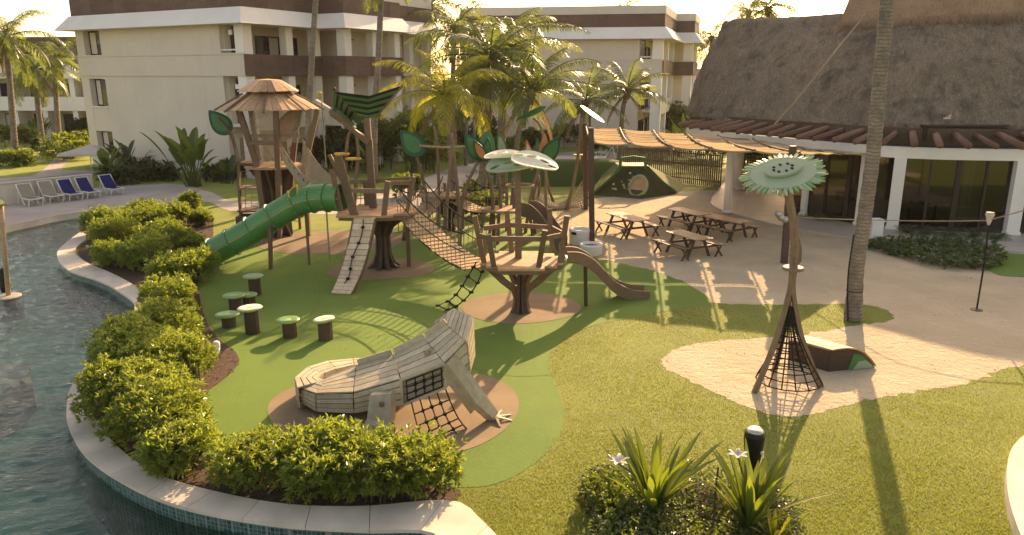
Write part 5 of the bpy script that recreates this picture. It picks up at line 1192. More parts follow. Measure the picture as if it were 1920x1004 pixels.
# ================================================================== slat fence behind the sand
FE = thing('slat_fence', 'curved fence of upright brown slats between the sand corner and the lawn behind', 'fence', G(1350, 353))
fbase = cat_rom([G(1168, 334), G(1230, 339), G(1290, 346), G(1350, 353)] , 20)
def fence(parent, line, h, n):
    acc = [0]
    for a, b in zip(line, line[1:]): acc.append(acc[-1] + (b - a).length)
    for k in range(n):
        s_ = acc[-1] * k / (n - 1); i = max(0, min(len(line) - 2, int(np.searchsorted(acc, s_)) - 1)); p = line[i].lerp(line[i + 1], (s_ - acc[i]) / (acc[i + 1] - acc[i])); d = line[i + 1] - line[i]
        hh = h + rnd.uniform(-.05, .05); m = MB(); m.box((p.x, p.y, hh / 2 + .03), (.085, .035, hh), math.atan2(d.y, d.x)); m.build('slat', M['wood'], parent)
    for z in (.35, h * .62, h - .12): m = MB(); m.tube([p + Vector((0, .05, z)) for p in line[::4] + [line[-1]]], .035, 6); m.build('rail', M['wood_dark'], parent)
fence(FE, fbase, 2.0, 50)
FE2 = thing('slat_fence', 'short run of upright slats behind the round columns beside the restaurant glass', 'fence', G(1430, 362))
fence(FE2, [G(1392, 357), G(1440, 360), G(1495, 363)], 2.0, 20)
# ================================================================== green mound and climbing hill
MD = MB(); c0 = G(1075, 352); rows = []
for j in range(9):
    t_ = j / 8; z = 1.45 * math.sin(t_ * math.pi / 2) ; row = []
    for k in range(25):
        a = math.pi + math.pi * k / 24; rx, ry = 5.4 * (1 - .55 * t_ ** 1.6), 1.9 * (1 - .8 * t_); row.append(Vector((c0.x - .5 + rx * math.cos(a), c0.y + 2.2 + ry * math.sin(a), z)))
    rows.append(row)
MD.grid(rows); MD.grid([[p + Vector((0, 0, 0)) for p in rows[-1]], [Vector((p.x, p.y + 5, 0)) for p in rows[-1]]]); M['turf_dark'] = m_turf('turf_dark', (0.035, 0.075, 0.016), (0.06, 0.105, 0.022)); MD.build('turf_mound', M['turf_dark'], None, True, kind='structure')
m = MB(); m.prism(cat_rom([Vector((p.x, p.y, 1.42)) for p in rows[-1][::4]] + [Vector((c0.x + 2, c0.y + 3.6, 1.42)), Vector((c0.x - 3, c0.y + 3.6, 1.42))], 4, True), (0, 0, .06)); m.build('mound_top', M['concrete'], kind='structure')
HL = thing('climbing_hill', 'dark green climbing hill with yellow tunnel mouth and green handrails', 'play hill', G(1190, 372))
b_ = [G(1112, 366), G(1200, 374), G(1268, 364), G(1290, 350)]; yb = b_[1].y
tz = 1.55; tl, tr_ = at(1160, 328, yb + 1.6), at(1216, 329, yb + 1.7); tl.z = tr_.z = tz; tl2, tr2 = tl + Vector((0, 1.6, 0)), tr_ + Vector((0, 1.6, 0))
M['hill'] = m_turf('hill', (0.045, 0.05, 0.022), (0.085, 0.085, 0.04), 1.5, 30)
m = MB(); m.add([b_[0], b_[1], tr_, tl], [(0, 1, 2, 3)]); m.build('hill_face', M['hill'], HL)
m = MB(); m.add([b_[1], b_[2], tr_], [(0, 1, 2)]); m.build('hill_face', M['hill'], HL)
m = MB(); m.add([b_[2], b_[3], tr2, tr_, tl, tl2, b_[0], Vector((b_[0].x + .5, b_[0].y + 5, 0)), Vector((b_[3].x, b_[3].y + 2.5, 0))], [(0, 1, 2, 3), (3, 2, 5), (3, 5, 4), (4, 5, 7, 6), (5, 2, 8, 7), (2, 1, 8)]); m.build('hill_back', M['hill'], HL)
m = MB(); m.slab(tl + Vector((0, 0, .05)), tr_ + Vector((0, 0, .05)), tr2 + Vector((0, 0, .05)), tl2 + Vector((0, 0, .05)), .06); m.build('top_deck', M['wood_tan'], HL)
fcn = ((b_[2] - b_[1]).cross(tr_ - b_[1])).normalized(); fcn = fcn if fcn.y < 0 else -fcn
tcn = (b_[1] * .66 + b_[2] * .0 + tr_ * .34) + Vector((.0, 0, 0)); fn2 = ((b_[1] - b_[0]).cross(tl - b_[0])).normalized(); fn2 = fn2 if fn2.y < 0 else -fn2
tcn = b_[0].lerp(b_[1], .86).lerp(tr_, .36); ux = (b_[1] - b_[0]).normalized(); uy = fn2.cross(ux); uy = uy if uy.z > 0 else -uy
ring_ = lambda r, k, n=28: [tcn + ux * (r * .86 * math.cos(2 * math.pi * i / n)) + uy * (r * 1.05 * math.sin(2 * math.pi * i / n)) + fn2 * k for i in range(n)]
m = MB(); A_, B_ = ring_(.62, .0), ring_(.62, .22); C_, D_ = ring_(.52, .22), ring_(.50, -.0); m.grid([A_ + A_[:1], B_ + B_[:1], C_ + C_[:1], D_ + D_[:1]]); m.build('tunnel_rim', M['green_pale'], HL, True)
m = MB(); m.prism(ring_(.52, .03), fn2 * .05); m.build('tunnel_panel', M['yellow'] if False else M['wood_tan'], HL)
for i in range(14):
    u, v = rnd.uniform(.08, .7), rnd.uniform(.12, .8); q = b_[0].lerp(b_[1], u).lerp(tl.lerp(tr_, u), v) + fn2 * .03; m = MB(); m.box(q, (.1, .07, .09), rnd.random()); m.build('climbing_hold', [M['white'], M['orange'], M['green_pale'], M['yellow']][i % 4], HL)
pts = [b_[0] + Vector((0, -.02, .1)), at(1162, 318, yb + 1.4), at(1164, 297, yb + 1.5), at(1188, 294, yb + 1.6), at(1209, 297, yb + 1.7), at(1211, 318, yb + 1.6), b_[2] + Vector((0, -.02, .1))]
for a, b in zip(pts, pts[1:]): m = MB(); m.bar(a, b, .16, .1); m.build('handrail', M['green_mid'], HL)
# ================================================================== poles with leaves and tulips, back platforms
def pole(parent, pts, Y, r=.07, name='pole', mat='wood_post', Y1=None):
    n = len(pts); c = cat_rom([at(a, b, lerp(Y, Y1 or Y, i / (n - 1))) for i, (a, b) in enumerate(pts)], 4); c[0].z = max(c[0].z, 0) if False else c[0].z
    if c[0].z < .6: c[0].z = 0
    m = MB(); m.tube(c, [lerp(r, r * .75, i / (len(c) - 1)) for i in range(len(c))], 8); return m.build(name, M[mat], parent, True)
def leaf_pole(label, stems, leaves, Y, cat='leaf ornament', name='leaf_pole'):
    b0 = at(*stems[0][0], Y); b0.z = 0; t = thing(name, label, cat, b0)
    for s_ in stems: pole(t, s_, Y, .075, 'stem')
    for (bp, tp, w, rm, pn, yo, sd_) in leaves: leaf_panel(t, at(*bp, Y + yo), at(*tp, Y + yo * 1.5), sd_, w, M[rm], M[pn], rimname='leaf_rim', panname='leaf_panel')
    return t
leaf_pole('dark green folded leaf on a thick leaning post behind the treehouse', [[(757, 450), (762, 400), (772, 325)], [(806, 440), (800, 370), (786, 310), (778, 290)]], [((792, 292), (750, 244), .36, 'green_dark', 'green_mid', 0, (.6, .1, -.3)), ((791, 294), (788, 250), .3, 'green_dark', 'green_dark', .25, (1, 0, .4))], 29.5)
leaf_pole('tall thin bent bare pole left of the crossed poles behind the treehouse', [[(823, 450), (823, 360), (820, 280), (814, 236)]], [], 31.5, 'pole', 'bent_pole')
leaf_pole('pair of crossed bare poles in front of the yellow-leaved palm', [[(836, 470), (838, 380), (846, 300), (850, 262)], [(862, 455), (860, 380), (852, 300), (846, 250)]], [], 28.5, 'pole', 'crossed_poles')
leaf_pole('green tulip flower with orange heart on bent stems behind the spotted canopies', [[(862, 440), (868, 370), (890, 315), (903, 300)], [(926, 440), (923, 370), (915, 325), (908, 300)]],
          [((908, 303), (871, 250), .30, 'green_dark', 'green_mid', -.1, (.8, .2, -.4)), ((906, 302), (917, 243), .34, 'green_mid', 'green_mid', .45, (1, 0, .1)), ((912, 303), (887, 262), .22, 'green_dark', 'orange', -.3, (.8, .1, -.4)), ((912, 303), (915, 258), .24, 'green_dark', 'green_mid', -.2, (1, -.3, 0))], 29.3)
leaf_pole('tulip flower with orange and green petals right of the spotted canopies', [[(985, 440), (995, 370), (1010, 320), (1020, 300)], [(1003, 420), (1000, 370), (1010, 330)]],
          [((1015, 304), (1006, 258), .18, 'green_dark', 'green_mid', .2, (1, 0, 0)), ((1018, 304), (1022, 250), .2, 'orange', 'orange', .1, (1, .2, 0)), ((1018, 306), (1050, 256), .32, 'green_dark', 'green_mid', 0, (.8, .2, .3)), ((998, 320), (987, 262), .16, 'orange', 'canvas', .4, (1, .2, 0))], 31.0)
leaf_pole('small green pointed leaf tip on a slim pole between the two tulips', [[(950, 430), (950, 350), (946, 300)]], [((946, 302), (935, 248), .2, 'green_mid', 'green_pale', 0, (1, .1, 0))], 31.5)
leaf_pole('big flat banana-like green leaf board on a curved pole before the palms', [[(1024, 420), (1023, 330), (1020, 270), (1012, 235), (1000, 222)]], [((1024, 200), (968, 226), .22, 'green_mid', 'green_mid', 0, (.2, 1, .5))], 34.5)
leaf_pole('slender arched double pole with yellow ring discs behind the treehouse', [[(649, 400), (647, 330), (652, 262), (662, 240)], [(664, 400), (668, 330), (672, 290), (668, 255), (660, 240)]], [], 29.5, 'play pole', 'ring_pole')
t = bpy.data.objects['ring_pole']
for px, py, Y in ((641, 291, 29.4), (663, 300, 29.4)): q = at(px, py, Y); m = MB(); m.lathe([(.26, 0), (.28, .04), (.26, .08)], q, 14, 1.15, .9); m.build('disc', M['yellow'], t)
MB().tube([at(786, 274, 29.5), at(830, 277, 30), at(871, 275, 29.3)], .05, 6).build('link_rope', M['bamboo'], bpy.data.objects['leaf_pole'])
# back small platform with fins
YB = 31.5
BP = thing('low_platform', 'low brown deck on curved dark fins between the two rope bridges at the back', 'play platform', (at(832, 400, YB).x, YB, 0))
bz = at(832, 368, YB - .6).z; bxx = BP.location.x
m = MB(); pg_ = [(bxx + 1.15 * math.cos(R(a)), YB + .85 * math.sin(R(a)), bz - .1) for a in range(15, 375, 45)]; m.prism(pg_, (0, 0, .1)); m.build('deck', M['wood_deck'], BP)
for a in (-120, -60, -15, 60, 160): fin(BP, (bxx + .2, YB, 0), R(a), [(.05, 0), (.3, 0), (.22, .5), (.7, bz - .1), (.05, bz - .1)], .1, M['wood_dark'], 'fin')
for (x, y) in ((.95, -.4), (.0, .7), (-.9, .2)): m = MB(); m.bar((bxx + x, YB + y, bz - .1), (bxx + x * 1.1, YB + y * 1.1, bz + .35), .12, .1); m.build('short_post', M['wood'], BP)
for (x, y) in ((-.85, -.3), (.8, .45)): m = MB(); m.bar((bxx + x, YB + y, 0), (bxx + x, YB + y, bz - .1), .1, .1); m.build('leg', M['wood'], BP)
YE = 29.6
EP = thing('slide_platform', 'small brown deck on splayed legs under ring rail, head of the back slide', 'play platform', (at(950, 400, YE).x, YE, 0)); ex = EP.location.x; ez = at(950, 394, YE - .4).z
m = MB(); m.prism([(ex + 1.1 * math.cos(R(a)), YE + .75 * math.sin(R(a)), ez - .1) for a in range(22, 382, 45)], (0, 0, .1)); m.build('deck', M['wood_deck'], EP)
for (x, y) in ((-.9, -.4), (-.3, -.65), (.5, -.6), (.9, .3), (-.6, .6)):
    m = MB(); m.bar((ex + x * 1.2, YE + y * 1.2, 0), (ex + x, YE + y, ez - .1), .13, .1); m.build('leg', M['wood'], EP)
for px, py in ((921, 330), (935, 330), (960, 335)): pole(EP, [(px + 4, 396), (px + 3, 365), (px, py)], YE, .07, 'pole')
c = at(975, 348, YE + .3); m = MB(); m.tube([c + Vector((.55 * math.cos(2 * math.pi * k / 20), .5 * math.sin(2 * math.pi * k / 20), 0)) for k in range(20)], .045, 6, False, True); m.build('ring_rail', M['bamboo'], EP)
BS = thing('back_slide', 'brown high-sided slide descending behind the nest platform railing', 'slide', at(1040, 430, 27.2)); BS.location.z = 0
bs = cat_rom([at(985, 398, 29.3), at(1003, 402, 28.8), at(1022, 420, 28.2), at(1040, 446, 27.6), at(1056, 462, 27.3)], 6); bs[-1].z = .15
for side in (-1, 1):
    o_ = Vector((.5, .85, 0)) * (.36 * side); m = MB(); a_ = [p + o_ + Vector((0, 0, -.12)) for p in bs]; b2 = [p + o_ + Vector((0, 0, .42)) for p in bs]; th = Vector((.0, .06, 0)); m.grid([a_, b2]); m.grid([[p + th for p in b2], [p + th for p in a_]]); m.grid([b2, [p + th for p in b2]]); m.build('side_panel', M['wood'], BS)
m = MB(); o_ = Vector((.5, .85, 0)) * .36; m.grid([[p - o_ for p in bs], [p + o_ for p in bs]]); m.build('slide_bed', M['metal'], BS, True)
plank_bridge('suspension_bridge', 'short back rope bridge from the low deck toward the slide deck', at(858, 374, YB - .2), at(926, 396, YE), .9, .16, 10, .85)
plank_bridge('suspension_bridge', 'rear rope bridge between the treehouse deck and the low deck behind', at(770, 398, 26.6), at(812, 372, YB - .5), .8, .3, 12, .8)
for (lab, x0, x1) in [('low grey garden net post row', 0, 0)]: pass
# woven rope cone net by the sand
NW = thing('net_climber', 'pale rope net climber slung between bent poles beside the sand edge', 'net climber', G(1055, 392))
pole(NW, [(1062, 392), (1075, 345), (1084, 290), (1090, 222)], 36.5, .09); pole(NW, [(1100, 396), (1096, 345), (1092, 300), (1089, 255)], 37.5, .07); pole(NW, [(1004, 390), (1012, 350), (1008, 318)], 36.5, .07); pole(NW, [(1038, 380), (1028, 350), (1022, 310), (1024, 262)], 38.5, .07)
rows = []
for i in range(9):
    t_ = i / 8; row = []
    for j in range(27):
        u = j / 26; top = at(1004, 352, 36.8).lerp(at(1094, 338, 37.4), u); top.z -= 1.1 * math.sin(math.pi * u) * .9; bot = G(990 + 120 * u, 393 - 2 * u); row.append(top.lerp(bot, t_) + Vector((0, -.5 * math.sin(math.pi * t_), 0)))
    rows.append(row)
grid_net(rows, .03, NW, 'net', M['net'])
q = at(1087, 293, 37.0); m = MB(); m.lathe([(.28, 0), (.3, .05), (.28, .08)], q, 14, 1.15, .9); m.build('disc', M['yellow'], NW)
# glinting leaf disc above the canopy
GD = thing('reflecting_leaf', 'oval pale leaf disc glinting in the sun above the canopy corner', 'leaf ornament', at(1096, 240, 37.4)); GD.location.z = 0
q = at(1110, 215, 37.4); m = MB(); ax = (at(1135, 229, 37.0) - at(1086, 200, 37.8)); n3 = Vector((ax.z * .3, -.38, 1)).normalized(); ax.normalize(); n3 = (sdir + Vector((0, -1, .16)).normalized()).normalized(); ax = (ax - n3 * ax.dot(n3)).normalized(); ay = n3.cross(ax)
m.prism([q + ax * (.74 * math.cos(2 * math.pi * k / 28)) + ay * (.42 * math.sin(2 * math.pi * k / 28)) for k in range(28)], n3 * .04); M['gloss_pale'] = m_plain('gloss_pale', (.7, .7, .55), .22, .03, 2); m.build('leaf_board', M['gloss_pale'], GD)
m = MB(); m.tube([Vector((q.x - .1, q.y, 0)), q + Vector((-.1, 0, -.05))], .06, 8); m.build('pole', M['wood_post'], GD)
# rope and ball nets low behind the treehouse, wooden box
CN = thing('rope_tunnel', 'low net-sided rope tunnel behind the treehouse, near the garden path', 'rope bridge', at(770, 400, 29.0)); CN.location.z = 0
rows = [[at(735 + 12 * j, 372 + 22 * i - 5 * math.sin(math.pi * j / 6) + (j > 3) * 2, 28.6 + .05 * j) for j in range(8)] for i in range(4)]
grid_net(rows, .016, CN, 'net', M['rope'])
# ================================================================== loungers, low wall, parasol by the pool
LW = thing('terrace_wall', 'low pale garden wall behind the row of beach chairs', 'wall', G(90, 374))
wb = [G(-60, 392), G(60, 377), G(175, 363)]
for a, b in zip(wb, wb[1:]): m = MB(); m.bar(a + Vector((0, 0, .52)), b + Vector((0, 0, .52)), .3, 1.03); m.build('wall_run', M['plaster'], LW); m = MB(); m.bar(a + Vector((0, 0, 1.07)), b + Vector((0, 0, 1.07)), .42, .07); m.build('wall_cap', M['coping'], LW)
def lounger(fab):
    t = thing('beach_chair', 'x', 'beach chair', (0, 0, 0), 'beach chairs on the pool terrace')
    m = MB(); m.slab((-.30, -.55, 1.02), (.30, -.55, 1.02), (.30, .02, .36), (-.30, .02, .36), .03) ; 
    m.v = [(x, y, z) for x, y, z in m.v]; m.build('back_sling', M[fab], t)
    m = MB(); m.slab((-.30, .72, .36), (-.30, .03, .35), (.30, .03, .35), (.30, .72, .36), .03); m.build('seat_sling', M[fab], t)
    for s_ in (-1, 1):
        x = .33 * s_; m = MB(); m.bar((x, -.58, 1.04), (x, .10, .0), .045, .05); m.build('frame_rail', M['white'], t)
        m = MB(); m.bar((x, -.15, .36), (x, .78, .36), .045, .05); m.build('seat_rail', M['white'], t); m = MB(); m.bar((x, .7, .36), (x, .55, 0), .045, .05); m.build('leg', M['white'], t); m = MB(); m.bar((x, -.42, .8), (x, -.62, 0), .04, .04); m.build('leg', M['white'], t)
    for ya, za in ((.76, .36), (-.57, 1.03)): m = MB(); m.bar((-.33, ya, za), (.33, ya, za), .04, .04); m.build('cross_bar', M['white'], t)
    return t
lb_, ll = lounger('fabric_beige'), lounger('fabric_blue')
spots = [(58, 384, 'b', 'beige beach chair at the left end of the row on the terrace'), (97, 378, 'b', 'beige beach chair with a blue beach chair close on its other side'), (133, 374, 'n', 'navy blue beach chair right beside the beige chairs'), (166, 370, 'n', 'navy blue beach chair in the middle of the three blue ones'), (210, 364, 'n', 'navy blue beach chair standing apart at the right end, under the parasol')]
seen = set()
for px, py, k, lab in spots:
    p = G(px, py); src = lb_ if k == 'b' else ll
    if k in seen: dup(src, p, R(-125), lab)
    else: src.location = p; src.rotation_euler = (0, 0, R(-125)); src['label'] = lab; seen.add(k)
ub = G(172, 328); UM = thing('parasol', 'beige square parasol open behind the navy beach chairs', 'parasol', ub)
ctr = at(170, 283, ub.y); m = MB(); w = 1.55; cor = [Vector((ctr.x + a * w, ub.y + b * w * .8, ctr.z - .12)) for a, b in ((-1, -1), (1, -1), (1, 1), (-1, 1))]; apx = Vector((ctr.x, ub.y, ctr.z + .42))
for k in range(4):
    a, b = cor[k], cor[(k + 1) % 4]; m = MB(); mid_ = a.lerp(b, .5) + Vector((0, 0, .02)); m.add([a, mid_, b, apx, a + Vector((0, 0, -.14)), mid_ + Vector((0, 0, -.14)), b + Vector((0, 0, -.14))], [(0, 1, 3), (1, 2, 3), (4, 5, 1, 0), (5, 6, 2, 1)]); m.build('canopy_panel', M['canvas'], UM)
m = MB(); m.tube([Vector((ub.x, ub.y, 0)), apx], .03, 8); m.build('pole', M['white'], UM); m = MB(); m.box((ub.x, ub.y, .05), (.5, .5, .1)); m.build('base', M['concrete'], UM)
for px, py, lab in [(930, 328, 'white slatted sun lounger on the path beyond the tulip flower'), (1140, 296, 'white lounger chair beyond the canopy beside the hill'), (905, 322, 'dark-shaded folding lounger behind the green tulip')]:
    p = G(px, py); r_ = dup(lb_, p, R(60), lab, (1.3, 1.3, 1.15)); r_['group'] = 'loungers on the far garden path'
# pool feature post, bin and garden bollards
PP = thing('pool_spray_post', 'yellow wooden spray post with green leaf top standing in the pool', 'pool post', G(12, 557, -.24))
pb_ = G(12, 557, -.24); m = MB(); m.tube([pb_ + Vector((0, 0, -.8)), at(4, 420, pb_.y), at(2, 385, pb_.y)], .07, 10); m.build('post', M['wood_tan'], PP, True)
m = MB(); m.lathe([(.42, -.7), (.42, .02), (.36, .05), (.1, .06)], pb_, 16); m.build('base', M['concrete'], PP)
leaf_panel(PP, at(-25, 378, pb_.y), at(14, 384, pb_.y), (0, 1, .3), .5, M['blade_yellow'], M['green_pale']); 
m = MB(); q = at(3, 500, pb_.y + .5); m.lathe([(.12, 0), (.16, .2), (.1, .7), (.03, .8)], (q.x, q.y, -.24), 10); m.build('dark_fin', M['black_metal'], PP)
def bollard(px, py, ty, r, lab, mat, head):
    p = G(px, py); h = at(px, ty, p.y).z; t = thing('bollard_lamp', lab, 'bollard lamp', p)
    m = MB(); m.lathe([(r * .95, 0), (r, h * .62)], p, 14); m.build('stem', M[mat], t, True); m = MB(); m.lathe([(r * 1.05, h * .62), (r * 1.15, h * .66), (r * 1.1, h * .92), (r * .8, h * .98), (.01, h)], p, 14); m.build('head', M[head], t, True)
    return t
bollard(408, 672, 640, .075, 'small bollard lamp with white top at the hedge mulch corner', 'metal', 'white')
p = G(1407, 905); h = at(1408, 803, p.y).z; BL = thing('bollard_lamp', 'large dark rounded bollard lamp standing behind the white-flowered lily', 'bollard lamp', p)
m = MB(); m.lathe([(.10, 0), (.11, h * .35), (.15, h * .6), (.165, h * .85), (.155, h * .94)], p, 18); m.build('body', M['black_metal'], BL, True)
m = MB(); m.lathe([(.157, h * .94), (.12, h * .985), (.01, h)], p, 18); m.build('cap', M['metal'], BL, True); m = MB(); m.lathe([(.03, 0), (.03, .04)], p + Vector((.1, -.13, h * .6)), 8); m.build('screw', M['white'], BL)
BXX = thing('dark_planter', 'dark box planter half hidden behind the hedge beside the turf', 'planter', G(358, 582)); q = G(358, 582); m = MB(); m.lathe([(.27, 0), (.3, .5), (.26, .5), (.24, .4)], q, 8); m.build('box', M['wood_dark'], BXX); m = MB(); m.lathe([(.24, .42), (.02, .44)], q, 8); m.build('soil', M['soil'], BXX)
# white curved coping at the corner of another basin
cv = cat_rom([G(1990, 815), G(1930, 830), G(1896, 858), G(1884, 900), G(1886, 950), G(1900, 1004), G(1930, 1080)], 8); cw = off_line(cv, -.55)
WW = thing('basin_wall', 'white curved basin edge cutting into the lawn', 'wall', G(1884, 900))
ns_ = 12; st_ = len(cv) // ns_
for k in range(ns_):
    i0, i1 = k * (len(cv) - 1) // ns_, (k + 1) * (len(cv) - 1) // ns_; m = MB()
    for i in range(i0, i1): q = [cv[i].lerp(cv[i + 1], .06 if i == i0 else 0), cv[i + 1], cw[i + 1], cw[i].lerp(cw[i + 1], .06 if i == i0 else 0)]; m.hexa([(p.x, p.y, 0) for p in q] + [(p.x, p.y, .22) for p in q])
    m.build('coping_slab', M['coping'], WW)
rg = np.random.default_rng(5); rnd = random.Random(31)
def leaf_batch(P, D, L_, W_, fold=.25, droop=.15):
    """diamond leaves: P bases, D unit directions, L_ lengths, W_ half widths -> verts, tris (two folded triangles each, split crosswise for droop)"""
    n = len(P); up = np.tile(np.array([0, 0, 1.0]), (n, 1)) + rg.normal(0, .35, (n, 3)); S_ = np.cross(D, up); S_ /= np.linalg.norm(S_, axis=1, keepdims=True) + 1e-9; Nn = np.cross(S_, D)
    L_ = np.asarray(L_).reshape(-1, 1) * np.ones((n, 1)); W_ = np.asarray(W_).reshape(-1, 1) * np.ones((n, 1))
    mid = P + D * L_ * .5; tip = P + D * L_ - Nn * L_ * droop
    V = np.stack([P, mid - S_ * W_ + Nn * W_ * fold, tip, mid + S_ * W_ + Nn * W_ * fold], 1).reshape(-1, 3)
    b = (np.arange(n) * 4)[:, None]; F = np.concatenate([b + np.array([[0, 1, 2]]), b + np.array([[0, 2, 3]])], 0)
    return V, F
def unit(v): return v / (np.linalg.norm(v, axis=-1, keepdims=True) + 1e-9)
def foliage(name, centers, radii, n_ros, per, ll, lw, mat, parent, flat=.0, ground=0.0, up=.55, squash=1.0, inner=.25, sprig=.12):
    """rosettes of leaves over a union of lumpy ellipsoids"""
    centers = np.array(centers, float); radii = np.array(radii, float); w = (radii[:, 0] * radii[:, 1]); w = w / w.sum(); k = rg.choice(len(centers), n_ros, p=w)
    d = unit(rg.normal(0, 1, (n_ros, 3))); d[:, 2] = np.where(d[:, 2] < -.35, -d[:, 2], d[:, 2]); rr = np.where(rg.random(n_ros) < inner, rg.uniform(.4, .85, n_ros), rg.uniform(.88, 1.08, n_ros))
    spr = (rg.random(n_ros) < sprig) & (d[:, 2] > .1); d[spr] = unit(d[spr] + np.array([0, 0, .5])); rr = np.where(spr, rg.uniform(1.08, 1.42, n_ros), rr)
    P = centers[k] + d * radii[k] * rr[:, None]; P[:, 2] = np.maximum(P[:, 2], ground + .03)
    ax = unit(d * .8 + np.array([0, 0, up]) + rg.normal(0, .25, (n_ros, 3)))
    PP = np.repeat(P, per, 0); AX = np.repeat(ax, per, 0); q = unit(rg.normal(0, 1, (n_ros * per, 3))); q = unit(q - (q * AX).sum(1, keepdims=True) * AX)
    spread = rg.uniform(.45, 1.15, (n_ros * per, 1)); D = unit(AX * np.cos(spread) + q * np.sin(spread)); PP = PP - AX * rg.uniform(0, ll * .7, (n_ros * per, 1))
    V, F = leaf_batch(PP, D, rg.uniform(.65, 1.15, n_ros * per) * ll, rg.uniform(.75, 1.2, n_ros * per) * lw)
    return tagset(np_mesh(name, V, F, M[mat], False, parent), kind='stuff')
def shrub(name, label, cat, blobs, n_ros, per, ll, lw, mat, group=None, core='twig', stems=4):
    """blobs: (x, y, z, rx, ry, rz)"""
    blobs = [tuple(b) for b in blobs]; b0 = blobs[0]; t = thing(name, label, cat, (b0[0], b0[1], 0), group)
    foliage('foliage', [b[:3] for b in blobs], [b[3:] for b in blobs], n_ros, per, ll, lw, mat, t)
    m = MB()
    for b in blobs:
        for k in range(stems):
            a = rnd.uniform(0, 6.28); r_ = rnd.uniform(.1, .75)
            m.tube([(b[0] + .15 * math.cos(a) * b[3], b[1] + .15 * math.sin(a) * b[4], 0), (b[0] + r_ * .5 * math.cos(a) * b[3], b[1] + r_ * .5 * math.sin(a) * b[4], b[2] * .7), (b[0] + r_ * math.cos(a) * b[3], b[1] + r_ * math.sin(a) * b[4], b[2] + b[5] * .5)], [.022, .016, .008], 5, False)
    m.build('stems', M[core], t, kind='stuff'); return t
# ------------------------------------------------------------------ hedge round the pool bed
hedge = [  # photo base px, width m, height m, label
    (272, 452, 1.5, 1.15, 'rounded hedge shrub at the far bend of the pool wall'), (215, 470, 1.45, 1.15, 'hedge shrub nearest the tip of the curved pool wall'),
    (318, 430, 1.25, 1.0, 'hedge shrub between the pool bend and the lawn, behind two larger ones'), (355, 400, .75, .85, 'small round clipped shrub standing alone on the lawn edge near the terrace'), (374, 424, .8, .6, 'small low shrub beside the round clipped shrub on the lawn'),
    (270, 508, 1.35, .95, 'dark hedge shrub overhanging the pool wall below the far bend'), (335, 535, 1.5, .85, 'hedge shrub in front of the tube slide mouth'),
    (190, 448, 1.2, 1.1, 'hedge shrub hanging over the outermost tip of the pool wall'), (212, 502, 1.0, .8, 'low hedge shrub in the hollow just below the pool wall tip'), (305, 478, 1.35, 1.0, 'hedge shrub in the middle of the back clump, away from the wall'), (262, 425, 1.2, .95, 'hedge shrub at the terrace end of the back clump'), (350, 480, 1.0, .7, 'low shrub between the back clump and the tube slide'),
    (312, 592, 1.15, .9, 'bright yellow-green hedge shrub at the narrowest part of the bed'), (306, 655, 1.3, .95, 'hedge shrub at the widest pool bend behind the bollard lamp'),
    (250, 705, 1.45, 1.0, 'hedge shrub over the coping on the pool side of the mulch patch'), (308, 732, 1.25, 1.0, 'hedge shrub with white flecks beside the open mulch patch'),
    (235, 790, 1.35, 1.0, 'hedge shrub in the middle of the long pool curve'), (290, 835, 1.35, .95, 'hedge shrub next to the sharp turf corner'), (345, 888, .95, .72, 'last hedge shrub before the gap in the bed'),
    (482, 918, 1.05, .70, 'first shrub after the gap in front of the lizard'), (585, 928, 1.2, .80, 'broad shrub directly in front of the lizard tail'), (690, 931, 1.2, .80, 'shrub in front of the lizard hind foot'), (786, 928, 1.05, .78, 'end shrub of the front row beside the lawn')]
for (px, py, w, h, lab) in hedge:
    p = G(px, py); bl = []; w *= 1.44; h *= 1.12
    r0 = w / 2
    bl.append((p.x, p.y + r0 * .3, h * .40, r0 * .9, r0 * .85, h * .54))
    for k in range(6):
        a = rnd.uniform(0, 6.28); rr = r0 * rnd.uniform(.35, .6); s_ = rnd.uniform(.42, .62); bl.append((p.x + rr * math.cos(a), p.y + r0 * .3 + rr * math.sin(a), h * rnd.uniform(.26, .68), r0 * s_, r0 * s_, h * s_ * .62))
    lk = rnd.uniform(.8, 1.22); shrub('hedge_shrub', lab, 'shrub', bl, int(720 * w / lk), 8, .112 * lk, .0195 * lk, 'leaf_hedge', 'shrubs in the curved bed along the pool')
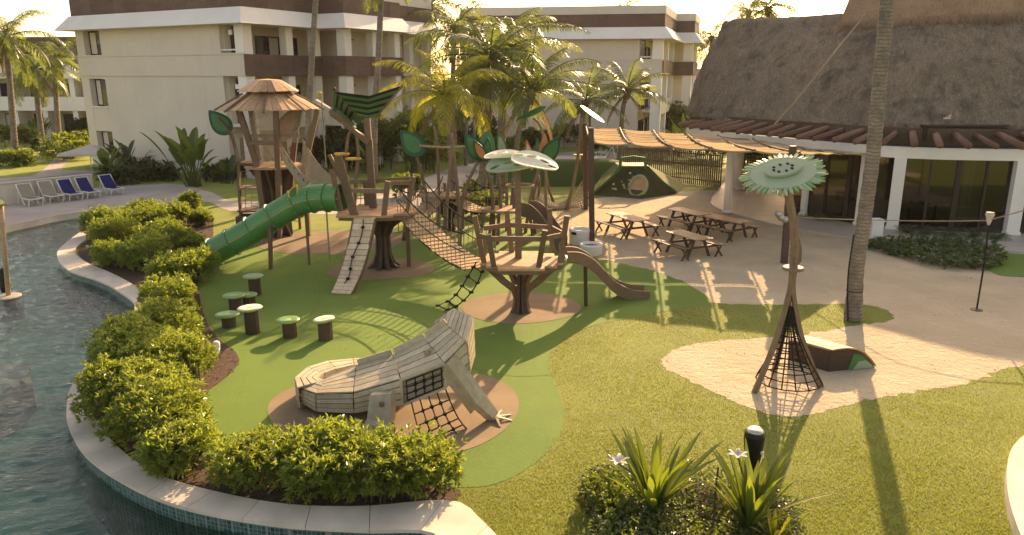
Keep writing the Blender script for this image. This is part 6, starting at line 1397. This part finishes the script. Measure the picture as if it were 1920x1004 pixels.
# small white flowers on the hedge
# ------------------------------------------------------------------ palms
def frond(parent, base, az, el, length, droop, mat, nl=34, ll=.62, twist=0.0, name='frond', dead=False):
    base = Vector(base); h = Vector((math.cos(az), math.sin(az), 0)); n = 14; pts = []; p = base.copy(); e = el
    for i in range(n + 1):
        pts.append(p.copy()); p = p + (h * math.cos(e) + Vector((0, 0, math.sin(e)))) * (length / n); e -= droop / n * (.5 + 1.1 * i / n)
    m = MB(); m.tube(pts, [lerp(.04, .008, i / n) * (length / 3.2) ** .5 for i in range(n + 1)], 5, False)
    V = list(m.v); F = [list(f) for f in m.f]
    A = np.array([tuple(q) for q in pts]); sidev = Vector((-h.y, h.x, 0)); Vs, Fs = [], []
    for s_ in (-1, 1):
        t_ = (np.arange(nl) + rg.random(nl) * .5) / nl * .90 + .10; x = t_ * n; i = np.minimum(x.astype(int), n - 1); f = (x - i)[:, None]
        B = A[i] * (1 - f) + A[i + 1] * f; T = unit(A[i + 1] - A[i]); sv = np.array(sidev)[None, :] * s_; upv = np.cross(np.array(sidev)[None, :] * np.ones((nl, 1)), T); upv = upv * np.sign(upv[:, 2:3] + 1e-6)
        lift = rg.normal(.08, .16, (nl, 1)) - (.35 + .3 * t_[:, None]) * (1 if not dead else 1.6)
        D = unit(sv * 1.0 + T * (.45 + .55 * t_[:, None]) + upv * lift + rg.normal(0, .05, (nl, 3))); prof = np.sin(np.pi * np.clip(t_ * .93 + .07, 0, 1)) ** .55
        Ln = ll * prof * rg.uniform(.85, 1.1, nl); Wd = .0185 * (.7 + .5 * prof) * (length / 3.2) ** .5
        n_ = nl; mid = B + D * Ln[:, None] * .45; dn = np.array([0, 0, -1.0]); D2 = unit(D + dn * (.35 + .35 * rg.random((nl, 1)))); tip = mid + D2 * Ln[:, None] * .55
        wv = unit(np.cross(D, upv)); W3_ = Wd[:, None]
        v = np.stack([B - wv * W3_ * .5, B + wv * W3_ * .5, mid + wv * W3_ * 1.25, mid - wv * W3_ * 1.25, tip], 1).reshape(-1, 3); Vs.append(v)
    LV = np.concatenate(Vs); b0 = len(V); V = V + LV.tolist()
    for k in range(2 * nl): q = b0 + k * 5; F += [[q, q + 1, q + 2, q + 3], [q + 3, q + 2, q + 4]]
    return np_mesh(name, V, F, M[mat], False, parent)
def palm(label, trunk_px, Y, r, n_fr=18, fl=3.0, mat='frond', name='coconut_palm', base_z=0.0, el0=1.25, el1=-.55, droop=1.5, group=None, Ytop=None, nl=46, ll=.66, dead=2, crown_off=(0, 0), zcrown=None, lean_dead=True, r_top=.72):
    pts = [at(a, b, lerp(Y, Ytop or Y, i / max(1, len(trunk_px) - 1))) for i, (a, b) in enumerate(trunk_px)]; pts[0].z = base_z
    if zcrown: pts.append(Vector((pts[-1].x * 2 - pts[-2].x if False else pts[-1].x + .15, pts[-1].y, zcrown)))
    c = cat_rom(pts, 8); t = thing(name, label, 'palm tree', (pts[0].x, pts[0].y, base_z), group)
    m = MB(); nseg = len(c); ring = []; rad = []; tot_ = 0
    fine = []
    for a, b in zip(c, c[1:]):
        k = max(1, int((b - a).length / .11))
        for j in range(k): fine.append(a.lerp(b, j / k))
    fine.append(c[-1]); nf = len(fine)
    rad = [r * lerp(1.0, r_top, i / nf) * (1.25 - .25 * min(1, i / 7)) * (1.045 if i % 2 else .965) for i in range(nf)]
    m.tube(fine, rad, 12); m.build('trunk', M['palm_trunk'], t, False)
    top = c[-1]
    if n_fr:
        m = MB()
        for k in range(9): a = k * .7; m.bar(top + Vector((.5 * r * math.cos(a), .5 * r * math.sin(a), -.55)), top + Vector((r * 1.5 * math.cos(a), r * 1.5 * math.sin(a), .12)), .12 * r / .18, .05)
        m.build('boot', M['frond_dry'], t)
        for k in range(n_fr):
            u = k / max(1, n_fr - 1); az = k * 2.39996 + rnd.uniform(-.2, .2); el = lerp(el0, el1, u ** .9) + rnd.uniform(-.12, .12)
            frond(t, top + Vector((0, 0, .05)), az, el, fl * rnd.uniform(.85, 1.1) * (.75 if u < .12 else 1), droop * rnd.uniform(.75, 1.2), mat, nl, ll * fl / 3.2)
        for k in range(dead): frond(t, top - Vector((0, 0, .1)), rnd.uniform(0, 6.28), -.7, fl * .75, .9, 'frond_dry', nl, ll * .6, dead=True, name='dry_frond')
    return t
palm('tall coconut palm rising in front of the farther hotel wing, thick pale trunk', [(902, 345), (910, 270), (916, 180), (919, 112)], 38, .25, 21, 5.0, droop=1.4, nl=52)
palm('coconut palm with dark feathery crown, its trunk just beside the tallest palm', [(938, 262), (942, 215), (948, 150), (957, 85)], 42, .26, 18, 4.4, droop=1.6)
palm('young coconut palm with upright fronds leaning beside the spotted nest canopies', [(962, 300), (970, 262), (982, 225), (996, 175)], 37, .15, 17, 4.0, el0=1.35, el1=.1, droop=1.25, name='coconut_palm')
palm('golden-fronded palm standing behind the treehouse leaf canopy', [(852, 350), (846, 290), (841, 240), (836, 180)], 34.5, .17, 18, 3.7, 'frond_yellow', droop=1.75, el0=1.4, el1=-.2)
palm('short bushy palm against the farther hotel wall, lower of the pair', [(1086, 262), (1092, 225), (1098, 192)], 52, .2, 15, 3.9, el0=1.4, el1=-.2, droop=1.3)
palm('short palm with dark spreading fronds beside the hotel balcony corner', [(1164, 262), (1167, 215), (1176, 172)], 53, .2, 15, 3.6, el0=1.35, el1=-.1, droop=1.3)
palm('coconut palm closest to the pool terrace at the photo edge, pale slim trunk', [(27, 290), (22, 200), (16, 130), (10, 72)], 56, .24, 20, 4.2, droop=1.5)
palm('second coconut palm beside the shaded hotel block, shorter dark trunk', [(76, 245), (70, 190), (66, 132)], 62, .24, 19, 4.0, droop=1.7)
palm('coconut palm almost touching the hotel corner, behind the pool terrace', [(102, 215), (104, 160), (108, 112)], 66, .24, 18, 4.0, droop=1.6)
palm('bare slim trunk of a tall palm before the hotel, crown cut off above', [(574, 330), (578, 240), (583, 140), (590, 30), (594, -60)], 45, .2, 16, 3.8, zcrown=14.5)
palm('leaning tall palm trunk with ragged boot near the hotel end bay', [(700, 310), (702, 230), (709, 120), (714, 8), (716, -30)], 46, .22, 16, 3.8, zcrown=12.8)
palm('dark palm crown above the end of the hotel roof', [(800, 250), (803, 120), (806, 14)], 74, .3, 24, 6.0, droop=1.5)
palm('feathery palm crown filling the sky gap between the two hotel wings', [(846, 250), (850, 120), (855, 50)], 62, .24, 20, 4.6, droop=1.5)
palm('distant palm crown peeping over the farther hotel roof', [(1176, 260), (1174, 120), (1172, 18)], 96, .3, 16, 4.2)
palm('tall distant palm in the gap between hotel and thatched roof, nearer the hotel', [(1330, 230), (1332, 150), (1334, 70)], 84, .26, 18, 4.4)
palm('distant palm in the gap between hotel and thatched roof, nearer the thatch', [(1352, 235), (1350, 160), (1346, 92)], 92, .26, 18, 4.4)
palm('palm crown directly behind the thatched roof ridge, its broader clump', [(1445, 240), (1443, 130), (1440, 16)], 70, .25, 20, 4.2)
palm('palm crown half hidden behind the thatched roof edge', [(1400, 240), (1402, 130), (1404, 22)], 78, .25, 16, 3.6)
big = palm('tall ringed palm trunk rising from the grass tongue in the sand', [(1600, 592), (1607, 500), (1622, 400), (1638, 280), (1650, 150), (1662, 20), (1666, -60)], 19.4, .19, 18, 3.6, Ytop=20.6, zcrown=12.0, r_top=.86)
c_ = [at(1591, 592, 19.25), at(1590, 520, 19.3), at(1601, 440, 19.5)]; c_[0].z = .02; m = MB(); m.tube(cat_rom(c_, 5), .022, 6); m.build('cable', M['rope_dark'], big)
q = at(1602, 545, 19.4); m = MB(); m.tube([q + Vector((.2 * math.cos(2 * math.pi * k / 16), .2 * math.sin(2 * math.pi * k / 16), 0)) for k in range(16)], .012, 5, False, True); m.build('cable_tie', M['rope_dark'], big)
# thin bare stems among the palms
for px, pyb, pyt, Y, lab in [(873, 260, 138, 55, 'slender dark palm stem between the golden and the tallest palm'), (888, 250, 125, 57, 'thin double dark stem just left of the tallest palm')]:
    palm(lab, [(px, pyb), (px + 2, (pyb + pyt) / 2), (px + 4, pyt)], Y, .13, 9, 1.8, name='slim_palm', dead=0)
# ------------------------------------------------------------------ blade-leaved plants
def blade_leaf(m, base, az, el, length, width, droop, n=6, fold=.3, tipw=.06):
    base = Vector(base); h = Vector((math.cos(az), math.sin(az), 0)); s_ = Vector((-h.y, h.x, 0)); p = base.copy(); e = el; rowsL = []
    for i in range(n + 1):
        t_ = i / n; w = width * (math.sin(math.pi * min(1, (t_ * .86 + .10))) ** .7); d = h * math.cos(e) + Vector((0, 0, math.sin(e))); nn_ = s_.cross(d)
        rowsL.append([p - s_ * w + nn_ * (-w * fold), p, p + s_ * w + nn_ * (-w * fold)] if i < n else [p - s_ * w * tipw, p, p + s_ * w * tipw]); p = p + d * (length / n); e -= droop / n * (.4 + 1.2 * t_)
    m.grid(rowsL)
def blade_plant(name, label, cat, p, n, length, width, mat, el=(.5, 1.45), droop=(.3, .9), group=None, each=True, mats=None):
    p = Vector(p); t = thing(name, label, cat, p, group); mm = MB()
    for k in range(n):
        az = k * 2.39996 + rnd.uniform(-.3, .3); m = MB() if each else mm
        blade_leaf(m, p + Vector((.05 * math.cos(az), .05 * math.sin(az), .0)), az, rnd.uniform(*el), length * rnd.uniform(.7, 1.1), width * rnd.uniform(.8, 1.15), rnd.uniform(*droop))
        if each: m.build('leaf', M[rnd.choice(mats) if mats else mat], t)
    if not each: mm.build('leaves', M[mat], t)
    return t
def paddle_plant(label, p, n, h, mat='leaf_mid', name='bird_of_paradise_plant', wid=.2):
    p = Vector(p); t = thing(name, label, 'plant', p)
    for k in range(n):
        az = rnd.uniform(0, 6.28); el = rnd.uniform(1.0, 1.5); m = MB(); b = p + Vector((rnd.uniform(-.4, .4), rnd.uniform(-.3, .3), 0)); hh = h * rnd.uniform(.55, 1.0); d = Vector((math.cos(az) * math.cos(el), math.sin(az) * math.cos(el), math.sin(el)))
        q = b + d * hh * .52; m.tube([b, b.lerp(q, .5), q], [.035, .028, .02], 5, False); blade_leaf(m, q, az, el - .05, hh * .52, wid * rnd.uniform(.7, 1.1), rnd.uniform(.3, 1.0), 7, .35); m.build('leaf', M[mat], t)
    return t
paddle_plant('big upright banana-like plant against the blank hotel wall', at(362, 335, 44.5) * 1, 26, 3.9, 'leaf_mid', 'bird_of_paradise_plant', .30).location.z = 0
def gp(px, py): return G(px, py)
low_plants = [(222, 345, 2.2, 'leaf_dark', 'dark spiky plant clump behind the parasol pole'), (262, 332, 2.6, 'leaf_dark', 'dark fan-leaved plant at the foot of the hotel wall, nearest the parasol'), (300, 338, 2.2, 'leaf_dark', 'dark low plant between the fan plant and the banana-like plant'), (412, 338, 2.0, 'leaf_dark', 'dark leafy plant between the banana-like plant and the tower'), (128, 300, 3.6, 'leaf_mid', 'large fan palm by the hotel corner beside the garden path'), (30, 312, 2.2, 'leaf_mid', 'bright bushy plant at the foot of the edge palm'), (84, 280, 2.0, 'leaf_dark', 'dark shrub plant beside the garden path bend'), (52, 268, 2.4, 'leaf_mid', 'leafy plant in front of the shaded hotel block')]
for px, py, h, mt, lab in low_plants:
    p = G(px, py); t = thing('garden_plant', lab, 'plant', p)
    for k in range(22 if h > 2.1 else 16):
        az = k * 2.4 + rnd.uniform(-.3, .3); frond(t, p + Vector((rnd.uniform(-.3, .3), rnd.uniform(-.3, .3), .05)), az, rnd.uniform(.35, 1.35), h * rnd.uniform(.55, .95), rnd.uniform(.7, 1.5), mt, 12, .75 * h / 2.6)
    foliage('foliage', [(p.x, p.y, h * .16)], [(h * .5, h * .4, h * .28)], 70, 8, .42, .09, mt, t)
# dense garden behind the play towers
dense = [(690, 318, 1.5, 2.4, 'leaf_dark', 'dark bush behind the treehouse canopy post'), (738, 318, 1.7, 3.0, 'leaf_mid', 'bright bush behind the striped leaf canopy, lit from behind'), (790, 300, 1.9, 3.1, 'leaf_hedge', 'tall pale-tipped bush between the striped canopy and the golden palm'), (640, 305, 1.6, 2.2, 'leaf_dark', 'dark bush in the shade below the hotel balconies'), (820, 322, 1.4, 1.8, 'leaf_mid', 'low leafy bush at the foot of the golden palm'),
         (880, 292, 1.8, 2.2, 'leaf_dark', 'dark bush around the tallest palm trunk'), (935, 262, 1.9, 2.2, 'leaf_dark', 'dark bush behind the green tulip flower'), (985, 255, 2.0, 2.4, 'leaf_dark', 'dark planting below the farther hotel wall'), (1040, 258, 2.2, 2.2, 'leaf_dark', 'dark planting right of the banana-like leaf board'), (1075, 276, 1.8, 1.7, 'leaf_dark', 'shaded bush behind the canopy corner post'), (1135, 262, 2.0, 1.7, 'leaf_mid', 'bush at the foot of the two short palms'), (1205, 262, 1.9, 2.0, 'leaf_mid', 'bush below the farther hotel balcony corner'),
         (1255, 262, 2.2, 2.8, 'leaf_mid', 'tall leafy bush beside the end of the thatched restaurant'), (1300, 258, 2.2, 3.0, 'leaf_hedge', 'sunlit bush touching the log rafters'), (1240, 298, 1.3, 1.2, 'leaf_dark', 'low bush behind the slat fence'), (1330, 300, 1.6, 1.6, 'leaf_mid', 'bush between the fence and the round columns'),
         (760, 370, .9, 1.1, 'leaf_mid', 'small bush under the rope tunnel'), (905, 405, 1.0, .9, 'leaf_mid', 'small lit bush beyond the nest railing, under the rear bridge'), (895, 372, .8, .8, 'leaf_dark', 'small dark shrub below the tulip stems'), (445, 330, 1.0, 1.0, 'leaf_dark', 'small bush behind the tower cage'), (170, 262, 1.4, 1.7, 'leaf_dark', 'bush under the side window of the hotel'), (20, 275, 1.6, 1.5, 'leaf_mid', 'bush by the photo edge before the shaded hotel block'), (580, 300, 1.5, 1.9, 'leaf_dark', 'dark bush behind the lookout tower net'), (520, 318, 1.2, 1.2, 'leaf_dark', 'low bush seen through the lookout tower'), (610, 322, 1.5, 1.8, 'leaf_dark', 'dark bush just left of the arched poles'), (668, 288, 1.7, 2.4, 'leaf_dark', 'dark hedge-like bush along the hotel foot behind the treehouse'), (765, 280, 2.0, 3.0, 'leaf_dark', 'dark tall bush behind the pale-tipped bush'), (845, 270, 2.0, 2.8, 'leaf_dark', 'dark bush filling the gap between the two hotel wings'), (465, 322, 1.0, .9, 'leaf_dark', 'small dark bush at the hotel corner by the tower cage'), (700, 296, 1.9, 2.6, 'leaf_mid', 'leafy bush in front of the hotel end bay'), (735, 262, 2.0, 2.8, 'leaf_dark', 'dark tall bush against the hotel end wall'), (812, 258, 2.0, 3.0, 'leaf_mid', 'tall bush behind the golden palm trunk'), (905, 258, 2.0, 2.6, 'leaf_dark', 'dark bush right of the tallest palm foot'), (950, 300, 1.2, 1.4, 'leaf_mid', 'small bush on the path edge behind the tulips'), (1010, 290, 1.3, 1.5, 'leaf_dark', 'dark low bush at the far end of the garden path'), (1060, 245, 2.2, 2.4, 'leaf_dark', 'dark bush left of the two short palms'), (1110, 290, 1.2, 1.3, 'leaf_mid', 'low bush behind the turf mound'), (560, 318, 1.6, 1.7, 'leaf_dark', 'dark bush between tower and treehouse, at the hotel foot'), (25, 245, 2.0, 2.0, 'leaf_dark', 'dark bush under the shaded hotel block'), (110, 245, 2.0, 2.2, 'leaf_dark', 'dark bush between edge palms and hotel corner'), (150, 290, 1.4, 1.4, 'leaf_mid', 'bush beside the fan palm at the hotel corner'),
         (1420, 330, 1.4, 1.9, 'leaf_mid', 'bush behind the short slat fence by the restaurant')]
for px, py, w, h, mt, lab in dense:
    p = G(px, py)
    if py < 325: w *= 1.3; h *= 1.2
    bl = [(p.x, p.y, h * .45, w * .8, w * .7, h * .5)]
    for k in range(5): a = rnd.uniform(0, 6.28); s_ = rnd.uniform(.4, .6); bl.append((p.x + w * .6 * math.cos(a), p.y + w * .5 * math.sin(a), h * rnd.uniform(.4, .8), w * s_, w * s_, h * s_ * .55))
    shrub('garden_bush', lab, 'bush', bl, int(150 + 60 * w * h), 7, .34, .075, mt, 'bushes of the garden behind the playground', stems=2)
for px, py, n, h, lab in [(205, 338, 14, 2.4, 'banana-like plant behind the parasol by the hotel window'), (240, 328, 12, 2.8, 'dark banana-like plant at the hotel foot left of the big one'), (75, 262, 14, 2.8, 'banana-like plant among the edge palms'), (1318, 262, 14, 3.4, 'banana-like plant in the gap beside the thatched roof edge'), (690, 325, 14, 2.9, 'banana-like plant behind the arched double pole'), (805, 318, 14, 2.7, 'bright banana-like plant near the golden palm foot'), (925, 285, 12, 2.8, 'banana-like plant in the shade behind the tulip flowers'), (1150, 285, 12, 2.4, 'banana-like plant behind the climbing hill'), (425, 345, 10, 2.0, 'small banana-like plant near the tower cage'), (775, 325, 14, 2.6, 'banana-like plant with bright leaves before the pale-tipped bush'), (660, 318, 12, 3.0, 'dark banana-like plant between the arched poles'), (1275, 280, 14, 3.2, 'banana-like plant beside the log rafters'), (1025, 270, 12, 2.6, 'banana-like plant under the farther hotel wall'), (715, 300, 14, 3.0, 'banana-like plant below the striped canopy')]:
    p = G(px, py); paddle_plant(lab, p, n, h, 'leaf_mid' if n == 14 else 'leaf_dark')
# far tree line: closes the view between and beyond the buildings; extra unseen clumps added behind the camera
FT = thing('distant_trees', 'far dark belt of garden trees closing the view between buildings, plus added clumps behind camera', 'tree belt', (0, 120, 0)); FT['kind'] = 'stuff'
cs, rs_ = [], []
for k in range(150):
    x = rnd.uniform(-130, 120); y = rnd.uniform(112, 150); h = rnd.uniform(2.2, 4.4); cs.append((x, y, h * .5)); rs_.append((rnd.uniform(3, 6), 3, h * .55))
for k in range(60):  # unseen clumps added behind the camera to darken what the restaurant glass reflects
    cs.append((rnd.uniform(-90, 90), rnd.uniform(-60, -38), rnd.uniform(2, 4))); rs_.append((rnd.uniform(4, 7), 3, rnd.uniform(3, 5)))
foliage('foliage', cs, rs_, 6500, 5, 1.3, .42, 'leaf_dark', FT)['kind'] = 'stuff'
# ------------------------------------------------------------------ ferns along the restaurant glass, ground cover patch
for k, (px, py) in enumerate([(1500, 402), (1532, 412), (1700, 438), (1735, 440), (1778, 443), (1825, 446), (1868, 449)]):
    p = G(px, py, .1); lab = ['fern at the foot of the restaurant glass, farthest behind the flower tower', 'fern at the restaurant glass between the flower tower and palm trunk', 'fern at the glass just right of the double white column', 'second fern right of the double white column at the glass', 'middle fern of the row along the right-hand glass', 'fern at the glass left of the torch stand', 'fern at the glass beside the torch head'][k]
    t = thing('fern', lab, 'fern', p, 'ferns along the restaurant glass')
    for j in range(13): frond(t, p, j * 2.4, rnd.uniform(.5, 1.3), .62 * rnd.uniform(.7, 1.1), 1.3, 'leaf_cover', 9, .26)
cov = pxs([(1622, 462), (1700, 457), (1790, 458), (1860, 470), (1882, 492), (1850, 508), (1760, 505), (1690, 486), (1640, 474)], 0, 6)
def scatter_in(poly, n):
    xs = [p[0] for p in poly]; ys = [p[1] for p in poly]; out = np.zeros((0, 2))
    while len(out) < n:
        X = rg.uniform(min(xs), max(xs), n * 2); Y = rg.uniform(min(ys), max(ys), n * 2); k = inside(poly, X, Y); out = np.concatenate([out, np.stack([X[k], Y[k]], 1)])
    return out[:n]
P = scatter_in(cov, 2600); z = rg.uniform(.02, .34, len(P)); P3 = np.column_stack([P, z]); D = unit(np.column_stack([rg.normal(0, 1, (len(P), 2)), rg.uniform(.0, .7, len(P))]))
V, F = leaf_batch(P3, D, rg.uniform(.14, .26, len(P)), .062); gc = np_mesh('ground_cover', V, F, M['leaf_cover']); tagset(gc, 'broad dark-leaved ground cover patch on the sand before the restaurant', 'ground cover', kind='stuff')
sheet('lawn_patch', pxs([(1850, 484), (1925, 478), (2150, 485), (2150, 524), (1925, 521), (1860, 512)], 0, 6), .011, M['turf'])
# ------------------------------------------------------------------ front right bed: two lilies, fan plant, low cover
fb_ = pxs([(1092, 905), (1120, 882), (1170, 880), (1220, 910), (1300, 900), (1380, 930), (1450, 930), (1495, 965), (1500, 1010), (1480, 1060), (1100, 1070), (1110, 980), (1088, 935)], 0, 6)
sheet('planting_soil', fb_, .012, M['soil'])
P = scatter_in(fb_, 7500); hm = .12 + .26 * np.clip(np.sin(P[:, 0] * 2.1 + 1) * np.cos(P[:, 1] * 1.7) + .35, 0, 1); z = rg.uniform(.02, 1, len(P)) ** .7 * hm; P3 = np.column_stack([P, z]); D = unit(np.column_stack([rg.normal(0, 1, (len(P), 2)), rg.uniform(-.1, .9, len(P))]))
V, F = leaf_batch(P3, D, rg.uniform(.05, .10, len(P)), .022); gc = np_mesh('ground_cover', V, F, M['leaf_mid']); tagset(gc, 'low glossy small-leaved ground cover at the front lawn bed', 'ground cover', kind='stuff')
p = G(1130, 955); shrub('low_bush', 'small dark-leaved low bush at the bed corner beside the bigger lily', 'bush', [(p.x, p.y, .2, .36, .4, .28), (p.x + .2, p.y - .5, .18, .3, .3, .25)], 330, 8, .075, .02, 'leaf_mid')
def lily(label, px, py, n, L_, flower):
    p = G(px, py); t = blade_plant('spider_lily', label, 'lily plant', p, n, L_, .055, 'blade', (.75, 1.5), (.15, .75), None, True, ['blade', 'blade', 'blade', 'leaf_mid'])
    for (dx, el_) in ((math.pi * 1.02, .35), (math.pi * .97, .18)) if flower == 0 else ((.15, .45), (.3, .3)):
        m = MB(); blade_leaf(m, p + Vector((0, -.05, .1)), dx, el_, L_ * 1.15, .016, .45, 8); m.build('bent_leaf', M['blade_yellow'], t)
    return p, t
lp, lt = lily('bigger spear-leaved lily with white bloom at the front lawn bed', 1225, 960, 38, 1.42, 0)
lp2, lt2 = lily('spear-leaved lily in front of the dark bollard lamp', 1405, 990, 34, 1.25, 1)
def bloom(parent, c, base, r=.12):
    m = MB(); m.tube([base, (Vector(base) + c) / 2 + Vector((0, 0, .06)), c], .014, 6); m.build('flower_stalk', M['blade'], parent)
    for k in range(6): m = MB(); blade_leaf(m, c, k * 1.05 + .2, .55, r * 1.7, .034, .9, 5); m.build('petal', M['petal'], parent)
bloom(lt, at(1158, 868, lp.y - .05), lp + Vector((-.06, 0, .3))); bloom(lt2, at(1383, 856, lp2.y + .1), lp2 + Vector((0, 0, .3)), .10)
blade_plant('yellow_fan_plant', 'small bright yellow-green fan plant at the bottom of the bed', 'plant', G(1452, 1012), 20, .45, .032, 'blade_yellow', (.5, 1.45), (.1, .5))
pb2 = G(1338, 985); t = thing('dead_stalk', 'dark dry upright stalk between the two lilies', 'stalk', pb2); m = MB(); m.tube([pb2, at(1341, 930, pb2.y), at(1344, 900, pb2.y), at(1347, 876, pb2.y)], [.02, .018, .016, .014], 6); m.build('stalk', M['twig'], t)
# ------------------------------------------------------------------ lawn blades (nearest lawn), mulch chips
excl = [turf, sand, bed, fb_] + [cv + cw[::-1]]
endblock = [p for p in edge_in] + [p for p in edge_out[::-1]]
n_ = 480000
Y = 8.8 + (24 - 8.8) * rg.random(n_) ** 1.75; X = rg.uniform(-1, 1, n_) * (Y * .72 + .5)
ok = np.ones(n_, bool)
Xj, Yj = X + rg.normal(0, .05, n_), Y + rg.normal(0, .07, n_)
for e in excl: ok &= ~inside(e, Xj, Yj)
pool_poly = [Vector((-90, -40, 0)), Vector((-90, 42, 0))] + edge_in + [Vector((2, -40, 0))]; ok &= ~inside(pool_poly, X, Y)
X, Y = X[ok], Y[ok]; n_ = len(X); patch = np.sin(X * 1.3 + np.sin(Y * .9)) * np.cos(Y * 1.1) ; ln = rg.uniform(.014, .038, n_) * (1 + .3 * patch)
a = rg.uniform(0, 6.283, n_); sp_ = rg.uniform(.2, 1.1, n_); b2 = rg.uniform(0, 6.283, n_); w = rg.uniform(.003, .006, n_) * (1 + Y / 22)
B = np.column_stack([X, Y, np.full(n_, .001)]); D = np.column_stack([np.cos(a) * np.sin(sp_), np.sin(a) * np.sin(sp_), np.cos(sp_)]); Sd = np.column_stack([np.cos(b2), np.sin(b2), np.zeros(n_)])
V = np.stack([B - Sd * w[:, None], B + Sd * w[:, None], B + D * ln[:, None]], 1).reshape(-1, 3); F = np.arange(n_ * 3).reshape(-1, 3)
gr = np_mesh('lawn_grass', V, F, M['grass'], origin=(0, 0, 0)); tagset(gr, 'short sun-dried grass blades covering the lawn', 'grass', kind='stuff')
P = scatter_in(bed, 5200); n_ = len(P); B = np.column_stack([P, rg.uniform(.01, .03, n_)]); D = unit(np.column_stack([rg.normal(0, 1, (n_, 2)), rg.uniform(-.1, .35, n_)]))
V, F = leaf_batch(B, D, rg.uniform(.03, .09, n_), .014, .3, 0); M['chips'] = m_plain('chips', (.24, .15, .095), .9, .35, 16); mc = np_mesh('mulch_chips', V, F, M['chips']); tagset(mc, 'brown mulch chips on the hedge bed', 'mulch', kind='stuff')

P = scatter_in(turf, 260); n_ = len(P); B = np.column_stack([P, np.full(n_, .022)]); D = unit(np.column_stack([rg.normal(0, 1, (n_, 2)), rg.uniform(-.1, .2, n_)]))
V, F = leaf_batch(B, D, rg.uniform(.03, .08, n_), .012, .3, 0); fl_o = np_mesh('fallen_leaves', V, F, M['chips']); tagset(fl_o, 'dry fallen leaves scattered over the artificial turf', 'leaves', kind='stuff')
P = scatter_in(sand, 420); n_ = len(P); B = np.column_stack([P, np.full(n_, .02)]); D = unit(np.column_stack([rg.normal(0, 1, (n_, 2)), rg.uniform(-.1, .3, n_)]))
V, F = leaf_batch(B, D, rg.uniform(.03, .09, n_), .014, .3, 0); fl_o = np_mesh('fallen_leaves', V, F, M['chips']); tagset(fl_o, 'dry leaf litter scattered over the trampled sand', 'leaves', kind='stuff')

sm = MB()
for pts in ([(326, 776), (400, 812), (470, 832), (520, 850)], [(640, 640), (740, 628), (800, 640), (812, 650)], [(880, 690), (960, 706), (1036, 704)], [(560, 470), (600, 540), (560, 640)]):
    c = cat_rom([G(*q) for q in pts], 6)
    for a, b in zip(c, c[1:]): d = (b - a).normalized(); n1 = Vector((-d.y, d.x, 0)) * .008; sm.add([(q.x, q.y, .0105) for q in (a - n1, a + n1, b + n1, b - n1)], [(0, 3, 2, 1)])
sm.build('turf_seam', M['turf_dark'], kind='structure')
